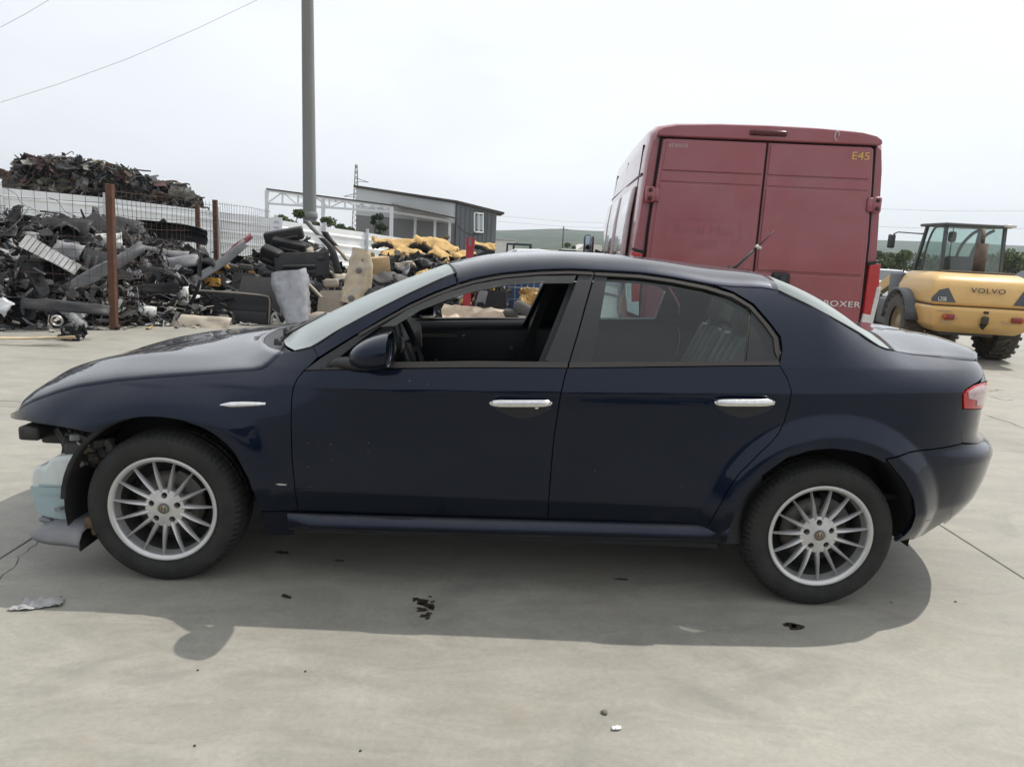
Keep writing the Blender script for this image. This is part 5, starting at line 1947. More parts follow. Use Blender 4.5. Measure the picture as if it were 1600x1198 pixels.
b = MB(); b.prism([(-.02, .62), (.08, .62), (.03, .54)], -1.075, -1.03); b.build('hitch_mark', mat('hitch_black', (.02, .018, .015), .8), cwt)
# mudguards, frame, steps, loader arms
for sgn in (-1, 1):
    b = MB(); rows = []
    for k in range(11):
        a = rad(5)+rad(165)*k/10
        rows.append([(sgn*.52, .58*math.cos(a), .50+.56*math.sin(a)), (sgn*.90, .58*math.cos(a), .50+.56*math.sin(a))])
    b.grid(rows); o = b.build('mudguard', LDK, ld); solidify(o, .03, 0)
    b = MB(); b.rbox((sgn*.62, .95, .62), (.30, .62, .46), .04); b.build('step_box', LDK, ld)
b = MB(); b.box((0, .5, .55), (.8, 2.2, .30)); b.box((0, 2.0, .62), (.7, .9, .4)); b.build('frame', LDK, ld)
for sgn in (-1, 1):
    b = MB(); b.bar((sgn*.32, 2.0, 1.15), (sgn*.32, 3.2, .75), .12, .2); b.bar((sgn*.32, 3.2, .75), (sgn*.32, 3.6, .35), .12, .18)
    b.build('lift_arm', YEL, ld)
b = MB(); rows = [[(x, 3.6+.35*math.cos(a), .45+.35*math.sin(a)) for x in (-.95, .95)] for a in np.linspace(PI*.6, PI*1.5, 9)]
b.grid(rows); o = b.build('bucket', LDK, ld); solidify(o, .03, 0)
# cab: posts, roof, glass, door, mirrors, seat (its own axes: rear glass at y = 0, front at +y)
CABM = LDK
cw0, cw1 = Vector(at(1471, 425, 9.15)), Vector(at(1563, 428, 9.15))
cmid = (cw0+cw1)/2; cwid = (cw1-cw0).length
Linv = (Matrix.Translation((8.78, 9.02, 0)) @ Euler((0, 0, rad(-10))).to_matrix().to_4x4()).inverted()
cl_ = Linv @ Vector((cmid.x, cmid.y, 0))
cab = empty('cab', (cl_.x, cl_.y, 0), (0, 0, rad(9)), ld)
hw_ = cwid/2
for a_, c_ in (((-hw_, .02, 1.34), (-hw_, .05, 2.10)), ((hw_, .02, 1.34), (hw_-.02, .05, 2.10)), ((-hw_-.02, .98, .70), (-hw_+.03, .66, 2.10)), ((hw_+.02, .98, .70), (hw_-.03, .66, 2.10))):
    b = MB(); b.bar(a_, c_, .045, .05, up=(0, 1, 0)); b.build('cab_post', CABM, cab)
b = MB(); b.rbox((0, .36, 2.125), (hw_*2+.10, .80, .05), .02); b.build('cab_roof', CABM, cab)
b = MB(); b.rbox((0, .56, 1.02), (hw_*2+.02, .84, .62), .04); b.build('cab_tub', LDK, cab)
b = MB(); b.rbox((hw_-.02, -.06, 2.135), (.17, .10, .05), .015); b.build('work_lamp', mat('lamp_pale', (.6, .6, .58), .3), cab)
def pane(name, pts, m=LGL, parent=None):
    b = MB(); b.add(pts, [tuple(range(len(pts)))]); return b.build(name, m, parent or cab)
pane('rear_glass', [(-hw_+.02, .01, 1.36), (hw_-.02, .01, 1.36), (hw_-.03, .04, 2.10), (-hw_+.02, .04, 2.10)])
pane('side_glass', [(hw_, .03, 1.36), (hw_+.01, .90, 1.0), (hw_-.02, .64, 2.09), (hw_-.01, .06, 2.09)])
pane('front_glass', [(-hw_, .96, .85), (hw_, .96, .85), (hw_-.04, .66, 2.09), (-hw_+.04, .66, 2.09)])
# the left door stands ajar, its lower pane in front of the engine cover
ol = [(.00, 1.98), (.00, 1.05), (.03, .88), (.10, .80), (.36, .86), (.46, 1.10), (.40, 1.75), (.30, 2.04), (.20, 2.085), (.05, 2.07)]
hx0, hy0 = -hw_-.015, .03
dv = Vector((-.16, .98, 0)).normalized()
P_ = [(hx0+dv.x*u, hy0-.05+dv.y*u*1.05, z) for u, z in ol]
b = MB(); b.tube(catmull(P_+[P_[0]], 3), .018, 6); b.build('door_frame', CABM, cab)
pane('door_pane', P_)
b = MB(); b.tube([tuple(Vector(P_[1])+Vector((.02, .1, .12))), tuple(Vector(P_[2])+Vector((-.03, .12, .12))), tuple(Vector(P_[3])+Vector((-.03, .16, .16)))], .011, 6); b.build('grab_bar', CABM, cab)
b = MB(); b.bar((-hw_, .05, 1.36), (-hw_-.05, .75, 1.28), .03, .03); b.build('door_sill', CABM, cab)
b = MB(); b.tube([(-hw_, .70, 1.98), (-hw_-.30, .98, 2.0), (-hw_-.36, 1.0, 1.96)], .012, 6); b.build('mirror_bracket', CABM, cab)
b = MB(); b.rbox((-hw_-.38, 1.0, 1.84), (.13, .05, .24), .03); b.build('cab_mirror', mat('cab_mirror_grey', (.05, .055, .06), .3), cab)
b = MB(); b.tube([(-hw_, .86, 1.55), (-hw_-.12, .92, 1.5), (-hw_-.14, .92, 1.15), (-hw_, .92, 1.05)], .011, 6); b.build('hand_rail', CABM, cab)
b = MB(); b.rbox((-.02, .34, 1.38), (.46, .12, .50), .05, rot=(-.15, 0, 0)); b.rbox((-.02, .52, 1.20), (.46, .40, .14), .05); b.build('cab_seat', mat('cab_seat_black', (.02, .02, .022), .7), cab)
b = MB(); pts = [(.17*math.cos(2*PI*k/20)-.02, .72+.09*math.sin(2*PI*k/20), 1.45+.14*math.sin(2*PI*k/20)) for k in range(21)]; b.tube(pts, .012, 6); b.tube([(-.02, .72, 1.45), (-.02, .9, 1.1)], .03, 6); b.build('steering_wheel', CABM, cab)
b = MB(); b.rbox((-.20, .34, 1.94), (.13, .08, .18), .04); b.tube([(-.2, .34, 2.1), (-.2, .34, 1.6)], .007, 5); b.build('hanging_cloth', mat('dark_cloth', (.025, .025, .028), .9), cab)
for x_ in (.10, .34):
    b = MB(); b.tube(catmull([(x_-.12, .5, 1.36), (x_-.08, .45, 1.75), (x_+.04, .4, 1.98), (x_+.16, .36, 2.08)], 5), .026, 7); b.build('roll_hoop', CABM, cab)
b = MB(); b.tube([(.16, -.30, 1.34), (.16, -.30, 1.83)], .088, 18); b.tube([(.16, -.30, 1.83), (.16, -.29, 1.92), (.17, -.22, 2.05)], .030, 10)
b.build('exhaust_stack', mat('rusty_exhaust', (.13, .095, .075), .75, metal=.3, var=.35, vscale=12), ld)
for k, (x, z, w_, h_) in enumerate(((-.55, .79, .2, .01), (-.40, .69, .12, .012), (-.50, .62, .16, .02), (.33, .66, .12, .015))):
    b = MB(); b.box((x, -1.0835+(.008 if z < .7 else 0), z), (w_, .006, h_), rot=(0, .1*k, 0)); b.build('paint_scrape', mat('scrape_pale', (.36, .30, .24), .8, var=.4, vscale=60), cwt)

# ------------------------------------------------------------------ rusty posts, wire mesh, white fence
RUST = mat('rusty_steel', (.105, .048, .028), .9, var=.4, vscale=12, bump=.3, bscale=60, dirt=.4, dcol=(.05, .03, .022), dscale=5)
WIRE = mat('rusty_wire', (.075, .050, .038), .85, var=.3)
def tube_post(name, x, y, h, w, label, lean=(0, 0)):
    b = MB()
    b.box((0, 0, h/2), (w, w, h))
    o = b.build(name, RUST); bevel(o, .006, 1)
    o.location = (x, y, 0); o.rotation_euler = (lean[0], lean[1], 0)
    tag(o, label, 'post', 'rusty fence posts')
    return o
p1 = at(178, 515, 7.42); p2 = at(338, 400, 11.6)
tube_post('fence_post', -4.0, 7.42, 1.97, .09, 'tall rusty square post nearest the camera in front of the scrap', (0, rad(1.2)))
tube_post('fence_post', p2[0], 11.6, 2.0, .08, 'rusty square post standing in the scrap above the red bumper strip')
p3 = at(309, 340, 13.4)
tube_post('fence_post', p3[0], 13.4, 1.95, .08, 'short visible rusty post beside the white fence, left of another post')
tube_post('fence_post', -8.6, 7.3, 1.97, .09, 'rusty post at the far left end of the wire mesh')
p4 = at(421, 345, 15.5)
def mesh_run(x0, y0_, x1, y1_, z0, z1, dx, dz, label, r=.0034):
    root = empty('wire_mesh', (x0, y0_, 0))
    Ln = math.hypot(x1-x0, y1_-y0_); n_ = int(Ln/dx)
    d = Vector(((x1-x0)/Ln, (y1_-y0_)/Ln, 0))
    random.seed(int(abs(x0*10)))
    def wob(a, z): return Vector((d.y, -d.x, 0))*(.03*math.sin(a*1.3+z*2)+.02*math.sin(a*3.1+1))
    vme = None
    for k in range(n_+1):
        b = MB(); a = k*dx
        b.tube([d*a+wob(a, z)+Vector((0, 0, z)) for z in np.linspace(z0, z1, 5)], r, 4, cap=False)
        b.build('wire', WIRE, root, fix=False)
    nz_ = int((z1-z0-.06)/dz)
    for k in range(nz_+1):
        z = z0+.03+k*dz
        b = MB(); b.tube([d*a+wob(a, z)+Vector((0, 0, z+.004+.012*math.sin(a*1.7+k))) for a in np.linspace(0, Ln, 14)], r, 4, cap=False)
        b.build('wire', WIRE, root, fix=False)
    tag(root, label, 'wire mesh', 'rusty wire mesh panels')
    return root
mesh_run(-8.55, 7.36, -4.05, 7.47, .05, 1.93, .17, .165, 'rusty wire mesh stretched left of the tall rusty post')
mesh_run(-4.0, 7.5, p2[0], 11.55, .05, 1.95, .17, .165, 'rusty wire mesh running back between two tall rusty posts')
mesh_run(p2[0]+.02, 11.66, p4[0], 15.5, .1, 1.98, .17, .165, 'wire mesh running back from the farther rusty post to the white fence')
WHT = mat('white_sheet_metal', (.84, .86, .865), .42, var=.06, vscale=2, dirt=.22, dcol=(.42, .40, .36), dscale=2.5, stretch=(1, 1, .3))
def ribbed_fence(pts, label):
    """pts: (x, y, ztop); sheets with horizontal ribs between posts"""
    root = empty('sheet_fence', (pts[0][0], pts[0][1], 0))
    O = Vector((pts[0][0], pts[0][1], 0))
    for (xa, ya, za), (xb, yb, zb_) in zip(pts, pts[1:]):
        a, c = Vector((xa, ya, 0)), Vector((xb, yb, 0))
        d = (c-a); Ln = d.length; d.normalize(); nrm = Vector((d.y, -d.x, 0))
        prof = []
        z = 0.0
        H = 2.3
        zz = [0]
        while z < H:
            prof += [(z, 0), (z+.15, 0), (z+.175, .022), (z+.215, .022), (z+.24, 0)]
            z += .26
        rows = []
        for q in range(5):
            t = q/4; zt = za+(zb_-za)*t
            rows.append([tuple(a+d*Ln*t-O+nrm*o_+Vector((0, 0, zt-zp))) for zp, o_ in prof if zp <= H])
        b = MB(); b.grid(rows, smooth=False); b.build('ribbed_sheet', WHT, root)
        b = MB(); b.box(tuple(a-O+nrm*.06+Vector((0, 0, za-1.0+.06))), (.07, .07, 2.1)); b.build('fence_rail', mat('galvanised', (.55, .56, .57), .5, metal=.3), root)
    tag(root, label, 'fence')
    return root
fp = [at(-140, 277, 13.4), at(0, 293, 14.0), at(165, 309, 14.8), at(340, 331, 15.6), at(428, 342, 16.0)]
ribbed_fence([(p[0], p[1], p[2]) for p in fp], 'white ribbed metal sheet fence behind the heap of plastic scrap')
fp = [at(429, 343, 16.05), at(505, 354, 17.2), at(572, 363.5, 18.6), at(645, 375, 20), at(700, 384, 21.5)]
ribbed_fence([(p[0], p[1], p[2]) for p in fp], 'white ribbed metal sheet fence behind the heap of car seats')
# notices on the fence
def notice(px0, py0, px1, py1, Y, label, lines):
    a = at(px0, py1, Y); c = at(px1, py0, Y)
    w, h = c[0]-a[0], c[2]-a[2]
    root = empty('notice', (a[0], Y, a[2]))
    b = MB(); b.box((w/2, 0, h/2), (w, .012, h)); b.build('board', mat('notice_white', (.78, .79, .80), .5), root)
    b = MB()
    for z_, ww in lines: b.box((w/2, -.008, h*z_), (w*ww, .004, h*.07))
    b.build('print', mat('notice_grey_print', (.42, .47, .58), .6), root)
    tag(root, label, 'sign')
notice(423, 340, 441, 361, 15.7, 'white notice board on the fence beside the dark panel stack', ((.72, .35), (.60, .5), (.30, .5), (.22, .4)))
notice(580, 370, 589, 378, 17.9, 'small white notice on the fence above the yellow foam', ((.6, .5), (.4, .5)))

# ------------------------------------------------------------------ concrete pole, pylon, buildings
PC = mat('pole_concrete', (.20, .205, .20), .85, var=.12, vscale=3, stretch=(1, 1, .2))
pb = at(485, 345, 20.0)
b = MB(); b.lathe([(.205, -1.9), (.20, 0.0), (.17, 6.0), (.150, 9.5), (.14, 12.0)], c=(0, 0, 1.9), axis='Z', n=24)
pole = b.build('concrete_pole', PC); pole.location = (pb[0], 20.0, 0); pole.rotation_euler = (0, rad(-.55), 0)
tag(pole, 'tall tapered round concrete pole rising out of the picture', 'pole')
b = MB(); b.lathe([(.215, -.10), (.235, -.08), (.235, .07), (.2, .10)], c=(0, 0, 2.02), axis='Z', n=24); b.build('pole_collar', PC, pole)
# overhead wires top left
def overhead(name, pts, r, label):
    b = MB(); b.tube(pts, r, 5, cap=False); o = b.build(name, mat('cable_grey', (.36, .37, .38), .7)); tag(o, label, 'cable', 'overhead cables'); return o
a0 = at(-30, 170, 30); a1 = at(200, 92, 33); a2 = at(415, -6, 36)
overhead('overhead_cable', [tuple(a0), tuple(at(90, 132, 31.5)), tuple(a1), tuple(at(310, 44, 34.5)), tuple(a2)], .010, 'thin grey cable crossing the upper left sky')
overhead('overhead_cable', [tuple(at(-20, 54, 30)), tuple(at(40, 22, 31)), tuple(at(90, -8, 32))], .010, 'short thin cable in the top left corner of the sky')
for k, (ya, yb) in enumerate(((337, 351), (346, 358))):
    overhead('overhead_cable', [tuple(at(775, ya, 120)), tuple(at(880, (ya+yb)/2+2, 120)), tuple(at(1000, yb, 120))], .02, ('upper' if k == 0 else 'lower')+' faint power line beyond the grey shed')
overhead('overhead_cable', [tuple(at(1360, 326, 150)), tuple(at(1480, 330, 150)), tuple(at(1640, 330, 150))], .03, 'upper faint power line above the loader cab')
overhead('overhead_cable', [tuple(at(1360, 354, 150)), tuple(at(1480, 358, 150)), tuple(at(1640, 357, 150))], .03, 'lower faint power line beside the loader cab')
# main grey shed
GSH = mat('grey_cladding', (.105, .115, .125), .6, var=.12, vscale=1.0, dirt=.35, dcol=(.16, .16, .165), dscale=1.2, stretch=(1, 1, .25))
PSH = mat('pale_cladding', (.50, .52, .53), .6, var=.06, vscale=1.0, stretch=(1, 1, .3))
SHD = mat('shed_inside_grey', (.22, .225, .23), .8)
YB = 30.0
A = at(557, 292, YB); Bc = at(713, 316, YB); Cc = at(775, 330, YB+1.6)
shed = empty('grey_shed', (Bc[0], YB, 0))
tag(shed, 'grey clad shed with a mono pitch roof and one white window', 'building')
O = Vector((Bc[0], YB, 0))
def W_(p): return tuple(Vector(p)-O)
def quadwall(name, pts, m, t=.12):
    b = MB(); b.add([W_(p) for p in pts], [tuple(range(len(pts)))]); o = b.build(name, m, shed); solidify(o, t, 0); return o
# long front wall (two storeys of sheet, upper pale) and right gable
zl, zr = A[2], Bc[2]
quadwall('front_wall_upper', [(A[0], YB, zl-.55-.62), (Bc[0], YB, zr-.92), (Bc[0], YB, zr-.05), (A[0], YB, zl-.05)], PSH)
quadwall('front_wall_lower', [(A[0], YB+.02, 0), (Bc[0], YB+.02, 0), (Bc[0], YB+.02, zr-.93), (A[0], YB+.02, zl-1.18)], SHD)
gx, gy = Cc[0], YB+1.6
quadwall('gable_wall', [(Bc[0], YB, 0), (gx, gy, 0), (gx, gy, Cc[2]-.04), (Bc[0], YB, zr-.06)], GSH)
for k in range(1, 9):
    t = k/9
    b = MB(); x_ = Bc[0]+(gx-Bc[0])*t; y_ = YB+(gy-YB)*t; zt = zr+(Cc[2]-zr)*t
    b.box(W_((x_+.02, y_-.075, zt/2-.05)), (.035, .03, zt-.1)); b.build('cladding_rib', GSH, shed)
quadwall('back_wall', [(A[0], YB+5, 0), (gx, YB+6.5, 0), (gx, YB+6.5, Cc[2]-.1), (A[0], YB+5, zl-.1)], GSH)
ev = at(788, 333.5, YB+1.9)
b = MB(); b.add([W_(p) for p in [(A[0]-.1, YB-.15, zl+.02), (Bc[0]+.05, YB-.18, zr+.02), (ev[0], YB+1.7, ev[2]), (ev[0]-.2, YB+7, ev[2]+.1), (A[0]-.1, YB+5.5, zl+.1)]], [(0, 1, 2, 3, 4)])
rf = b.build('roof_sheet', mat('shed_roof_brown', (.075, .065, .055), .8), shed); solidify(rf, .09, 0)
b = MB(); b.bar(W_((Bc[0]+.01, YB-.08, 0)), W_((Bc[0]+.01, YB-.08, zr-.03)), .06, .06, up=(0, 1, 0)); b.build('corner_flashing', mat('flashing_dark', (.05, .055, .06), .6), shed)
# white window in the gable
def gable_pt(px, py):
    t = (px-713)/(775-713); Yg = YB+1.6*t
    return at(px, py, Yg-.09)
w0, w1, w2, w3 = gable_pt(741.5, 362), gable_pt(755, 363), gable_pt(755, 334), gable_pt(741.5, 332.5)
win = empty('window', tuple(Vector(w0)-O), parent=shed)
def wl(p): return tuple(Vector(p)-Vector(w0))
b = MB(); b.add([wl(w0), wl(w1), wl(w2), wl(w3)], [(0, 1, 2, 3)]); b.build('pane', mat('window_sky_pane', (.30, .36, .38), .08, spec=.8), win)
WFR = mat('white_window_frame', (.8, .8, .8), .5)
b = MB()
for p, q in ((w0, w1), (w1, w2), (w2, w3), (w3, w0)): b.bar(wl(p), wl(q), .07, .08, up=(0, 1, 0))
mid0 = (np.array(w0)+np.array(w1))/2; mid1 = (np.array(w2)+np.array(w3))/2
b.bar(wl(mid0), wl(mid1), .05, .07, up=(0, 1, 0)); b.build('frame', WFR, win)
b = MB()
for p, q in ((w0, w1), (w1, w2), (w2, w3), (w3, w0)): b.bar(wl(np.array(p)+[0, .02, 0]), wl(np.array(q)+[0, .02, 0]), .17, .05, up=(0, 1, 0))
b.build('reveal', mat('window_reveal_dark', (.03, .032, .035), .7), win)
b = MB(); b.tube([W_(gable_pt(716, 353)), W_(gable_pt(724, 361)), W_(gable_pt(736, 367)), W_(gable_pt(748, 366)), W_(gable_pt(758, 360))], .012, 5); b.build('hanging_cable', mat('cable_black', (.02, .02, .02), .6), shed)
# lean-to frame of white steel in front, with its roof
WST = mat('white_steel', (.66, .68, .70), .5)
leanto = empty('steel_canopy', (A[0], 26.5, 0)); tag(leanto, 'white steel canopy frame with trusses against the grey shed', 'canopy')
O2 = Vector((A[0], 26.5, 0))
def V2(p): return tuple(Vector(p)-O2)
def lbar(name, p, q, w=.09, m=WST):
    b = MB(); b.bar(V2(p), V2(q), w, w, up=(0, 1, 0)); return b.build(name, m, leanto)
Yc_ = 26.5
tl_, tr_ = at(417, 297, Yc_), at(612, 323, Yc_)
bl_, br_ = at(417, 318, Yc_), at(612, 331, Yc_)
lbar('top_chord', tl_, tr_, .10); lbar('bottom_chord', bl_, br_, .08)
tk = mat('canopy_edge_dark', (.06, .055, .05), .7)
lbar('roof_edge', at(416, 295, Yc_-.05), at(613, 321, Yc_-.05), .05, tk)
for k in range(0, 9):
    t = k/8
    p = tl_+(tr_-tl_)*t; q = bl_+(br_-bl_)*t
    lbar('truss_post', p, q, .06)
    if k < 8:
        t2 = (k+1)/8
        lbar('truss_diagonal', (p if k % 2 else q), (bl_+(br_-bl_)*t2 if k % 2 else tl_+(tr_-tl_)*t2), .045)
for px in (417, 505, 612):
    p = at(px, 297+(px-417)/195*26, Yc_); lbar('column', (p[0], Yc_, 0), p, .13)
# rear line of the canopy towards the shed
tl2, tr2 = at(470, 306, 29.0), at(690, 336, 29.0)
lbar('rear_chord', tl2, tr2, .08)
for k in range(5):
    px0 = 440+k*42
    lbar('purlin', at(px0, 300+(px0-417)/195*26, Yc_), at(px0+50, 310+(px0-417)/195*20, 29.0), .06)
for px, py in ((649, 340), (680, 341), (703, 345)):
    p = at(px, py, 28.6); lbar('column', (p[0], 28.6, 0), p, .10)
lbar('front_beam', at(612, 331, 27.0), at(703, 345, 28.6), .10)
rr0, rr1, rr2, rr3 = at(612, 320, 26.4), at(716, 342, 28.4), at(700, 338, 29.9), at(612, 318, 29.9)
b = MB(); b.add([V2(rr0), V2(rr1), V2(rr2), V2(rr3)], [(0, 1, 2, 3)]); o = b.build('canopy_roof', tk, leanto); solidify(o, .06, 0)
# lattice pylon
py_ = empty('lattice_mast', tuple(gnd(556, 410, 0)*0+at(556, 330, 90)*[1, 1, 0])); tag(py_, 'distant thin lattice power mast above the grey shed', 'mast')
O3 = Vector((at(556, 330, 90)[0], 90, 0))
PYM = mat('mast_grey', (.22, .23, .24), .7)
zt = at(556, 257, 90)[2]
b = MB()
for sx_ in (-1, 1): b.bar((sx_*.55, 0, 0), (sx_*.10, 0, zt), .10, .10)
for k in range(16):
    z0, z1 = zt*k/16, zt*(k+1)/16
    w0_ = .55-.45*k/16; w1_ = .55-.45*(k+1)/16
    b.bar((-w0_, 0, z0), (w1_, 0, z1), .06, .06); b.bar((w0_, 0, z0), (-w1_, 0, z1), .06, .06)
b.build('lattice', PYM, py_)
for zf, ln_, sg in ((.80, 1.5, 1), (.62, 1.5, -1), (.62, .6, 1)):
    b = MB(); b.bar((0, 0, zt*zf+.4), (sg*ln_, 0, zt*zf), .08, .08); b.bar((0, 0, zt*zf), (sg*ln_, 0, zt*zf), .06, .06); b.build('cross_arm', PYM, py_)

# ------------------------------------------------------------------ far middle: roofs, railing, parked vehicles
def house(px0, px1, py_top, py_eave, Y, col, rcol, label, depth=6):
    a = at(px0, py_eave, Y); c = at(px1, py_eave, Y); tp = at((px0+px1)/2, py_top, Y)
    w = c[0]-a[0]; he = a[2]; hr = tp[2]
    root = empty('far_house', (a[0], Y, 0)); tag(root, label, 'building')
    b = MB(); b.prism([(0, 0), (w, 0), (w, he), (0, he)], 0, depth); b.build('wall', mat('wall_'+label[:12], col, .8), root)
    b = MB(); b.prism([(-w*.06, he-.05), (w*1.06, he-.05), (w*.78, hr), (w*.22, hr)], -.3, depth+.3); b.build('roof', mat('roof_'+label[:12], rcol, .7), root)
    return root
house(904, 946, 382, 389, 70, (.45, .42, .38), (.62, .60, .56), 'low far building with pale roof behind the white railing')
bx = empty('white_container', tuple(at(774, 400, 45)*[1, 1, 0])); tag(bx, 'white box cabin right of the grey shed', 'container')
p = at(772, 374, 45); q = at(801, 377, 45)
b = MB(); b.box(((q[0]-p[0])/2, 1.2, p[2]/2), (q[0]-p[0], 2.4, p[2])); o = b.build('box', mat('cabin_white', (.62, .62, .60), .6, var=.1), bx); bevel(o, .05)
b = MB(); b.box(((q[0]-p[0])/2, 1.2, p[2]+.03), ((q[0]-p[0])+.2, 2.6, .06)); b.build('cabin_roof', mat('cabin_roof', (.5, .5, .5), .6), bx)
# pick up cage: dark tube frame with pale sides
cg = empty('cage_truck', tuple(at(792, 400, 34)*[1, 1, 0])); tag(cg, 'pale truck bed with a dark tube frame far behind the car roof', 'truck')
O4 = at(792, 400, 34)*[1, 1, 0]
p, q = at(792, 381, 34), at(829, 382, 34)
w = q[0]-p[0]
b = MB()
for x_ in (0, w*.28, w): b.bar((x_, 0, 0), (x_, 0, p[2]), .08, .08); b.bar((x_, 1.4, 0), (x_, 1.4, p[2]), .08, .08)
b.bar((0, 0, p[2]), (w, 0, p[2]), .10, .10); b.bar((0, 1.4, p[2]), (w, 1.4, p[2]), .10, .10); b.bar((0, 0, p[2]), (0, 1.4, p[2]), .08, .08); b.bar((w, 0, p[2]), (w, 1.4, p[2]), .08, .08)
b.build('tube_frame', mat('frame_dark_blue', (.03, .035, .05), .5), cg)
b = MB(); b.box((w*.62, .3, p[2]*.42), (w*.72, .1, p[2]*.84)); b.build('side_board', mat('board_pale', (.62, .65, .67), .5), cg)
b = MB(); b.box((w*.5, .7, .5), (w*1.1, 1.3, .3)); b.build('bed', DARK, cg)
# white railing
rl = empty('white_railing', tuple(at(877, 400, 40)*[1, 1, 0])); tag(rl, 'white picket railing far behind the car roof', 'railing')
p, q = at(877, 388, 40), at(945, 393, 44)
RW = mat('railing_white', (.60, .60, .60), .6)
O5 = at(877, 400, 40)*[1, 1, 0]
for k in range(26):
    t = k/25
    x_, y_ = (p[0]+(q[0]-p[0])*t-O5[0]), (p[1]+(q[1]-p[1])*t-O5[1])
    b = MB(); b.box((x_, y_, p[2]/2-.1), (.05, .03, p[2]-.1)); b.build('picket', RW, rl)
for zz in (p[2]-.04, p[2]-.55):
    b = MB(); b.bar((0, -.03, zz), (q[0]-O5[0], q[1]-O5[1]-.03, zz-.02), .05, .06); b.build('rail', RW, rl)
# simple parked cars behind: shell with glass, seen in slices
def parked_car(name, x, y, rz, col, label, h=1.45, Lc=4.2, w=1.7):
    root = empty(name, (x, y, 0), (0, 0, rz)); tag(root, label, 'car', 'parked cars in the yard')
    prof = [(-Lc/2, .35), (-Lc/2, .75), (-Lc/2+.25, .92), (-Lc*.22, 1.0), (-Lc*.06, h-.04), (Lc*.10, h), (Lc*.24, h-.06), (Lc*.38, 1.02), (Lc/2-.1, .95), (Lc/2, .7), (Lc/2, .35)]
    rows = []
    for k in range(9):
        v = -1+2*k/8
        row = []
        for x_, z in prof:
            nar = 1-.16*max(0, (z-.95)/.5)
            endn = 1-.10*abs(x_/(Lc/2))**4
            zz = z-.05*abs(v)**4*(1 if z > .8 else 0)
            row.append((x_, v*w/2*nar*endn, zz))
        rows.append(row)
    b = MB(); b.grid(rows)
    for r_ in (rows[0], rows[-1]): b.add(r_, [tuple(range(len(r_)))])
    b.build('body', mat('carpaint_'+label[:10], col, .3, coat=.6, var=.05), root)
    gm = mat('far_car_glass', (.03, .04, .045), .08, spec=.8)
    for s_ in (-1, 1):
        yv = s_*w/2*.93
        b = MB(); b.add([(-Lc*.17, yv, 1.03), (-Lc*.06, yv*.93, h-.10), (Lc*.20, yv*.93, h-.11), (Lc*.32, yv, 1.05)], [(0, 1, 2, 3)]); o = b.build('side_glass', gm, root); solidify(o, .03, 0)
    b = MB(); b.add([(-Lc*.235, -w*.40, 1.0), (-Lc*.235, w*.40, 1.0), (-Lc*.07, w*.34, h-.03), (-Lc*.07, -w*.34, h-.03)], [(0, 1, 2, 3)]); o = b.build('windscreen', gm, root); o.location.x -= .03
    for sx_ in (-1, 1):
        for sy_ in (-1, 1):
            b = MB(); b.lathe([(0, -.09), (.2, -.1), (.30, -.09), (.31, 0), (.30, .09), (.2, .1), (0, .09)], c=(sx_*Lc*.31, sy_*(w/2-.10), .31), axis='Y', n=24); b.build('wheel', mat('far_tyre', (.02, .02, .02), .8), root)
    return root
p = at(822, 397, 22); parked_car('parked_car', p[0], 22.5, rad(3), (.52, .55, .58), 'silver car whose roof shows just above the dark saloon roof', h=1.36)
p = at(1402, 440, 17); parked_car('parked_car', p[0]+.3, 18.5, rad(60), (.68, .70, .72), 'white car between the red van and the loader', h=1.30)
p = at(1600, 440, 30); parked_car('parked_car', p[0]+.6, 30, rad(10), (.10, .16, .22), 'dark blue car at the right edge beyond the loader', h=1.5)
p = at(1392, 460, 13.5)
# utility pole far off
up_ = at(881, 352, 110); b = MB(); b.tube([(0, 0, 0), (0, 0, up_[2]-.2)], [.13, .10], 8)
o = b.build('utility_pole', mat('pole_brown', (.10, .09, .08), .9)); o.location = (up_[0], 110, 0); tag(o, 'distant wooden utility pole in front of the hillside', 'pole')
b = MB(); b.bar((-.7, 0, up_[2]-.6), (.7, 0, up_[2]-.6), .10, .10); b.build('cross_arm', mat('pole_brown', (.1, .09, .08), .9), o)

# ------------------------------------------------------------------ hills
def hill(name, pts, Y, depth, col, seed, dz=.6):
    """ridge line given in pixels; ground rises to it"""
    rs = np.random.RandomState(seed)
    ridge = [at(x, y, Y) for x, y in pts]
    dens = resample3(catmull([tuple(p) for p in ridge], 6), 220)
    rows = []
    NR = 26
    for k in range(NR):
        t = k/(NR-1)
        row = []
        for i, p in enumerate(dens):
            z = -.5+(p[2]+.5)*(t**1.25)
            yy = Y-depth*(1-t)
            sc = (yy-CAM[1])/(Y-CAM[1])
            xx = CAM[0]+(p[0]-CAM[0])*(.55+.45*sc)
            z += (math.sin(i*.21+k*.9)+math.sin(i*.075+k*.4)*1.5)*dz*.35*math.sin(PI*t)
            row.append((xx, yy, z))
        rows.append(row)
    # fall away behind the ridge
    rows.append([(p[0], Y+depth*.4, p[2]*.6) for p in dens])
    b = MB(); b.grid(rows)
    o = b.build(name, col); tag(o, kind='structure'); return o
HM = bpy.data.materials.new('scrub_hillside'); HM.use_nodes = True
_nt = HM.node_tree; _b = _nt.nodes['Principled BSDF']
_g = nn(_nt, 'ShaderNodeNewGeometry')
_n = nn(_nt, 'ShaderNodeTexNoise', Scale=.045, Detail=12.0, Roughness=.72); _nt.links.new(_g.outputs['Position'], _n.inputs['Vector'])
_r = nn(_nt, 'ShaderNodeValToRGB'); _nt.links.new(_n.outputs['Fac'], _r.inputs['Fac'])
_e = _r.color_ramp.elements
_e[0].position = .36; _e[0].color = (.025, .042, .028, 1); _e[1].position = .70; _e[1].color = (.15, .15, .09, 1)
_k = _e.new(.52); _k.color = (.05, .068, .036, 1)
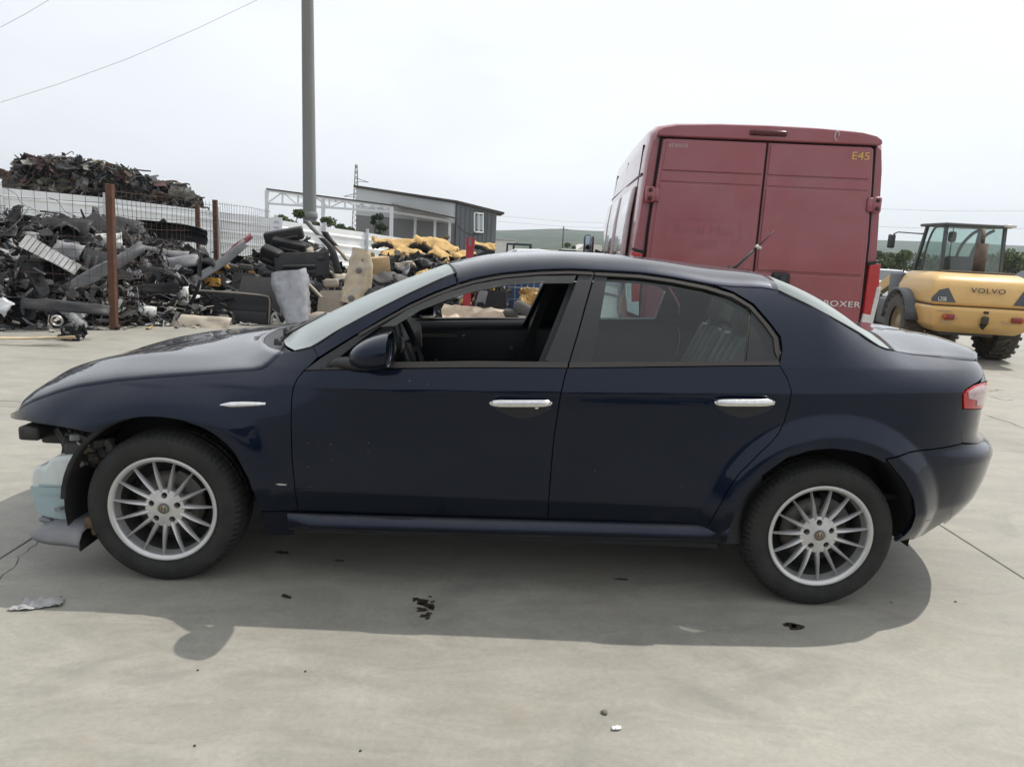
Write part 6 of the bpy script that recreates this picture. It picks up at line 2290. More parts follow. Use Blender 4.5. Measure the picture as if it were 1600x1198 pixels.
_nt.links.new(_r.outputs['Color'], _b.inputs['Base Color']); _b.inputs['Roughness'].default_value = 1.0; _b.inputs['Specular IOR Level'].default_value = .1
hill('hillside', [(-900, 330), (-300, 345), (300, 356), (640, 360), (770, 360), (820, 359), (870, 357.5), (910, 360), (960, 362), (1100, 368), (1250, 372), (1400, 376), (1500, 379), (1600, 384), (1900, 392), (2600, 410)], 900, 480, HM, 1, 2.0)

# unseen car and trolley added behind the camera for the doors to reflect
parked_car('parked_car', 1.7, -5.3, 0, (.09, .095, .10), 'dark grey car parked opposite the saloon, mirrored in its doors', h=1.42, Lc=4.4)
BLT = mat('blue_trolley_steel', (.03, .10, .28), .45, var=.2)
tr = empty('trolley', (2.75, -3.45, 0), (0, 0, .15)); tag(tr, 'low blue steel trolley added unseen for the rear door to mirror', 'trolley')
for x_ in (-.42, .42):
    for y_ in (-.22, .22):
        b = MB(); b.box((x_, y_, .19), (.035, .035, .30)); b.build('leg', BLT, tr)
for zz in (.34, .12):
    for y_ in (-.22, .22):
        b = MB(); b.box((0, y_, zz), (.80, .03, .035)); b.build('rail', BLT, tr)
b = MB(); b.box((0, 0, .365), (.88, .50, .012)); b.build('deck', mat('trolley_deck', (.20, .19, .17), .7, var=.3), tr)
# ------------------------------------------------------------------ scrap: builders
PBLK = mat('scrap_black_plastic', (.013, .013, .0145), .5, var=.35, vscale=9, rnd=.5, spec=.3, dirt=.30, dcol=(.075, .07, .062), dscale=4)
PDGR = mat('scrap_dark_grey', (.032, .033, .036), .55, var=.3, vscale=9, rnd=.4, spec=.3, dirt=.35, dcol=(.11, .10, .09), dscale=4)
PGRY = mat('scrap_grey', (.20, .205, .215), .55, var=.25, vscale=7, rnd=.35, dirt=.4, dcol=(.15, .14, .12), dscale=4)
PWHT = mat('scrap_white', (.55, .55, .54), .5, var=.2, vscale=7, rnd=.25, dirt=.5, dcol=(.28, .26, .22), dscale=4)
PBEI = mat('scrap_beige', (.42, .37, .30), .7, var=.2, vscale=7, rnd=.2, dirt=.4, dcol=(.24, .21, .17), dscale=4)
PRED = mat('scrap_red_paint', (.22, .035, .045), .35, var=.2, vscale=7, coat=.4, dirt=.4)
PTAN = mat('seat_foam_tan', (.56, .37, .15), .95, var=.25, vscale=8, bump=.5, bscale=30, dirt=.4, dcol=(.30, .20, .10), dscale=5)
PORG = mat('seat_foam_orange', (.50, .27, .06), .95, var=.2, vscale=8, bump=.5, bscale=30)
CLDK = mat('seat_cloth_dark', (.028, .028, .031), .92, var=.25, vscale=30, bump=.3, bscale=220, rnd=.4)
CLGR = mat('seat_cloth_grey', (.085, .082, .08), .95, var=.2, vscale=30, bump=.3, bscale=220, rnd=.25)
CLBE = mat('seat_leather_beige', (.36, .31, .25), .55, var=.15, vscale=10, dirt=.3, dcol=(.2, .17, .14))
PSIL = mat('scrap_bare_metal', (.45, .45, .45), .35, metal=.9, var=.3, vscale=10)
PRST = mat('scrap_rust_metal', (.085, .056, .042), .8, metal=.2, var=.5, vscale=7, rnd=.5)
POLI = mat('scrap_dull_metal', (.22, .215, .20), .6, metal=.4, var=.45, vscale=5, rnd=.5, dirt=.5, dcol=(.13, .09, .06), dscale=5)
PWIN = mat('scrap_wine_metal', (.085, .04, .04), .6, metal=.2, var=.5, vscale=5, rnd=.4, dirt=.5, dcol=(.10, .08, .07), dscale=5)
POLV = mat('scrap_olive_metal', (.10, .10, .06), .7, metal=.2, var=.5, vscale=5, rnd=.4)


def thick_grid(rows, t, name):
    """closed shell of a bent sheet"""
    n, m_ = len(rows), len(rows[0])
    P = np.array(rows, float)
    du = np.gradient(P, axis=0); dv = np.gradient(P, axis=1)
    N = np.cross(du, dv); N /= (np.linalg.norm(N, axis=2, keepdims=True)+1e-9)
    Q = P-N*t
    b = MB()
    vs = [tuple(p) for r in P for p in r]+[tuple(p) for r in Q for p in r]
    k = n*m_
    fs = []
    for i in range(n-1):
        for j in range(m_-1):
            a = (i*m_+j, (i+1)*m_+j, (i+1)*m_+j+1, i*m_+j+1)
            fs.append(a); fs.append(tuple(k+q for q in reversed(a)))
    ring = [(i, 0) for i in range(n)]+[(n-1, j) for j in range(1, m_)]+[(i, m_-1) for i in range(n-2, -1, -1)]+[(0, j) for j in range(m_-2, 0, -1)]
    for q in range(len(ring)):
        a = ring[q][0]*m_+ring[q][1]; c = ring[(q+1) % len(ring)]; c = c[0]*m_+c[1]
        fs.append((a, k+a, k+c, c))
    b.add(vs, fs, True)
    me = b.mesh(name)
    return me


def sheet_mesh(w, h, seed, bend=.25, noise=.04, jag=.12, t=.008, n=(8, 6), dent=1.0):
    rs = np.random.RandomState(seed)
    ph = rs.uniform(0, 6, 6)
    rows = []
    for i in range(n[0]):
        u = i/(n[0]-1)*2-1
        row = []
        lo = -1+jag*rs.rand(); hi = 1-jag*rs.rand()
        for j in range(n[1]):
            v = lo+(hi-lo)*j/(n[1]-1)
            uu = u*(1-jag*rs.rand()*(abs(u) > .9))
            z = bend*h*(1-v*v)*.6+bend*w*.25*(u*u)*math.sin(ph[0])+noise*(math.sin(3*u+ph[1])*math.cos(2.5*v+ph[2])+.5*math.sin(6*u+4*v+ph[3]))*dent+rs.randn()*noise*.18
            row.append((uu*w/2, v*h/2, z))
        rows.append(row)
    return thick_grid(rows, t, 'scrap_sheet')


def bumper_mesh(L_, seed, hgt=.34):
    rs = np.random.RandomState(seed)
    rows = []
    for i in range(15):
        u = i/14*2-1
        bow = -.22*L_*(u**4)*.6-.05*L_*u*u
        row = []
        for j, (dy, dz) in enumerate(((-.10, -.5), (.02, -.42), (.05, -.2), (.045, .0), (.02, .06), (.05, .12), (.04, .35), (-.03, .47), (-.12, .5))):
            row.append((u*L_/2, bow+dy+rs.randn()*.006, dz*hgt*(1-.12*u*u)+rs.randn()*.006))
        rows.append(row)
    return thick_grid(rows, .006, 'bumper_shell')


def doorcard_mesh(w, h, seed):
    b = MB()
    b.rbox((0, 0, 0), (w, h, .035), .017, seg=2)
    b.rbox((-.05*w, -.10*h, .045), (w*.62, h*.16, .08), .035, seg=2)
    b.rbox((-.05*w, -.33*h, .03), (w*.6, h*.16, .05), .02, seg=2)
    b.rbox((.36*w, .22*h, .03), (w*.12, h*.16, .04), .015, seg=2)
    return b.mesh('door_card')


def strip_mesh(L_, w, seed, bend=.2):
    rs = np.random.RandomState(seed)
    rows = []
    k = bend*rs.uniform(-1, 1); q = rs.uniform(-.4, .4)
    for i in range(9):
        u = i/8*2-1
        rows.append([(u*L_/2, v*w/2*(1-.5*abs(u)**3), k*L_*u*u*.5+.02*abs(v)+q*v*u*w) for v in (-1, -.4, .4, 1)])
    return thick_grid(rows, .008, 'trim_strip')


def crushed_mesh(w, h, seed, amp=.10, n=(11, 8), t=.02):
    rs = np.random.RandomState(seed)
    ph = rs.uniform(0, 6, 8); fr = rs.uniform(2, 5, 4)
    rows = []
    for i in range(n[0]):
        u = i/(n[0]-1)*2-1; row = []
        for j in range(n[1]):
            v = j/(n[1]-1)*2-1
            z = amp*(math.sin(fr[0]*u+ph[0])*math.cos(fr[1]*v+ph[1])+.6*abs(math.sin(fr[2]*2*u+ph[2]+v))+.5*math.sin(fr[3]*2*v+ph[3]))+rs.randn()*amp*.25
            row.append((u*w/2*(1+rs.uniform(-.12, .12)), v*h/2*(1+rs.uniform(-.2, .15)), z))
        rows.append(row)
    me = thick_grid(rows, t, 'crushed_sheet')
    me.polygons.foreach_set('use_smooth', [False]*len(me.polygons))
    return me


PARTW = {'panel', 'cover', 'shell', 'strip', 'headrest', 'cushion', 'bracket', 'handle', 'board', 'sheet', 'ring', 'foam', 'card', 'trim', 'pad', 'bonnet', 'duct', 'seat', 'hose', 'rod', 'lath', 'shard', 'film'}
def put(name, me, m, P, rot, scale=1.0, label=None, cat=None, group=None, parent=None):
    if not parent and name.split('_')[-1] in PARTW: name += '_scrap'
    o = link(name, me, m, parent)
    o.location = tuple(P); o.rotation_euler = rot
    o.scale = (scale, scale, scale) if not isinstance(scale, tuple) else scale
    if label: tag(o, label, cat, group)
    return o


def tangle(name, pts, mats, seed, label, smin, smax, up=.0):
    """countless little broken pieces as one mass: bent slivers, chips and wires"""
    rs = np.random.RandomState(seed)
    vs, fs, mi = [], [], []
    for p in pts:
        p = np.array(p, float)
        q = rs.randn(3); q[2] *= .6; q /= np.linalg.norm(q)
        r = np.cross(q, rs.randn(3)); r /= np.linalg.norm(r)
        n = np.cross(q, r)
        L_ = rs.uniform(smin, smax); w = L_*rs.choice((.08, .15, .3, .5)); t = .006
        k = len(vs)
        bend = rs.uniform(-.3, .3)*L_
        for u, bz in ((-.5, 0), (0, 1), (.5, 0)):
            for v in (-.5, .5):
                for s_ in (0, 1):
                    vs.append(tuple(p+q*L_*u+r*w*v*(1 if abs(u) < .1 else rs.uniform(.3, 1))+n*(bend*bz-t*s_)))
        def id_(a, b2, s_): return k+a*4+b2*2+s_
        m_ = rs.randint(len(mats))
        for a in (0, 1):
            fs.append((id_(a, 0, 0), id_(a+1, 0, 0), id_(a+1, 1, 0), id_(a, 1, 0)))
            fs.append((id_(a, 1, 1), id_(a+1, 1, 1), id_(a+1, 0, 1), id_(a, 0, 1)))
            fs.append((id_(a, 0, 1), id_(a+1, 0, 1), id_(a+1, 0, 0), id_(a, 0, 0)))
            fs.append((id_(a, 1, 0), id_(a+1, 1, 0), id_(a+1, 1, 1), id_(a, 1, 1)))
        fs.append((id_(0, 0, 0), id_(0, 1, 0), id_(0, 1, 1), id_(0, 0, 1))); fs.append((id_(2, 0, 1), id_(2, 1, 1), id_(2, 1, 0), id_(2, 0, 0)))
        mi += [m_]*10
    me = bpy.data.meshes.new(name); me.from_pydata(vs, [], fs)
    for m_ in mats: me.materials.append(m_)
    me.polygons.foreach_set('material_index', mi); me.update()
    o = bpy.data.objects.new(name, me); COL.objects.link(o)
    tag(o, label, 'scrap', kind='stuff')
    return o


# ------------------------------------------------------------------ heap of plastic behind the mesh
rng = random.Random(21)
A0, B0 = Vector((-7.6, 5.2, 0)), Vector((-2.9, 8.6, 0))
BACK = Vector((-.42, .91, 0)).normalized()
HT = pchip([0, .15, .3, .45, .6, .75, .9, 1.0], [1.30, 1.36, 1.42, 1.40, 1.35, 1.25, 1.05, .75])
def heap_pt(a, b_):
    """a along the foot, b_ up the slope"""
    foot = A0.lerp(B0, a)
    zt = float(HT(a))
    p = foot+BACK*(b_*2.9)
    z = zt*(math.sin(min(b_, 1.0)*PI/2)**.85)
    return Vector((p.x, p.y, z))
# dark core so that no daylight shows through the pile
rows = []
rs = np.random.RandomState(2)
for i in range(40):
    a = -.15+1.2*i/39
    row = []
    for j in range(20):
        b_ = j/19*1.5
        p = heap_pt(min(max(a, 0), 1), min(b_, 1.0))
        ex = A0.lerp(B0, a)-A0.lerp(B0, min(max(a, 0), 1))
        p = p+ex+BACK*(max(b_-1, 0)*2.9)
        k = .22 if 0 < j else .0
        row.append((p.x+rs.randn()*.05, p.y+.28+rs.randn()*.05, max(0.0, p.z-.20+rs.randn()*k*.5)))
    rows.append(row)
b = MB(); b.grid(rows, smooth=False)
core = b.build('scrap_heap', mat('heap_core_dark', (.016, .016, .017), .85, var=.6, vscale=5)); tag(core, 'dark mass of shredded plastic filling the scrap heap', 'scrap', kind='stuff')

rs = np.random.RandomState(12)
pts_ = []
for k in range(7000):
    a_ = rs.uniform(-.05, 1.04); b_ = rs.uniform(0, 1.05)
    p = heap_pt(min(max(a_, 0), 1), min(b_, 1))+(A0.lerp(B0, a_)-A0.lerp(B0, min(max(a_, 0), 1)))
    pts_.append((p.x+rs.randn()*.10, p.y-.02+rs.randn()*.12, max(.02, p.z-.04+rs.randn()*.09)))
tangle('shredded_plastic', pts_, [PBLK]*8+[PDGR]*4+[PGRY]*2+[PWHT, PBEI], 3, 'countless small broken plastic bits all over the scrap heap', .08, .34)
KINDS = [
    ('plastic_panel', lambda s: sheet_mesh(.75, .42, s, .25, .05), PBLK, 'bent black plastic panel in the heap behind the rusty mesh', 26, (.45, 1.0)),
    ('plastic_panel', lambda s: sheet_mesh(.6, .35, s, .3, .05), PDGR, 'bent dark grey plastic panel in the heap behind the rusty mesh', 18, (.45, 1.0)),
    ('bumper_shell', lambda s: bumper_mesh(1.45, s), PBLK, 'black bumper shell jumbled in the heap behind the rusty mesh', 9, (.8, 1.05)),
    ('bumper_shell', lambda s: bumper_mesh(1.3, s), PGRY, 'grey bumper shell jumbled in the heap behind the rusty mesh', 2, (.6, .8)),
    ('trim_strip', lambda s: strip_mesh(1.0, .14, s), PBLK, 'narrow black trim strip in the heap behind the rusty mesh', 24, (.6, 1.3)),
    ('trim_strip', lambda s: strip_mesh(.9, .13, s), PGRY, 'narrow grey trim strip in the heap behind the rusty mesh', 14, (.6, 1.2)),
    ('door_card', lambda s: doorcard_mesh(.85, .5, s), PDGR, 'dark door lining with armrest in the heap behind the mesh', 8, (.8, 1.0)),
    ('plastic_shard', lambda s: sheet_mesh(.32, .2, s, .3, .010, .22, .008, (5, 4)), PGRY, 'small grey plastic shard in the heap behind the mesh', 44, (.4, 1.1)),
    ('plastic_shard', lambda s: sheet_mesh(.26, .16, s, .3, .010, .22, .008, (5, 4)), PWHT, 'small whitish plastic shard in the heap behind the mesh', 30, (.35, 1.1)),
    ('plastic_shard', lambda s: sheet_mesh(.3, .2, s, .3, .010, .22, .008, (5, 4)), PBLK, 'small black plastic shard in the heap behind the mesh', 150, (.35, 1.1)),
    ('plastic_sliver', lambda s: strip_mesh(.7, .05, s, .4), PBLK, 'thin black plastic sliver in the heap behind the mesh', 110, (.5, 1.4)),
    ('plastic_sliver', lambda s: strip_mesh(.6, .05, s, .4), PGRY, 'thin pale grey plastic sliver in the heap behind the mesh', 44, (.5, 1.3)),
    ('plastic_shard', lambda s: sheet_mesh(.3, .18, s, .3, .010, .22, .008, (5, 4)), PBEI, 'small beige plastic shard in the heap behind the mesh', 7, (.6, 1.2)),
]
GRP = {}
for name, fn, m, lab, cnt, (s0, s1) in KINDS:
    protos = [fn(100+k*7+cnt) for k in range(4)]
    for pm in protos: pm.materials.append(m)
    grp = lab.split(' in the heap')[0]+' scrap'
    for k in range(cnt):
        a = rng.uniform(-.02, 1.0); b_ = rng.uniform(.02, 1.0)
        p = heap_pt(max(a, 0), b_)+Vector((rng.uniform(-.1, .1), rng.uniform(-.12, .06), rng.uniform(-.02, .10)))
        sc = rng.uniform(s0, s1)
        p.z = max(p.z, .10)
        tilt = rng.gauss(rad(52), rad(24))
        o = link(name+('_scrap' if name.split('_')[-1] in PARTW else ''), protos[k % 4], None)
        o.location = p
        yaw = rng.gauss(rad(10), rad(35))
        o.rotation_euler = (Euler((tilt, 0, 0)).to_matrix() @ Euler((0, 0, rng.gauss(0, rad(45)))).to_matrix()).to_euler()
        o.rotation_euler.rotate(Euler((0, 0, yaw)))
        o.scale = (sc, sc, sc)
        al = 'left of the near post' if a < .42 else ('behind the near rusty post' if a < .58 else ('between the rusty posts' if a < .8 else 'beside the dark bench'))
        if a < .2: al = 'at the far left'
        hb = ('at the foot of', 'low in', 'halfway up', 'high in', 'on the crest of')[min(4, int(b_*5))]
        base = lab.split(' in the heap')[0].replace(' jumbled', '')
        tag(o, base+' '+hb+' the heap '+al, 'scrap', grp)
# cables and hoses
for k in range(36):
    a = rng.uniform(0, .95); b_ = rng.uniform(.05, .95)
    p0 = heap_pt(a, b_)+Vector((0, -.18, .08))
    pts = [p0]
    d = Vector((rng.uniform(-1, 1), rng.uniform(-.2, .2), rng.uniform(-.8, .4))).normalized()
    for q in range(7):
        d = (d+Vector((rng.uniform(-.6, .6), rng.uniform(-.3, .3), rng.uniform(-.7, .5)))).normalized()
        n_ = pts[-1]+d*rng.uniform(.08, .16); n_.z = max(n_.z, .02); pts.append(n_)
    b = MB(); b.tube(catmull([tuple(p) for p in pts], 4), rng.choice((.005, .008, .013)), 6)
    tag(b.build('loose_hose', rng.choice((PBLK, PBLK, PGRY))), 'thin loose hose twisting over the plastic scrap heap', 'hose', 'loose hoses on the heap')

# pieces of the heap that stand out
def feature(name, me, m, px, py, Y, rot, label, cat='scrap', scale=1.0):
    return put(name, me, m, at(px, py, Y), rot, scale, label, cat)

feature('grey_panel', sheet_mesh(1.35, .22, 5, .15, .03, .15), PGRY, 165, 420, 7.9, (rad(65), rad(-32), rad(8)), 'long pale grey panel lying diagonally across the heap')
feature('grey_panel', sheet_mesh(.85, .22, 6, .2, .02, .1), PGRY, 268, 412, 9.3, (rad(70), rad(-12), rad(10)), 'curved grey bumper lip right of the near rusty post')
feature('grey_panel', sheet_mesh(.8, .20, 16, .35, .02, .1), PGRY, 258, 398, 9.5, (rad(70), rad(6), rad(10)), 'upper curved grey bumper lip right of the near rusty post')
feature('grey_panel', sheet_mesh(.55, .30, 7, .2, .03, .1), PWHT, 165, 378, 9.2, (rad(70), rad(-5), rad(5)), 'pale whitish panel behind the top of the near rusty post')
feature('dark_panel', sheet_mesh(.9, .62, 8, .2, .02, .1), PBLK, 98, 366, 9.0, (rad(60), 0, rad(-6)), 'dark peaked plastic tray on top of the heap')
feature('dark_panel', bumper_mesh(1.9, 9, .30), PBLK, 245, 358, 10.4, (rad(10), rad(2), rad(4)), 'long black bumper lying along the top of the heap')
feature('dark_panel', sheet_mesh(1.0, .34, 10, .3, .03, .1), PDGR, 175, 348, 10.0, (rad(40), rad(5), 0), 'curved dark sheet arching on top of the heap')
b = MB()
for k in range(11): b.box((-.34+.068*k, 0, .01*math.sin(k)), (.055, .20-.006*k, .03)); 
b.box((0, 0, -.02), (.78, .16, .02))
feature('ribbed_duct', b.mesh('ribbed_duct'), PWHT, 78, 398, 7.4, (rad(65), rad(28), rad(5)), 'white ribbed air duct lying in the heap')
me = sheet_mesh(.42, .26, 12, .25, .02, .1); feature('grey_cover', me, PGRY, 108, 392, 8.0, (rad(65), rad(8), 0), 'smooth grey cover piece beside the white ribbed duct')
b = MB(); b.lathe([(.052, -.02), (.068, -.022), (.074, 0), (.068, .022), (.052, .02)], axis='Y', n=24, closed=True)
feature('steel_ring', b.mesh('steel_ring'), PSIL, 89, 501, 6.3, (rad(10), 0, rad(10)), 'small shiny steel ring low in the heap')
feature('grey_panel', sheet_mesh(1.1, .16, 13, .12, .02, .1), PDGR, 100, 478, 6.5, (rad(55), rad(3), rad(4)), 'long dark grey panel low in the heap above the steel ring')
feature('white_film', sheet_mesh(.20, .22, 14, .3, .03, .3), mat('glossy_white_film', (.42, .44, .46), .2), 5, 480, 6.0, (rad(60), rad(30), 0), 'crumpled shiny white film at the left edge of the heap', 'film')
feature('wood_lath', strip_mesh(1.0, .06, 15, .03), mat('pale_wood', (.50, .40, .27), .8, var=.2), 45, 530, 5.75, (0, rad(-1.5), rad(10)), 'pale wooden lath on the ground at the foot of the heap', 'wood')
feature('wood_lath', strip_mesh(.36, .05, 18, .03), mat('pale_wood', (.50, .40, .27), .8), 84, 529, 5.9, (0, 0, rad(22)), 'short pale wooden lath beside the longer one', 'wood')
feature('black_clump', crushed_mesh(.26, .18, 19, .06), PBLK, 113, 523, 6.3, (rad(30), 0, 0), 'black tangled clump on the ground at the foot of the heap', 'scrap')
# spilled bits along the foot
for k in range(46):
    a = rng.uniform(0, 1.12); p = A0.lerp(B0, a)+Vector((rng.uniform(-.2, .25), rng.uniform(-.40, .05), 0))
    m = rng.choice((PBEI, PWHT, PGRY, PBLK, PBLK, PDGR, PTAN))
    me = sheet_mesh(rng.uniform(.07, .22), rng.uniform(.04, .1), 300+k, .2, .015, .3, .01, n=(5, 4))
    nm = {PBEI.name: 'beige', PWHT.name: 'whitish', PGRY.name: 'grey', PBLK.name: 'black', PDGR.name: 'dark grey', PTAN.name: 'tan'}[m.name]
    put('litter_scrap', me, m, (p.x, p.y, .02), (rng.uniform(-.2, .2), rng.uniform(-.2, .2), rng.uniform(0, 6)), 1.0, 'small '+nm+' broken bit on the concrete '+('at the left end' if a < .33 else ('near the rusty post' if a < .66 else 'before the bench seat'))+' of the heap foot', 'scrap', nm+' broken bits along the heap foot')

# ------------------------------------------------------------------ crushed bodies heaped behind the white fence
rng = random.Random(8)
prof = [(-60, 296), (0, 296), (18, 292), (30, 246), (60, 243), (100, 245), (135, 250), (160, 258), (190, 258), (215, 272), (240, 283), (270, 292), (296, 298), (310, 312)]
def ridge_y(px): return float(np.interp(px, [p[0] for p in prof], [p[1] for p in prof]))
rows = []
for i in range(40):
    px = -120+435*i/39
    top = at(px, ridge_y(px)+14, 19.0)
    rows.append([(top[0], 17.2, .5), (top[0], 17.6, top[2]*.7), (top[0]+rng.uniform(-.1, .1), 18.6, max(top[2]-.1, .6)), (top[0], 19.6, max(top[2]-.3, .4)), (top[0], 21, .3)])
b = MB(); b.grid(rows, smooth=False)
tag(b.build('crushed_heap', mat('crushed_core', (.06, .052, .045), .85, var=.5, vscale=3)), 'tangled mass of crushed car metal behind the white fence', 'scrap', kind='stuff')
rs = np.random.RandomState(13)
pts_ = []
for k in range(3000):
    px = rs.uniform(30, 302); yt = ridge_y(px); py = yt+4+(rs.rand()**1.2)*max(12, (302+px*.1-yt))
    p = at(px, py, 18.1+rs.uniform(-.5, .5)); pts_.append(tuple(p))
tangle('shredded_metal', pts_, [POLI]*4+[PDGR]*4+[PBLK]*4+[PRST]*2+[PWIN, PGRY], 4, 'countless torn metal bits all over the crushed car heap', .12, .5)
for k in range(120):
    px = rng.uniform(44, 296)
    yt = ridge_y(px)
    py = yt+8+(rng.random()**1.3)*max(10, (300+px*.1-yt))
    Y = 18.2+rng.uniform(-.5, .6)
    p = at(px, py, Y)
    left = px < 120 and py < 285
    m = rng.choice((PWIN, PWIN, POLI, PDGR, PDGR, PBLK)) if left else rng.choice((POLI, POLI, PDGR, PDGR, PBLK, PBLK, PRST, PGRY, POLV))
    nm = {PWIN.name: 'wine red', POLI.name: 'dull silver', PRST.name: 'rusty', PDGR.name: 'dark grey', PBLK.name: 'black', PGRY.name: 'grey', POLV.name: 'olive'}[m.name]
    w = rng.uniform(.3, 1.1)
    me = crushed_mesh(w, w*rng.uniform(.25, .5), 500+k, w*.055, n=(12, 7))
    put('crushed_sheet', me, m, p, (rng.gauss(rad(35), rad(25)), rng.gauss(rad(6), rad(14)), rng.gauss(0, .4)), 1.0, nm+' crumpled sheet '+('high' if py < yt+18 else 'low')+' at the '+('left end' if px < 70 else ('left half' if px < 140 else ('right half' if px < 220 else 'right end')))+' of the crushed car heap', 'scrap', nm+' sheets in the crushed car heap')
for k in range(60):
    px = rng.uniform(26, 300); py = ridge_y(px)+rng.uniform(0, 26); p = Vector(at(px, py, 18.2))
    pts = [p]
    for q in range(5): pts.append(pts[-1]+Vector((rng.uniform(-.05, .22), rng.uniform(-.1, .1), rng.uniform(-.10, .08))))
    b = MB(); b.tube(catmull([tuple(q) for q in pts], 3), rng.choice((.012, .02, .03)), 5)
    tag(b.build('bent_rod', rng.choice((PRST, POLI, PDGR))), 'bent rod sticking out '+('high' if py < ridge_y(px)+12 else 'low')+' at the '+('left end' if px < 90 else ('middle' if px < 200 else 'right end'))+' of the crushed car heap', 'rod', 'bent rods in the crushed car heap')
me = crushed_mesh(1.25, .45, 900, .07, n=(18, 9)); put('crushed_bonnet', me, PWIN, at(78, 257, 17.9), (rad(40), rad(4), rad(4)), 1.0, 'large wine red crumpled car panel crowning the crushed heap', 'scrap')
me = crushed_mesh(.5, .4, 901, .06, n=(10, 8)); put('crushed_panel', me, PRST, at(2, 274, 17.9), (rad(40), rad(10), 0), 1.0, 'rusty crumpled panel at the left edge above the fence', 'scrap')
me = crushed_mesh(1.3, .30, 902, .06, n=(18, 7)); put('crushed_panel', me, POLV, at(72, 287, 17.7), (rad(60), rad(2), 0), 1.0, 'long olive coloured crumpled sheet just above the white fence', 'scrap')

# ------------------------------------------------------------------ seats
def headrest_mesh(w=.26, h=.17, d=.10):
    b = MB(); b.rbox((0, 0, 0), (w, d, h), .045, seg=3); return b.mesh('headrest')
def seat_back(root, m, w=.48, h=.62, d=.13, trim=None):
    b = MB()
    rows = []
    for i in range(11):
        t = i/10
        ww = w*(1-.22*t**2.2)/2
        z = h*t
        ring = []
        for k in range(16):
            an = 2*PI*k/16
            ca, sa = math.cos(an), math.sin(an)
            yb = -.025*(abs(ca) > .75)
            ring.append((ww*math.copysign(abs(ca)**.45, ca), d/2*math.copysign(abs(sa)**.55, sa)*(1-.35*t)+(yb if sa < 0 else 0), z if 0 < i < 10 else z+(.02 if i == 10 else -.02)*0))
        rows.append(ring+[ring[0]])
    b.grid(rows)
    b.add(rows[0][:-1], [tuple(range(16))]); b.add(rows[-1][:-1], [tuple(range(16))])
    o = b.build('backrest', m, root); bevel(o, .02, 2)
    return o
def car_seat(P, rot, m, label, head=True, cushion=True, m2=None, rods=True):
    root = empty('car_seat', tuple(P), rot); tag(root, label, 'car seat')
    seat_back(root, m)
    if head:
        o = link('headrest', headrest_mesh(), m2 or m, root); o.location = (0, 0, .77)
        if rods:
            b = MB(); b.tube([(-.06, 0, .60), (-.06, 0, .72)], .007, 6); b.build('headrest_rod', PSIL, root)
            b = MB(); b.tube([(.06, 0, .60), (.06, 0, .72)], .007, 6); b.build('headrest_rod', PSIL, root)
    if cushion:
        b = MB(); b.rbox((0, -.27, .02), (.50, .52, .16), .06, seg=3); b.build('seat_base', m2 or m, root)
        b = MB(); b.bar((-.2, -.05, -.09), (-.2, -.5, -.09), .03, .04); b.bar((.2, -.05, -.09), (.2, -.5, -.09), .03, .04); b.build('seat_rail', PDGR, root)['kind'] = 'stuff'
    return root
# big dark bench with pale piping
p = at(360, 507, 8.9)
bench2 = empty('bench_seat', (p[0], 8.9, p[2]-.02), (rad(-8), rad(1.2), rad(2))); tag(bench2, 'dark bench seat with pale piping lying at the heap foot', 'bench seat')
b = MB(); b.rbox((0, 0, .35), (1.26, .16, .36), .06, seg=3); b.build('backrest', CLDK, bench2)
b = MB(); b.rbox((0, -.03, .13), (1.24, .22, .26), .05, seg=3); b.build('seat_base', mat('bench_vinyl', (.012, .012, .013), .6), bench2)
b = MB(); b.tube(catmull([(-.60, -.085, .52), (0, -.085, .525), (.52, -.085, .51), (.615, -.085, .46), (.625, -.085, .30), (.62, -.10, .06)], 6), .016, 8); b.build('piping', mat('piping_taupe', (.20, .18, .155), .7), bench2)
b = MB()
for k in range(9): b.bar((-.12+.075*k, -.088, .47), (-.02+.075*k, -.088, .36), .006, .008)
b.build('quilting', mat('quilt_dark', (.012, .012, .014), .9), bench2)['kind'] = 'stuff'
b = MB(); b.bar((-.6, -.10, .0), (.58, -.10, -.02), .03, .03); b.rbox((.60, -.08, -.02), (.07, .07, .12), .02); b.build('bench_frame', PGRY, bench2)
car_seat(at(405, 492, 9.3), (rad(-8), 0, rad(4)), CLGR, 'grey cloth seat back standing behind the dark bench', head=False, cushion=False).scale = (1.5, 1, 1.0)
car_seat(at(382, 462, 9.7), (rad(-5), rad(2), 0), CLGR, 'grey cloth seat with a headrest above the dark bench').scale = (.95, .9, .62)
put('headrest', headrest_mesh(), CLGR, at(363, 420, 9.9), (.2, .2, .1), 1.0, 'grey headrest left of the upright grey headrest', 'headrest')
put('seat_foam', sheet_mesh(.42, .14, 31, .3, .03, .1, .05), PORG, at(340, 421, 9.6), (rad(60), rad(-25), 0), 1.0, 'orange foam strip draped beside the grey seat', 'foam')
b = MB(); b.rbox((0, 0, 0), (.36, .12, .14), .02); put('seat_foam', b.mesh('foam_block'), PORG, at(326, 440, 9.4), (0, rad(3), rad(5)), 1.0, 'orange foam block behind the dark bench', 'foam')
# red and grey bumper strip leaning across
put('bumper_strip', sheet_mesh(1.25, .17, 33, .2, .02, .05), PGRY, at(340, 415, 9.3), (rad(60), rad(-38), rad(4)), 1.0, 'long grey bumper strip leaning over the seats', 'bumper')
put('bumper_strip', sheet_mesh(.62, .12, 34, .12, .015, .05), PRED, at(371, 385, 9.55), (rad(60), rad(-40), rad(4)), 1.0, 'dull red strip on the upper end of the grey bumper', 'bumper')
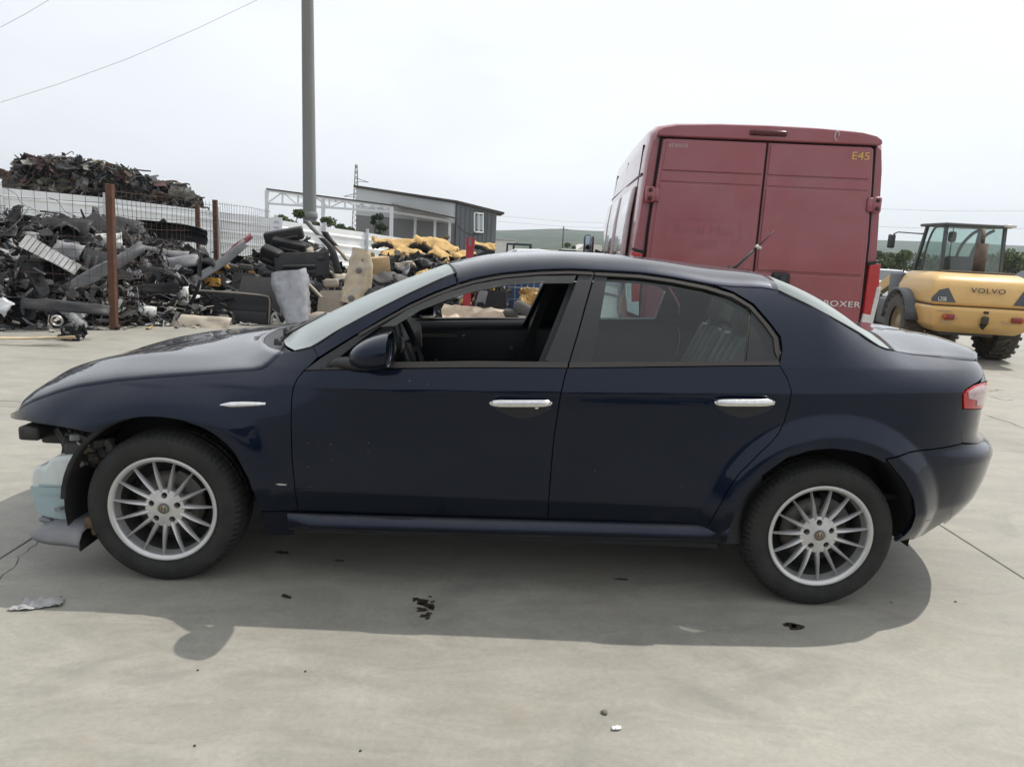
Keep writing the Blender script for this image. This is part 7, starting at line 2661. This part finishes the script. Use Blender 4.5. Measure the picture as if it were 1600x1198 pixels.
# pale board on the ground
me = sheet_mesh(.86, .30, 36, .12, .02, .06, .012, n=(12, 6)); put('carpet_board', me, PBEI, at(314, 507, 8.1), (rad(62), rad(1), rad(2)), 1.0, 'pale beige felt board lying on the ground before the bench', 'board')
put('pale_shell', sheet_mesh(.36, .07, 37, .3, .01, .05), PWHT, at(378, 517, 8.2), (rad(20), 0, 0), 1.0, 'thin white curved shell on the ground under the bench', 'scrap')
b = MB(); b.tube(catmull([(-.06, 0, 0), (-.05, 0, .11), (0, 0, .17), (.03, 0, .12), (.07, 0, .02), (.14, 0, .0), (.24, 0, .015), (.30, 0, 0)], 5), .022, 8); put('white_handle', b.mesh('white_handle'), PWHT, at(430, 508, 8.9)+np.array([0, 0, .02]), (0, 0, 0), 1.0, 'white looped handle on the ground right of the bench', 'handle')
b = MB(); b.rbox((0, 0, 0), (.40, .05, .10), .01); put('dark_bracket', b.mesh('dark_bracket'), PDGR, at(428, 490, 9.1), (0, rad(35), 0), 1.0, 'dark slanting bracket right of the bench seat', 'bracket')
# grey seat wrapped in cling film
FILM = mat('cling_film', (.30, .31, .335), .28, var=.25, vscale=10, coat=.7, dirt=.5, dcol=(.16, .16, .18), dscale=6)
rows = []
for i in range(15):
    t = i/14; z = -.42+.84*t
    w_ = .31*(.60+.42*t)*(1-.9*max(0, t-.86)); rs_ = np.random.RandomState(i)
    ring = []
    for k in range(18):
        an = 2*PI*k/18; ca, sa = math.cos(an), math.sin(an)
        ring.append((w_*math.copysign(abs(ca)**.6, ca)*(1+.03*rs_.randn()), .16*math.copysign(abs(sa)**.7, sa)*(1+.06*rs_.randn()), z+.02*math.cos(3*an)))
    rows.append(ring+[ring[0]])
b = MB(); b.grid(rows); b.add(rows[0][:-1], [tuple(range(18))]); b.add(rows[-1][:-1], [tuple(range(18))])
wr = put('wrapped_seat', b.mesh('wrapped_seat'), FILM, at(459, 466, 8.9), (rad(-14), rad(-13), rad(10)), 1.0, 'grey seat wrapped in cling film beside the dark bench', 'car seat')
# beige seat
car_seat(at(517, 492, 9.6)+np.array([0, 0, -.12]), (rad(-12), rad(-4), rad(-8)), CLBE, 'beige leather seat with its headrest on bright rods', True, True).scale = (1, 1, .86)
b = MB(); rows = []
for i in range(11):
    u = i/10*2-1
    rows.append([(u*.30, y, .22*(1-.5*u**4)*k+(-.2)) for y, k in ((-.03, 0), (-.08, .6), (-.06, .95), (.02, 1.0), (.08, .9))])
b.grid(rows)
o = put('seat_cushion', b.mesh('seat_cushion'), CLBE, at(517, 492, 8.9), (0, rad(8), rad(4)), 1.3, 'beige seat cushion in front of the beige seat', 'cushion'); solidify(o, .03, -1)
# tall foam back in clear wrap
FOW = mat('foam_in_clear_wrap', (.47, .38, .25), .35, var=.4, vscale=6, coat=.8, dirt=.55, dcol=(.42, .42, .42), dscale=7)
rows = []
for i in range(17):
    t = i/16; z = -.46+.92*t
    w_ = .21*(1-.45*max(0, t-.75)*2)*(1+.10*math.sin(5*t)); rs_ = np.random.RandomState(40+i)
    ring = []
    for k in range(14):
        an = 2*PI*k/14; ca, sa = math.cos(an), math.sin(an)
        ring.append((w_*math.copysign(abs(ca)**.45, ca)*(1+.03*rs_.randn())+.05*math.sin(3*t), .12*math.copysign(abs(sa)**.5, sa)*(1+.08*rs_.randn()), z))
    rows.append(ring+[ring[0]])
b = MB(); b.grid(rows); b.add(rows[0][:-1], [tuple(range(14))]); b.add(rows[-1][:-1], [tuple(range(14))])
o = put('wrapped_foam', b.mesh('wrapped_foam'), FOW, at(557, 432, 9.6), (rad(-5), rad(9), rad(12)), 1.0, 'tall tan foam seat back in clear plastic wrap', 'foam')
b = MB()
for x_, z_, r_ in ((.02, .10, .05), (-.03, -.38, .055), (.05, .28, .02)): b.lathe([(0, -.006), (r_*.6, -.008), (r_, 0)], c=(x_, -.125, z_), axis='Y', n=12)
b.build('dark_stain', mat('wrap_stain', (.12, .11, .11), .4, coat=.5), o)['kind'] = 'stuff'
# stack of dark door panels
b = MB(); b.rbox((0, 0, 0), (.95, .10, .40), .04)
def slab_piece(px, py, Y, w, h, d, rot, m, label, cat='panel', name='dark_panel', r=.03):
    b = MB(); b.rbox((0, 0, 0), (w, d, h), r, seg=2)
    b.rbox((w*.05, -d*.55, -h*.15), (w*.6, d*.5, h*.22), r*.6, seg=2)
    return put(name, b.mesh(name), m, at(px, py, Y), rot, 1.0, label, cat)
slab_piece(444, 368, 11.0, .70, .22, .24, (rad(10), rad(-13), rad(8)), PBLK, 'black boxy dashboard shell on top of the seat heap')
slab_piece(452, 384, 10.8, .60, .20, .26, (rad(15), rad(9), rad(8)), PBLK, 'black moulded shell under the topmost dashboard shell')
put('door_card', doorcard_mesh(.95, .42, 4), PDGR, at(472, 413, 10.2), (rad(82), rad(-4), rad(4)), 1.0, 'dark grey door lining with armrest, left of the curved pillar trim', 'door lining')
slab_piece(424, 400, 10.3, .35, .30, .2, (rad(20), rad(20), rad(-8)), PBLK, 'black crumpled case left of the dark door lining')
slab_piece(446, 440, 10.2, .75, .26, .22, (rad(12), rad(6), 0), PBLK, 'black shell in the gap below the dark door lining')
def arc_strip(pts, Y, w, m, label):
    P = [Vector(at(x, y, Y)) for x, y in pts]
    c = catmull([tuple(p) for p in P], 6)
    rows = [[(p[0], p[1]-.03*(k == 1), p[2]-.0)+np.array([0, 0, 0]) if False else (p[0]+w*(k-1)*.5, p[1]-.035*(k == 1), p[2]) for k in range(3)] for p in c]
    me = thick_grid(rows, .012, 'pillar_trim')
    o = link('pillar_trim', me, m); tag(o, label, 'trim')
    return o
arc_strip([(503, 372), (516, 386), (523, 404), (529, 428)], 9.9, .13, PDGR, 'dark curved pillar trim arching right of the door lining')
arc_strip([(479, 345), (488, 356), (500, 368)], 10.4, .12, PGRY, 'grey pillar trim poking up above the seat heap')
arc_strip([(507, 362), (513, 372), (524, 384)], 10.2, .12, PBLK, 'black strap end above the dark curved pillar trim')
arc_strip([(518, 380), (534, 396), (543, 408)], 10.3, .09, PBEI, 'pale slanting strip between the pillar trim and the wrapped foam')
arc_strip([(476, 438), (490, 452), (503, 466)], 9.3, .08, PBEI, 'beige strap edge behind the film wrapped seat')
# cardboard and foam blocks
b = MB(); b.rbox((0, 0, 0), (.36, .30, .30), .015); put('cardboard_box', b.mesh('cardboard_box'), mat('cardboard', (.42, .30, .165), .9, var=.12, vscale=6), at(590, 415, 10.3), (0, rad(-7), rad(30)), 1.0, 'tan cardboard box right of the wrapped foam back', 'box')
def foam_cushion(px, py, Y, w, d, h, rot, label, top=PTAN, side_m=CLDK):
    """seat foam with its dark cover pulled half off"""
    root = empty('foam_cushion', tuple(at(px, py, Y)), rot); tag(root, label, 'foam')
    me = sheet_mesh(w, d, int(px*3+py), .22, .035, .18, h*.42, n=(11, 8)); o_ = link('foam', me, top, root); o_.location = (0, 0, h*.12)
    md = o_.modifiers.new('edge', 'BEVEL'); md.width = .012; md.segments = 1
    rs_ = np.random.RandomState(int(px*5+py))
    rows = []
    for i in range(10):
        u = i/9*2-1
        bend_ = -.06*h*0+.05*math.sin(2.2*u+px)
        rows.append([(u*w/2*1.03, d/2*yy+rs_.randn()*.012, h*zz+bend_+rs_.randn()*.010) for yy, zz in ((.9, -.55), (.2, -.62), (-.7, -.55), (-1.06, -.35), (-1.12, -.02), (-.98, .10+.10*rs_.rand()))])
    me = thick_grid(rows, .015, 'cover'); link('cover', me, side_m, root)
    return root
FC = [(628, 383, 13.2, .62, .5, .26, (rad(18), rad(-12), rad(10)), 'tan foam cushion with dark cover at the left top of the foam pile'),
      (664, 379, 13.6, .55, .45, .22, (rad(25), rad(8), rad(-10)), 'tan foam cushion at the middle top of the foam pile'),
      (690, 385, 13.4, .75, .45, .22, (rad(25), rad(16), rad(-5)), 'long tan foam cushion sloping down on the right of the pile'),
      (620, 398, 12.8, .70, .45, .22, (rad(15), rad(-3), rad(5)), 'tan and black cushion under the top left foam cushion'),
      (598, 379, 13.0, .40, .3, .16, (rad(20), rad(5), rad(20)), 'small tan foam piece left of the foam pile'),
      (693, 402, 12.6, .65, .4, .2, (rad(35), rad(28), 0), 'pale yellow foam slab leaning above the black seat back'),
      (722, 399, 12.8, .60, .4, .16, (rad(15), rad(-6), 0), 'tan foam slab beside the red post top'),
      (757, 385, 14.2, .50, .3, .16, (rad(20), rad(5), 0), 'orange tan foam piece right of the red post'),
      (610, 412, 12.3, .55, .4, .2, (rad(20), rad(4), 0), 'tan edged black cushion low in the foam pile'),
      (640, 394, 12.9, .6, .4, .2, (rad(15), rad(10), rad(8)), 'tan topped cushion in the middle of the foam pile')]
for a_ in FC: foam_cushion(*a_)
for k, (px, py, Y, s_, rot, lab) in enumerate(((682, 440, 11.6, 1.15, (rad(-22), rad(10), rad(18)), 'large black seat back above the car windscreen'),
                            (650, 415, 12.2, .8, (rad(-40), rad(50), 0), 'black seat back tipped over in the foam pile'),
                            (620, 420, 11.6, .7, (rad(-60), rad(70), 0), 'dark seat back lying beside the cardboard box'),
                            (700, 412, 12.6, .6, (rad(-20), rad(-20), 0), 'dark pointed seat edge below the foam slabs'),
                            (745, 404, 13.6, .7, (rad(-20), rad(60), 0), 'dark seat back lying right of the red post'))):
    car_seat(at(px, py, Y)+np.array([0, 0, -.25 if k == 0 else -.1]), rot, CLDK, lab, False, False).scale = (s_*(1.5 if k == 0 else 1), s_, s_*(.75 if k == 0 else 1))
foam_cushion(602, 436, 10.2, .62, .5, .3, (rad(20), rad(6), rad(5)), 'grey cloth seat cushion right of the wrapped foam back', CLGR, CLDK)
foam_cushion(635, 444, 10.0, .5, .4, .22, (rad(20), rad(30), rad(5)), 'grey cushion sloping down behind the windscreen', CLGR, CLDK)
foam_cushion(600, 462, 9.6, .6, .4, .3, (rad(20), rad(8), rad(5)), 'dark cushion low behind the windscreen glass', CLDK, CLDK)
# filling behind the seats
rows = []
rs = np.random.RandomState(5)
for i in range(34):
    px = 360+420*i/33
    yt = np.interp(px, [360, 430, 480, 540, 560, 600, 660, 700, 740, 790], [415, 375, 372, 420, 405, 398, 392, 398, 410, 430])
    tp = at(px, yt, 12.6)
    f_ = at(px, 520, 10.2)
    rows.append([(f_[0], 10.4, 0), (f_[0]*.5+tp[0]*.5, 11.2, max(tp[2]*.45, .1)), (tp[0]+rs.randn()*.04, 12.4, max(tp[2]-.18+rs.randn()*.05, .1)), (tp[0], 13.2, max(tp[2]-.22+rs.randn()*.05, .1)), (tp[0], 14.4, 0)])
b = MB(); b.grid(rows, smooth=False)
tag(b.build('seat_heap', mat('seat_heap_core', (.018, .018, .019), .9, var=.5, vscale=5)), 'dark tangle of seat parts filling the seat heap', 'scrap', kind='stuff')
rs = np.random.RandomState(14)
pts_ = []
for k in range(2600):
    px = rs.uniform(372, 790)
    yt = np.interp(px, [360, 430, 480, 540, 560, 600, 660, 700, 740, 790], [415, 380, 378, 425, 410, 402, 398, 404, 415, 430])
    py = yt+rs.rand()*95; Y = 12.0-(py-yt)/95*1.8+rs.randn()*.12
    p = at(px, py, Y); pts_.append((p[0], p[1], max(.02, p[2])))
tangle('seat_debris', pts_, [PBLK]*5+[CLDK]*5+[CLGR]*4+[PDGR]*3+[PTAN, PBEI], 5, 'small torn bits of seats and trim filling the seat heap', .10, .40)
rng = random.Random(31)
for k in range(46):
    px = rng.uniform(385, 760)
    yt = np.interp(px, [360, 430, 480, 540, 560, 600, 660, 700, 740, 790], [415, 380, 378, 425, 410, 402, 398, 404, 415, 430])
    py = yt+rng.uniform(6, 70); Y = 11.6-(py-yt)/70*1.6+rng.uniform(-.2, .3)
    m = rng.choice((PBLK, PBLK, CLDK, CLGR, PDGR, PTAN, PGRY, PBEI))
    nm = {PBLK.name: 'black plastic', CLDK.name: 'dark cloth', CLGR.name: 'grey cloth', PDGR.name: 'dark grey plastic', PTAN.name: 'tan foam', PGRY.name: 'grey plastic', PBEI.name: 'beige plastic'}[m.name]
    me = sheet_mesh(rng.uniform(.25, .6), rng.uniform(.12, .3), 700+k, .35, .04, .2, .03)
    put('seat_scrap', me, m, at(px, py, Y), (rng.gauss(rad(55), rad(25)), rng.gauss(0, rad(30)), rng.gauss(0, .5)), 1.0, nm+' scrap wedged '+('low' if py > 470 else ('midway' if py > 430 else 'high'))+' among the heaped seats '+('left of the wrapped foam' if px < 545 else ('below the tan foam pile' if px < 690 else 'near the red post')), 'scrap', nm+' scraps among the seats')

# ------------------------------------------------------------------ what shows through the open window
rp = at(728, 560, 9.6)
REDS = mat('red_post_paint', (.36, .022, .04), .4, var=.15, vscale=8, coat=.3)
root = empty('red_post', (at(729, 450, 9.6)[0], 9.6, 0), (0, rad(1.5), 0)); tag(root, 'upright red steel post standing behind the open car window', 'post')
b = MB(); b.box((0, 0, .70), (.13, .10, 1.40)); o = b.build('post', REDS, root); bevel(o, .01)
b = MB(); b.box((-.045, 0, 1.46), (.05, .09, .13)); b.box((.045, 0, 1.46), (.05, .09, .13)); b.build('fork', REDS, root)
b = MB(); b.box((-.02, -.054, 1.0), (.02, .008, .24)); b.build('slot', mat('slot_dark', (.03, .005, .008), .7), root)
me = crushed_mesh(1.0, .62, 77, .04, n=(10, 8)); put('beige_cover', me, mat('beige_seat_cover', (.60, .50, .39), .8, var=.12, vscale=6), at(737, 506, 9.2), (rad(70), rad(3), 0), 1.0, 'cream seat cover heaped at the red post foot', 'cover')
car_seat(at(752, 500, 10.2)+np.array([0, 0, -.1]), (rad(-4), rad(8), 0), mat('pale_grey_cloth', (.26, .26, .275), .8, var=.2), 'pale grey seat back beside the red post', False, False).scale = (.75, .7, 1.0)
car_seat(at(772, 500, 9.9)+np.array([0, 0, -.05]), (rad(-6), rad(4), 0), CLDK, 'black seat back seen through the car window', False, False).scale = (.85, .8, .9)
for k, (px, py, rot, sc, lab) in enumerate(((790, 489, (0, rad(-4), 0), (.36, .2, .13), 'dark grey armrest pad seen through the car window'), (818, 482, (0, rad(25), 0), (.36, .2, .2), 'dark grey headrest tipped over beside the armrest pad'), (800, 502, (0, 0, 0), (.26, .2, .22), 'round dark cushion below the armrest pad'), (783, 503, (0, 0, 0), (.28, .2, .24), 'brown cushion below the armrest pad'))):
    b = MB(); b.rbox((0, 0, 0), sc, min(sc)*.42, seg=3); put('seat_pad', b.mesh('seat_pad'), CLGR if k != 3 else mat('brown_cloth', (.12, .10, .085), .9), at(px, py, 9.6), rot, 1.0, lab, 'cushion')
# wire cage with blue load
cgm = mat('cage_steel', (.35, .36, .37), .5, metal=.5)
root = empty('wire_cage', tuple(at(806, 512, 12.4)*[1, 1, 0])); tag(root, 'steel wire cage bin behind the seats with a blue tarpaulin', 'cage')
for k in range(9):
    b = MB(); b.tube([(-.45+.13*k, 0, .05), (-.45+.13*k, 0, 1.1)], .008, 4); b.build('bar', cgm, root)
for k in range(5):
    b = MB(); b.tube([(-.46, 0, .1+.24*k), (.60, 0, .1+.24*k)], .008, 4); b.build('bar', cgm, root)
b = MB(); b.rbox((0, .5, .55), (1.0, .7, 1.0), .08); b.build('tarpaulin', mat('blue_tarp', (.03, .07, .16), .6, var=.3, vscale=6), root)
me = crushed_mesh(.4, .4, 78, .08); put('yellow_foam', me, PTAN, at(828, 468, 11.6), (rad(70), 0, 0), 1.0, 'crumbling tan foam beside the wire cage', 'foam')
me = crushed_mesh(.5, .4, 79, .06); put('black_bag', me, PBLK, at(693, 478, 9.6), (rad(70), 0, 0), 1.0, 'black shiny case left of the cream cover', 'case')
car_seat(at(700, 498, 9.9), (rad(-6), rad(4), 0), CLGR, 'grey seat left of the red post seen through the window', False, False).scale = (.8, .8, .6)
b = MB(); b.tube([(0, 0, 0), (0, 0, 1.2)], .02, 6); put('yellow_rod', b.mesh('yellow_rod'), mat('yellow_rod_paint', (.5, .33, .03), .5), at(768, 500, 11.0)+np.array([0, 0, -.2]), (0, rad(1), 0), 1.0, 'thin yellow rod standing behind the black seat back', 'rod')
b = MB(); b.tube(catmull([(0, 0, 0), (.02, 0, .25), (.10, 0, .40), (.2, 0, .42)], 5), .014, 6); put('white_hose', b.mesh('white_hose'), PWHT, at(785, 470, 11.4), (0, 0, 0), 1.0, 'white bent hose before the wire cage', 'hose')
# fill between cage and yard so the view through the window stays a heap
for k in range(14):
    px = rng.uniform(640, 850); py = rng.uniform(480, 520); m = rng.choice((PBLK, CLDK, PDGR, PBEI))
    nm = {PBLK.name: 'black plastic', CLDK.name: 'dark cloth', PDGR.name: 'dark grey plastic', PBEI.name: 'beige plastic'}[m.name]
    me = sheet_mesh(rng.uniform(.3, .5), rng.uniform(.2, .3), 800+k, .35, .04, .2, .03)
    put('seat_scrap', me, m, at(px, py, 10.6+rng.uniform(0, 1)), (rng.gauss(rad(55), rad(25)), rng.gauss(0, rad(30)), rng.gauss(0, .5)), 1.0, nm+' scrap wedged '+('low' if py > 470 else ('midway' if py > 430 else 'high'))+' among the heaped seats '+('left of the wrapped foam' if px < 545 else ('below the tan foam pile' if px < 690 else 'near the red post')), 'scrap', nm+' scraps among the seats')

# ------------------------------------------------------------------ trees and shrubs
def leaf_mat(name, c1, c2):
    m = bpy.data.materials.new(name); m.use_nodes = True
    nt = m.node_tree; b = nt.nodes['Principled BSDF']
    g = nn(nt, 'ShaderNodeNewGeometry')
    n = nn(nt, 'ShaderNodeTexNoise', Scale=2.5, Detail=3.0); nt.links.new(g.outputs['Position'], n.inputs['Vector'])
    mx_ = nn(nt, 'ShaderNodeMix', data_type='RGBA'); mx_.inputs['A'].default_value = (*c1, 1); mx_.inputs['B'].default_value = (*c2, 1)
    ad = nn(nt, 'ShaderNodeMath', operation='MULTIPLY_ADD'); ad.inputs[1].default_value = .7
    nt.links.new(n.outputs['Fac'], ad.inputs[0])
    mr = nn(nt, 'ShaderNodeMath', operation='MULTIPLY'); mr.inputs[1].default_value = .4
    nt.links.new(g.outputs['Random Per Island'], mr.inputs[0]); nt.links.new(mr.outputs[0], ad.inputs[2])
    nt.links.new(ad.outputs[0], mx_.inputs['Factor']); nt.links.new(mx_.outputs['Result'], b.inputs['Base Color'])
    b.inputs['Roughness'].default_value = .6; b.inputs['Specular IOR Level'].default_value = .3
    return m
LF1 = leaf_mat('shrub_leaf', (.028, .050, .016), (.10, .13, .035))
LF2 = leaf_mat('tree_leaf', (.045, .068, .028), (.13, .155, .06))
LF3 = leaf_mat('pine_leaf', (.018, .035, .018), (.05, .075, .035))
BARK = mat('bark', (.08, .062, .048), .95, var=.3, vscale=8)
def tree(name, P, h, w, lf, label, cat, group=None, seed=1, leaf=.09, n=1600, trunk=.3):
    rs = np.random.RandomState(seed)
    root = empty(name, tuple(P)); tag(root, label, cat, group)
    # limbs
    b = MB()
    b.tube([(0, 0, 0), (rs.randn()*.03*h, rs.randn()*.03*h, h*.35), (rs.randn()*.05*h, rs.randn()*.05*h, h*.8)], [h*.035, h*.026, h*.008], 7)
    cl = []
    NC = 16
    for k in range(NC):
        a = 2*PI*k/NC*1.618*2; zz = trunk+(1-trunk)*rs.uniform(.05, .95)
        env = math.sin(PI*min(1, (zz-trunk*.5)/(1.08-trunk*.5)))**.6
        r_ = w/2*env*rs.uniform(.25, .85)
        c = Vector((r_*math.cos(a), r_*math.sin(a), zz*h))
        cl.append((c, w*rs.uniform(.13, .24)))
        b.tube([(0, 0, h*(zz*.5)), tuple(c*.6+Vector((0, 0, h*zz*.2))), tuple(c)], [h*.014, h*.009, h*.003], 5)
    b.build('trunk', BARK, root)
    vs, fs = [], []
    for k in range(n):
        c, r_ = cl[rs.randint(len(cl))]
        d = rs.randn(3); d /= np.linalg.norm(d)
        p = np.array(c)+d*r_*(rs.rand()**.35)*np.array([1, 1, .75])
        if p[2] < .05: p[2] = .05
        q = rs.randn(3); q /= np.linalg.norm(q); q2 = np.cross(q, rs.randn(3)); q2 /= np.linalg.norm(q2)
        s_ = leaf*rs.uniform(.6, 1.3)
        i = len(vs)
        vs += [tuple(p-q*s_), tuple(p+q2*s_*.5), tuple(p+q*s_), tuple(p-q2*s_*.5)]
        fs.append((i, i+1, i+2, i+3))
    me = bpy.data.meshes.new('crown'); me.from_pydata(vs, [], fs); me.update()
    o = link('crown', me, lf, root)
    return root
def shrub_at(px, py_top, Y, wpx, lab, seed, lf=LF1, name='shrub', cat='shrub', group='shrubs behind the white fence', n=1300):
    t = at(px, py_top, Y); w = wpx/FPX*(Y+2.84)
    return tree(name, (t[0], Y, 0), t[2], w, lf, lab, cat, group, seed, leaf=w*.05, n=n*3, trunk=.2)
shrub_at(448, 318, 18.6, 62, 'broad green shrub left of the concrete pole behind the fence', 3)
shrub_at(504, 338, 19.4, 46, 'green shrub just right of the concrete pole behind the fence', 4)
shrub_at(592, 333, 21.5, 34, 'dark pine shrub under the canopy beside the shed', 5, LF3, 'pine_shrub')
shrub_at(540, 352, 22.0, 44, 'low green shrub between the pole and the pine shrub', 6, LF1)
shrub_at(697, 364, 24.0, 22, 'dry brownish weed before the grey shed wall', 7, leaf_mat('dry_leaf', (.14, .10, .05), (.22, .15, .08)), 'dry_weed', 'weed', None, 350)
shrub_at(889, 381, 60, 30, 'round green bush behind the white railing', 8, LF1, 'bush', 'bush', None, 900)
# trees beyond the loader
for k, (px, py, Y, wpx, lab) in enumerate(((1400, 388, 46, 50, 'green tree between the red van and the loader cab'), (1448, 398, 52, 46, 'green tree seen through the loader cab glass'), (1580, 392, 44, 60, 'broad green tree right of the loader cab'), (1618, 390, 48, 60, 'green tree at the right edge beyond the loader'), (1545, 400, 50, 46, 'green tree behind the rear glass of the loader cab'), (1500, 402, 54, 46, 'green tree behind the loader exhaust stack'), (1366, 396, 50, 40, 'green tree half hidden by the red van'))):
    t = at(px, py, Y); w = wpx/FPX*(Y+2.84)
    tree('broadleaf_tree', (t[0], Y, 0), t[2], w*1.15, LF2, lab, 'tree', 'trees beyond the loader', 20+k, leaf=.12, n=2600, trunk=.12)
# scattered scrub on the ridge
rng = random.Random(4)

# ------------------------------------------------------------------ hazy summer air
b = MB(); b.box((0, 600, 44), (3600, 1400, 90))
hz = b.build('haze', None)
hm = bpy.data.materials.new('haze_air'); hm.use_nodes = True
nt = hm.node_tree
for n in list(nt.nodes): nt.nodes.remove(n)
ou = nn(nt, 'ShaderNodeOutputMaterial'); pv = nn(nt, 'ShaderNodeVolumePrincipled')
pv.inputs['Color'].default_value = (.80, .90, 1.0, 1)
pv.inputs['Density'].default_value = .00045
pv.inputs['Anisotropy'].default_value = .2
nt.links.new(pv.outputs['Volume'], ou.inputs['Volume'])
hz.data.materials.append(hm)
tag(hz, kind='stuff')
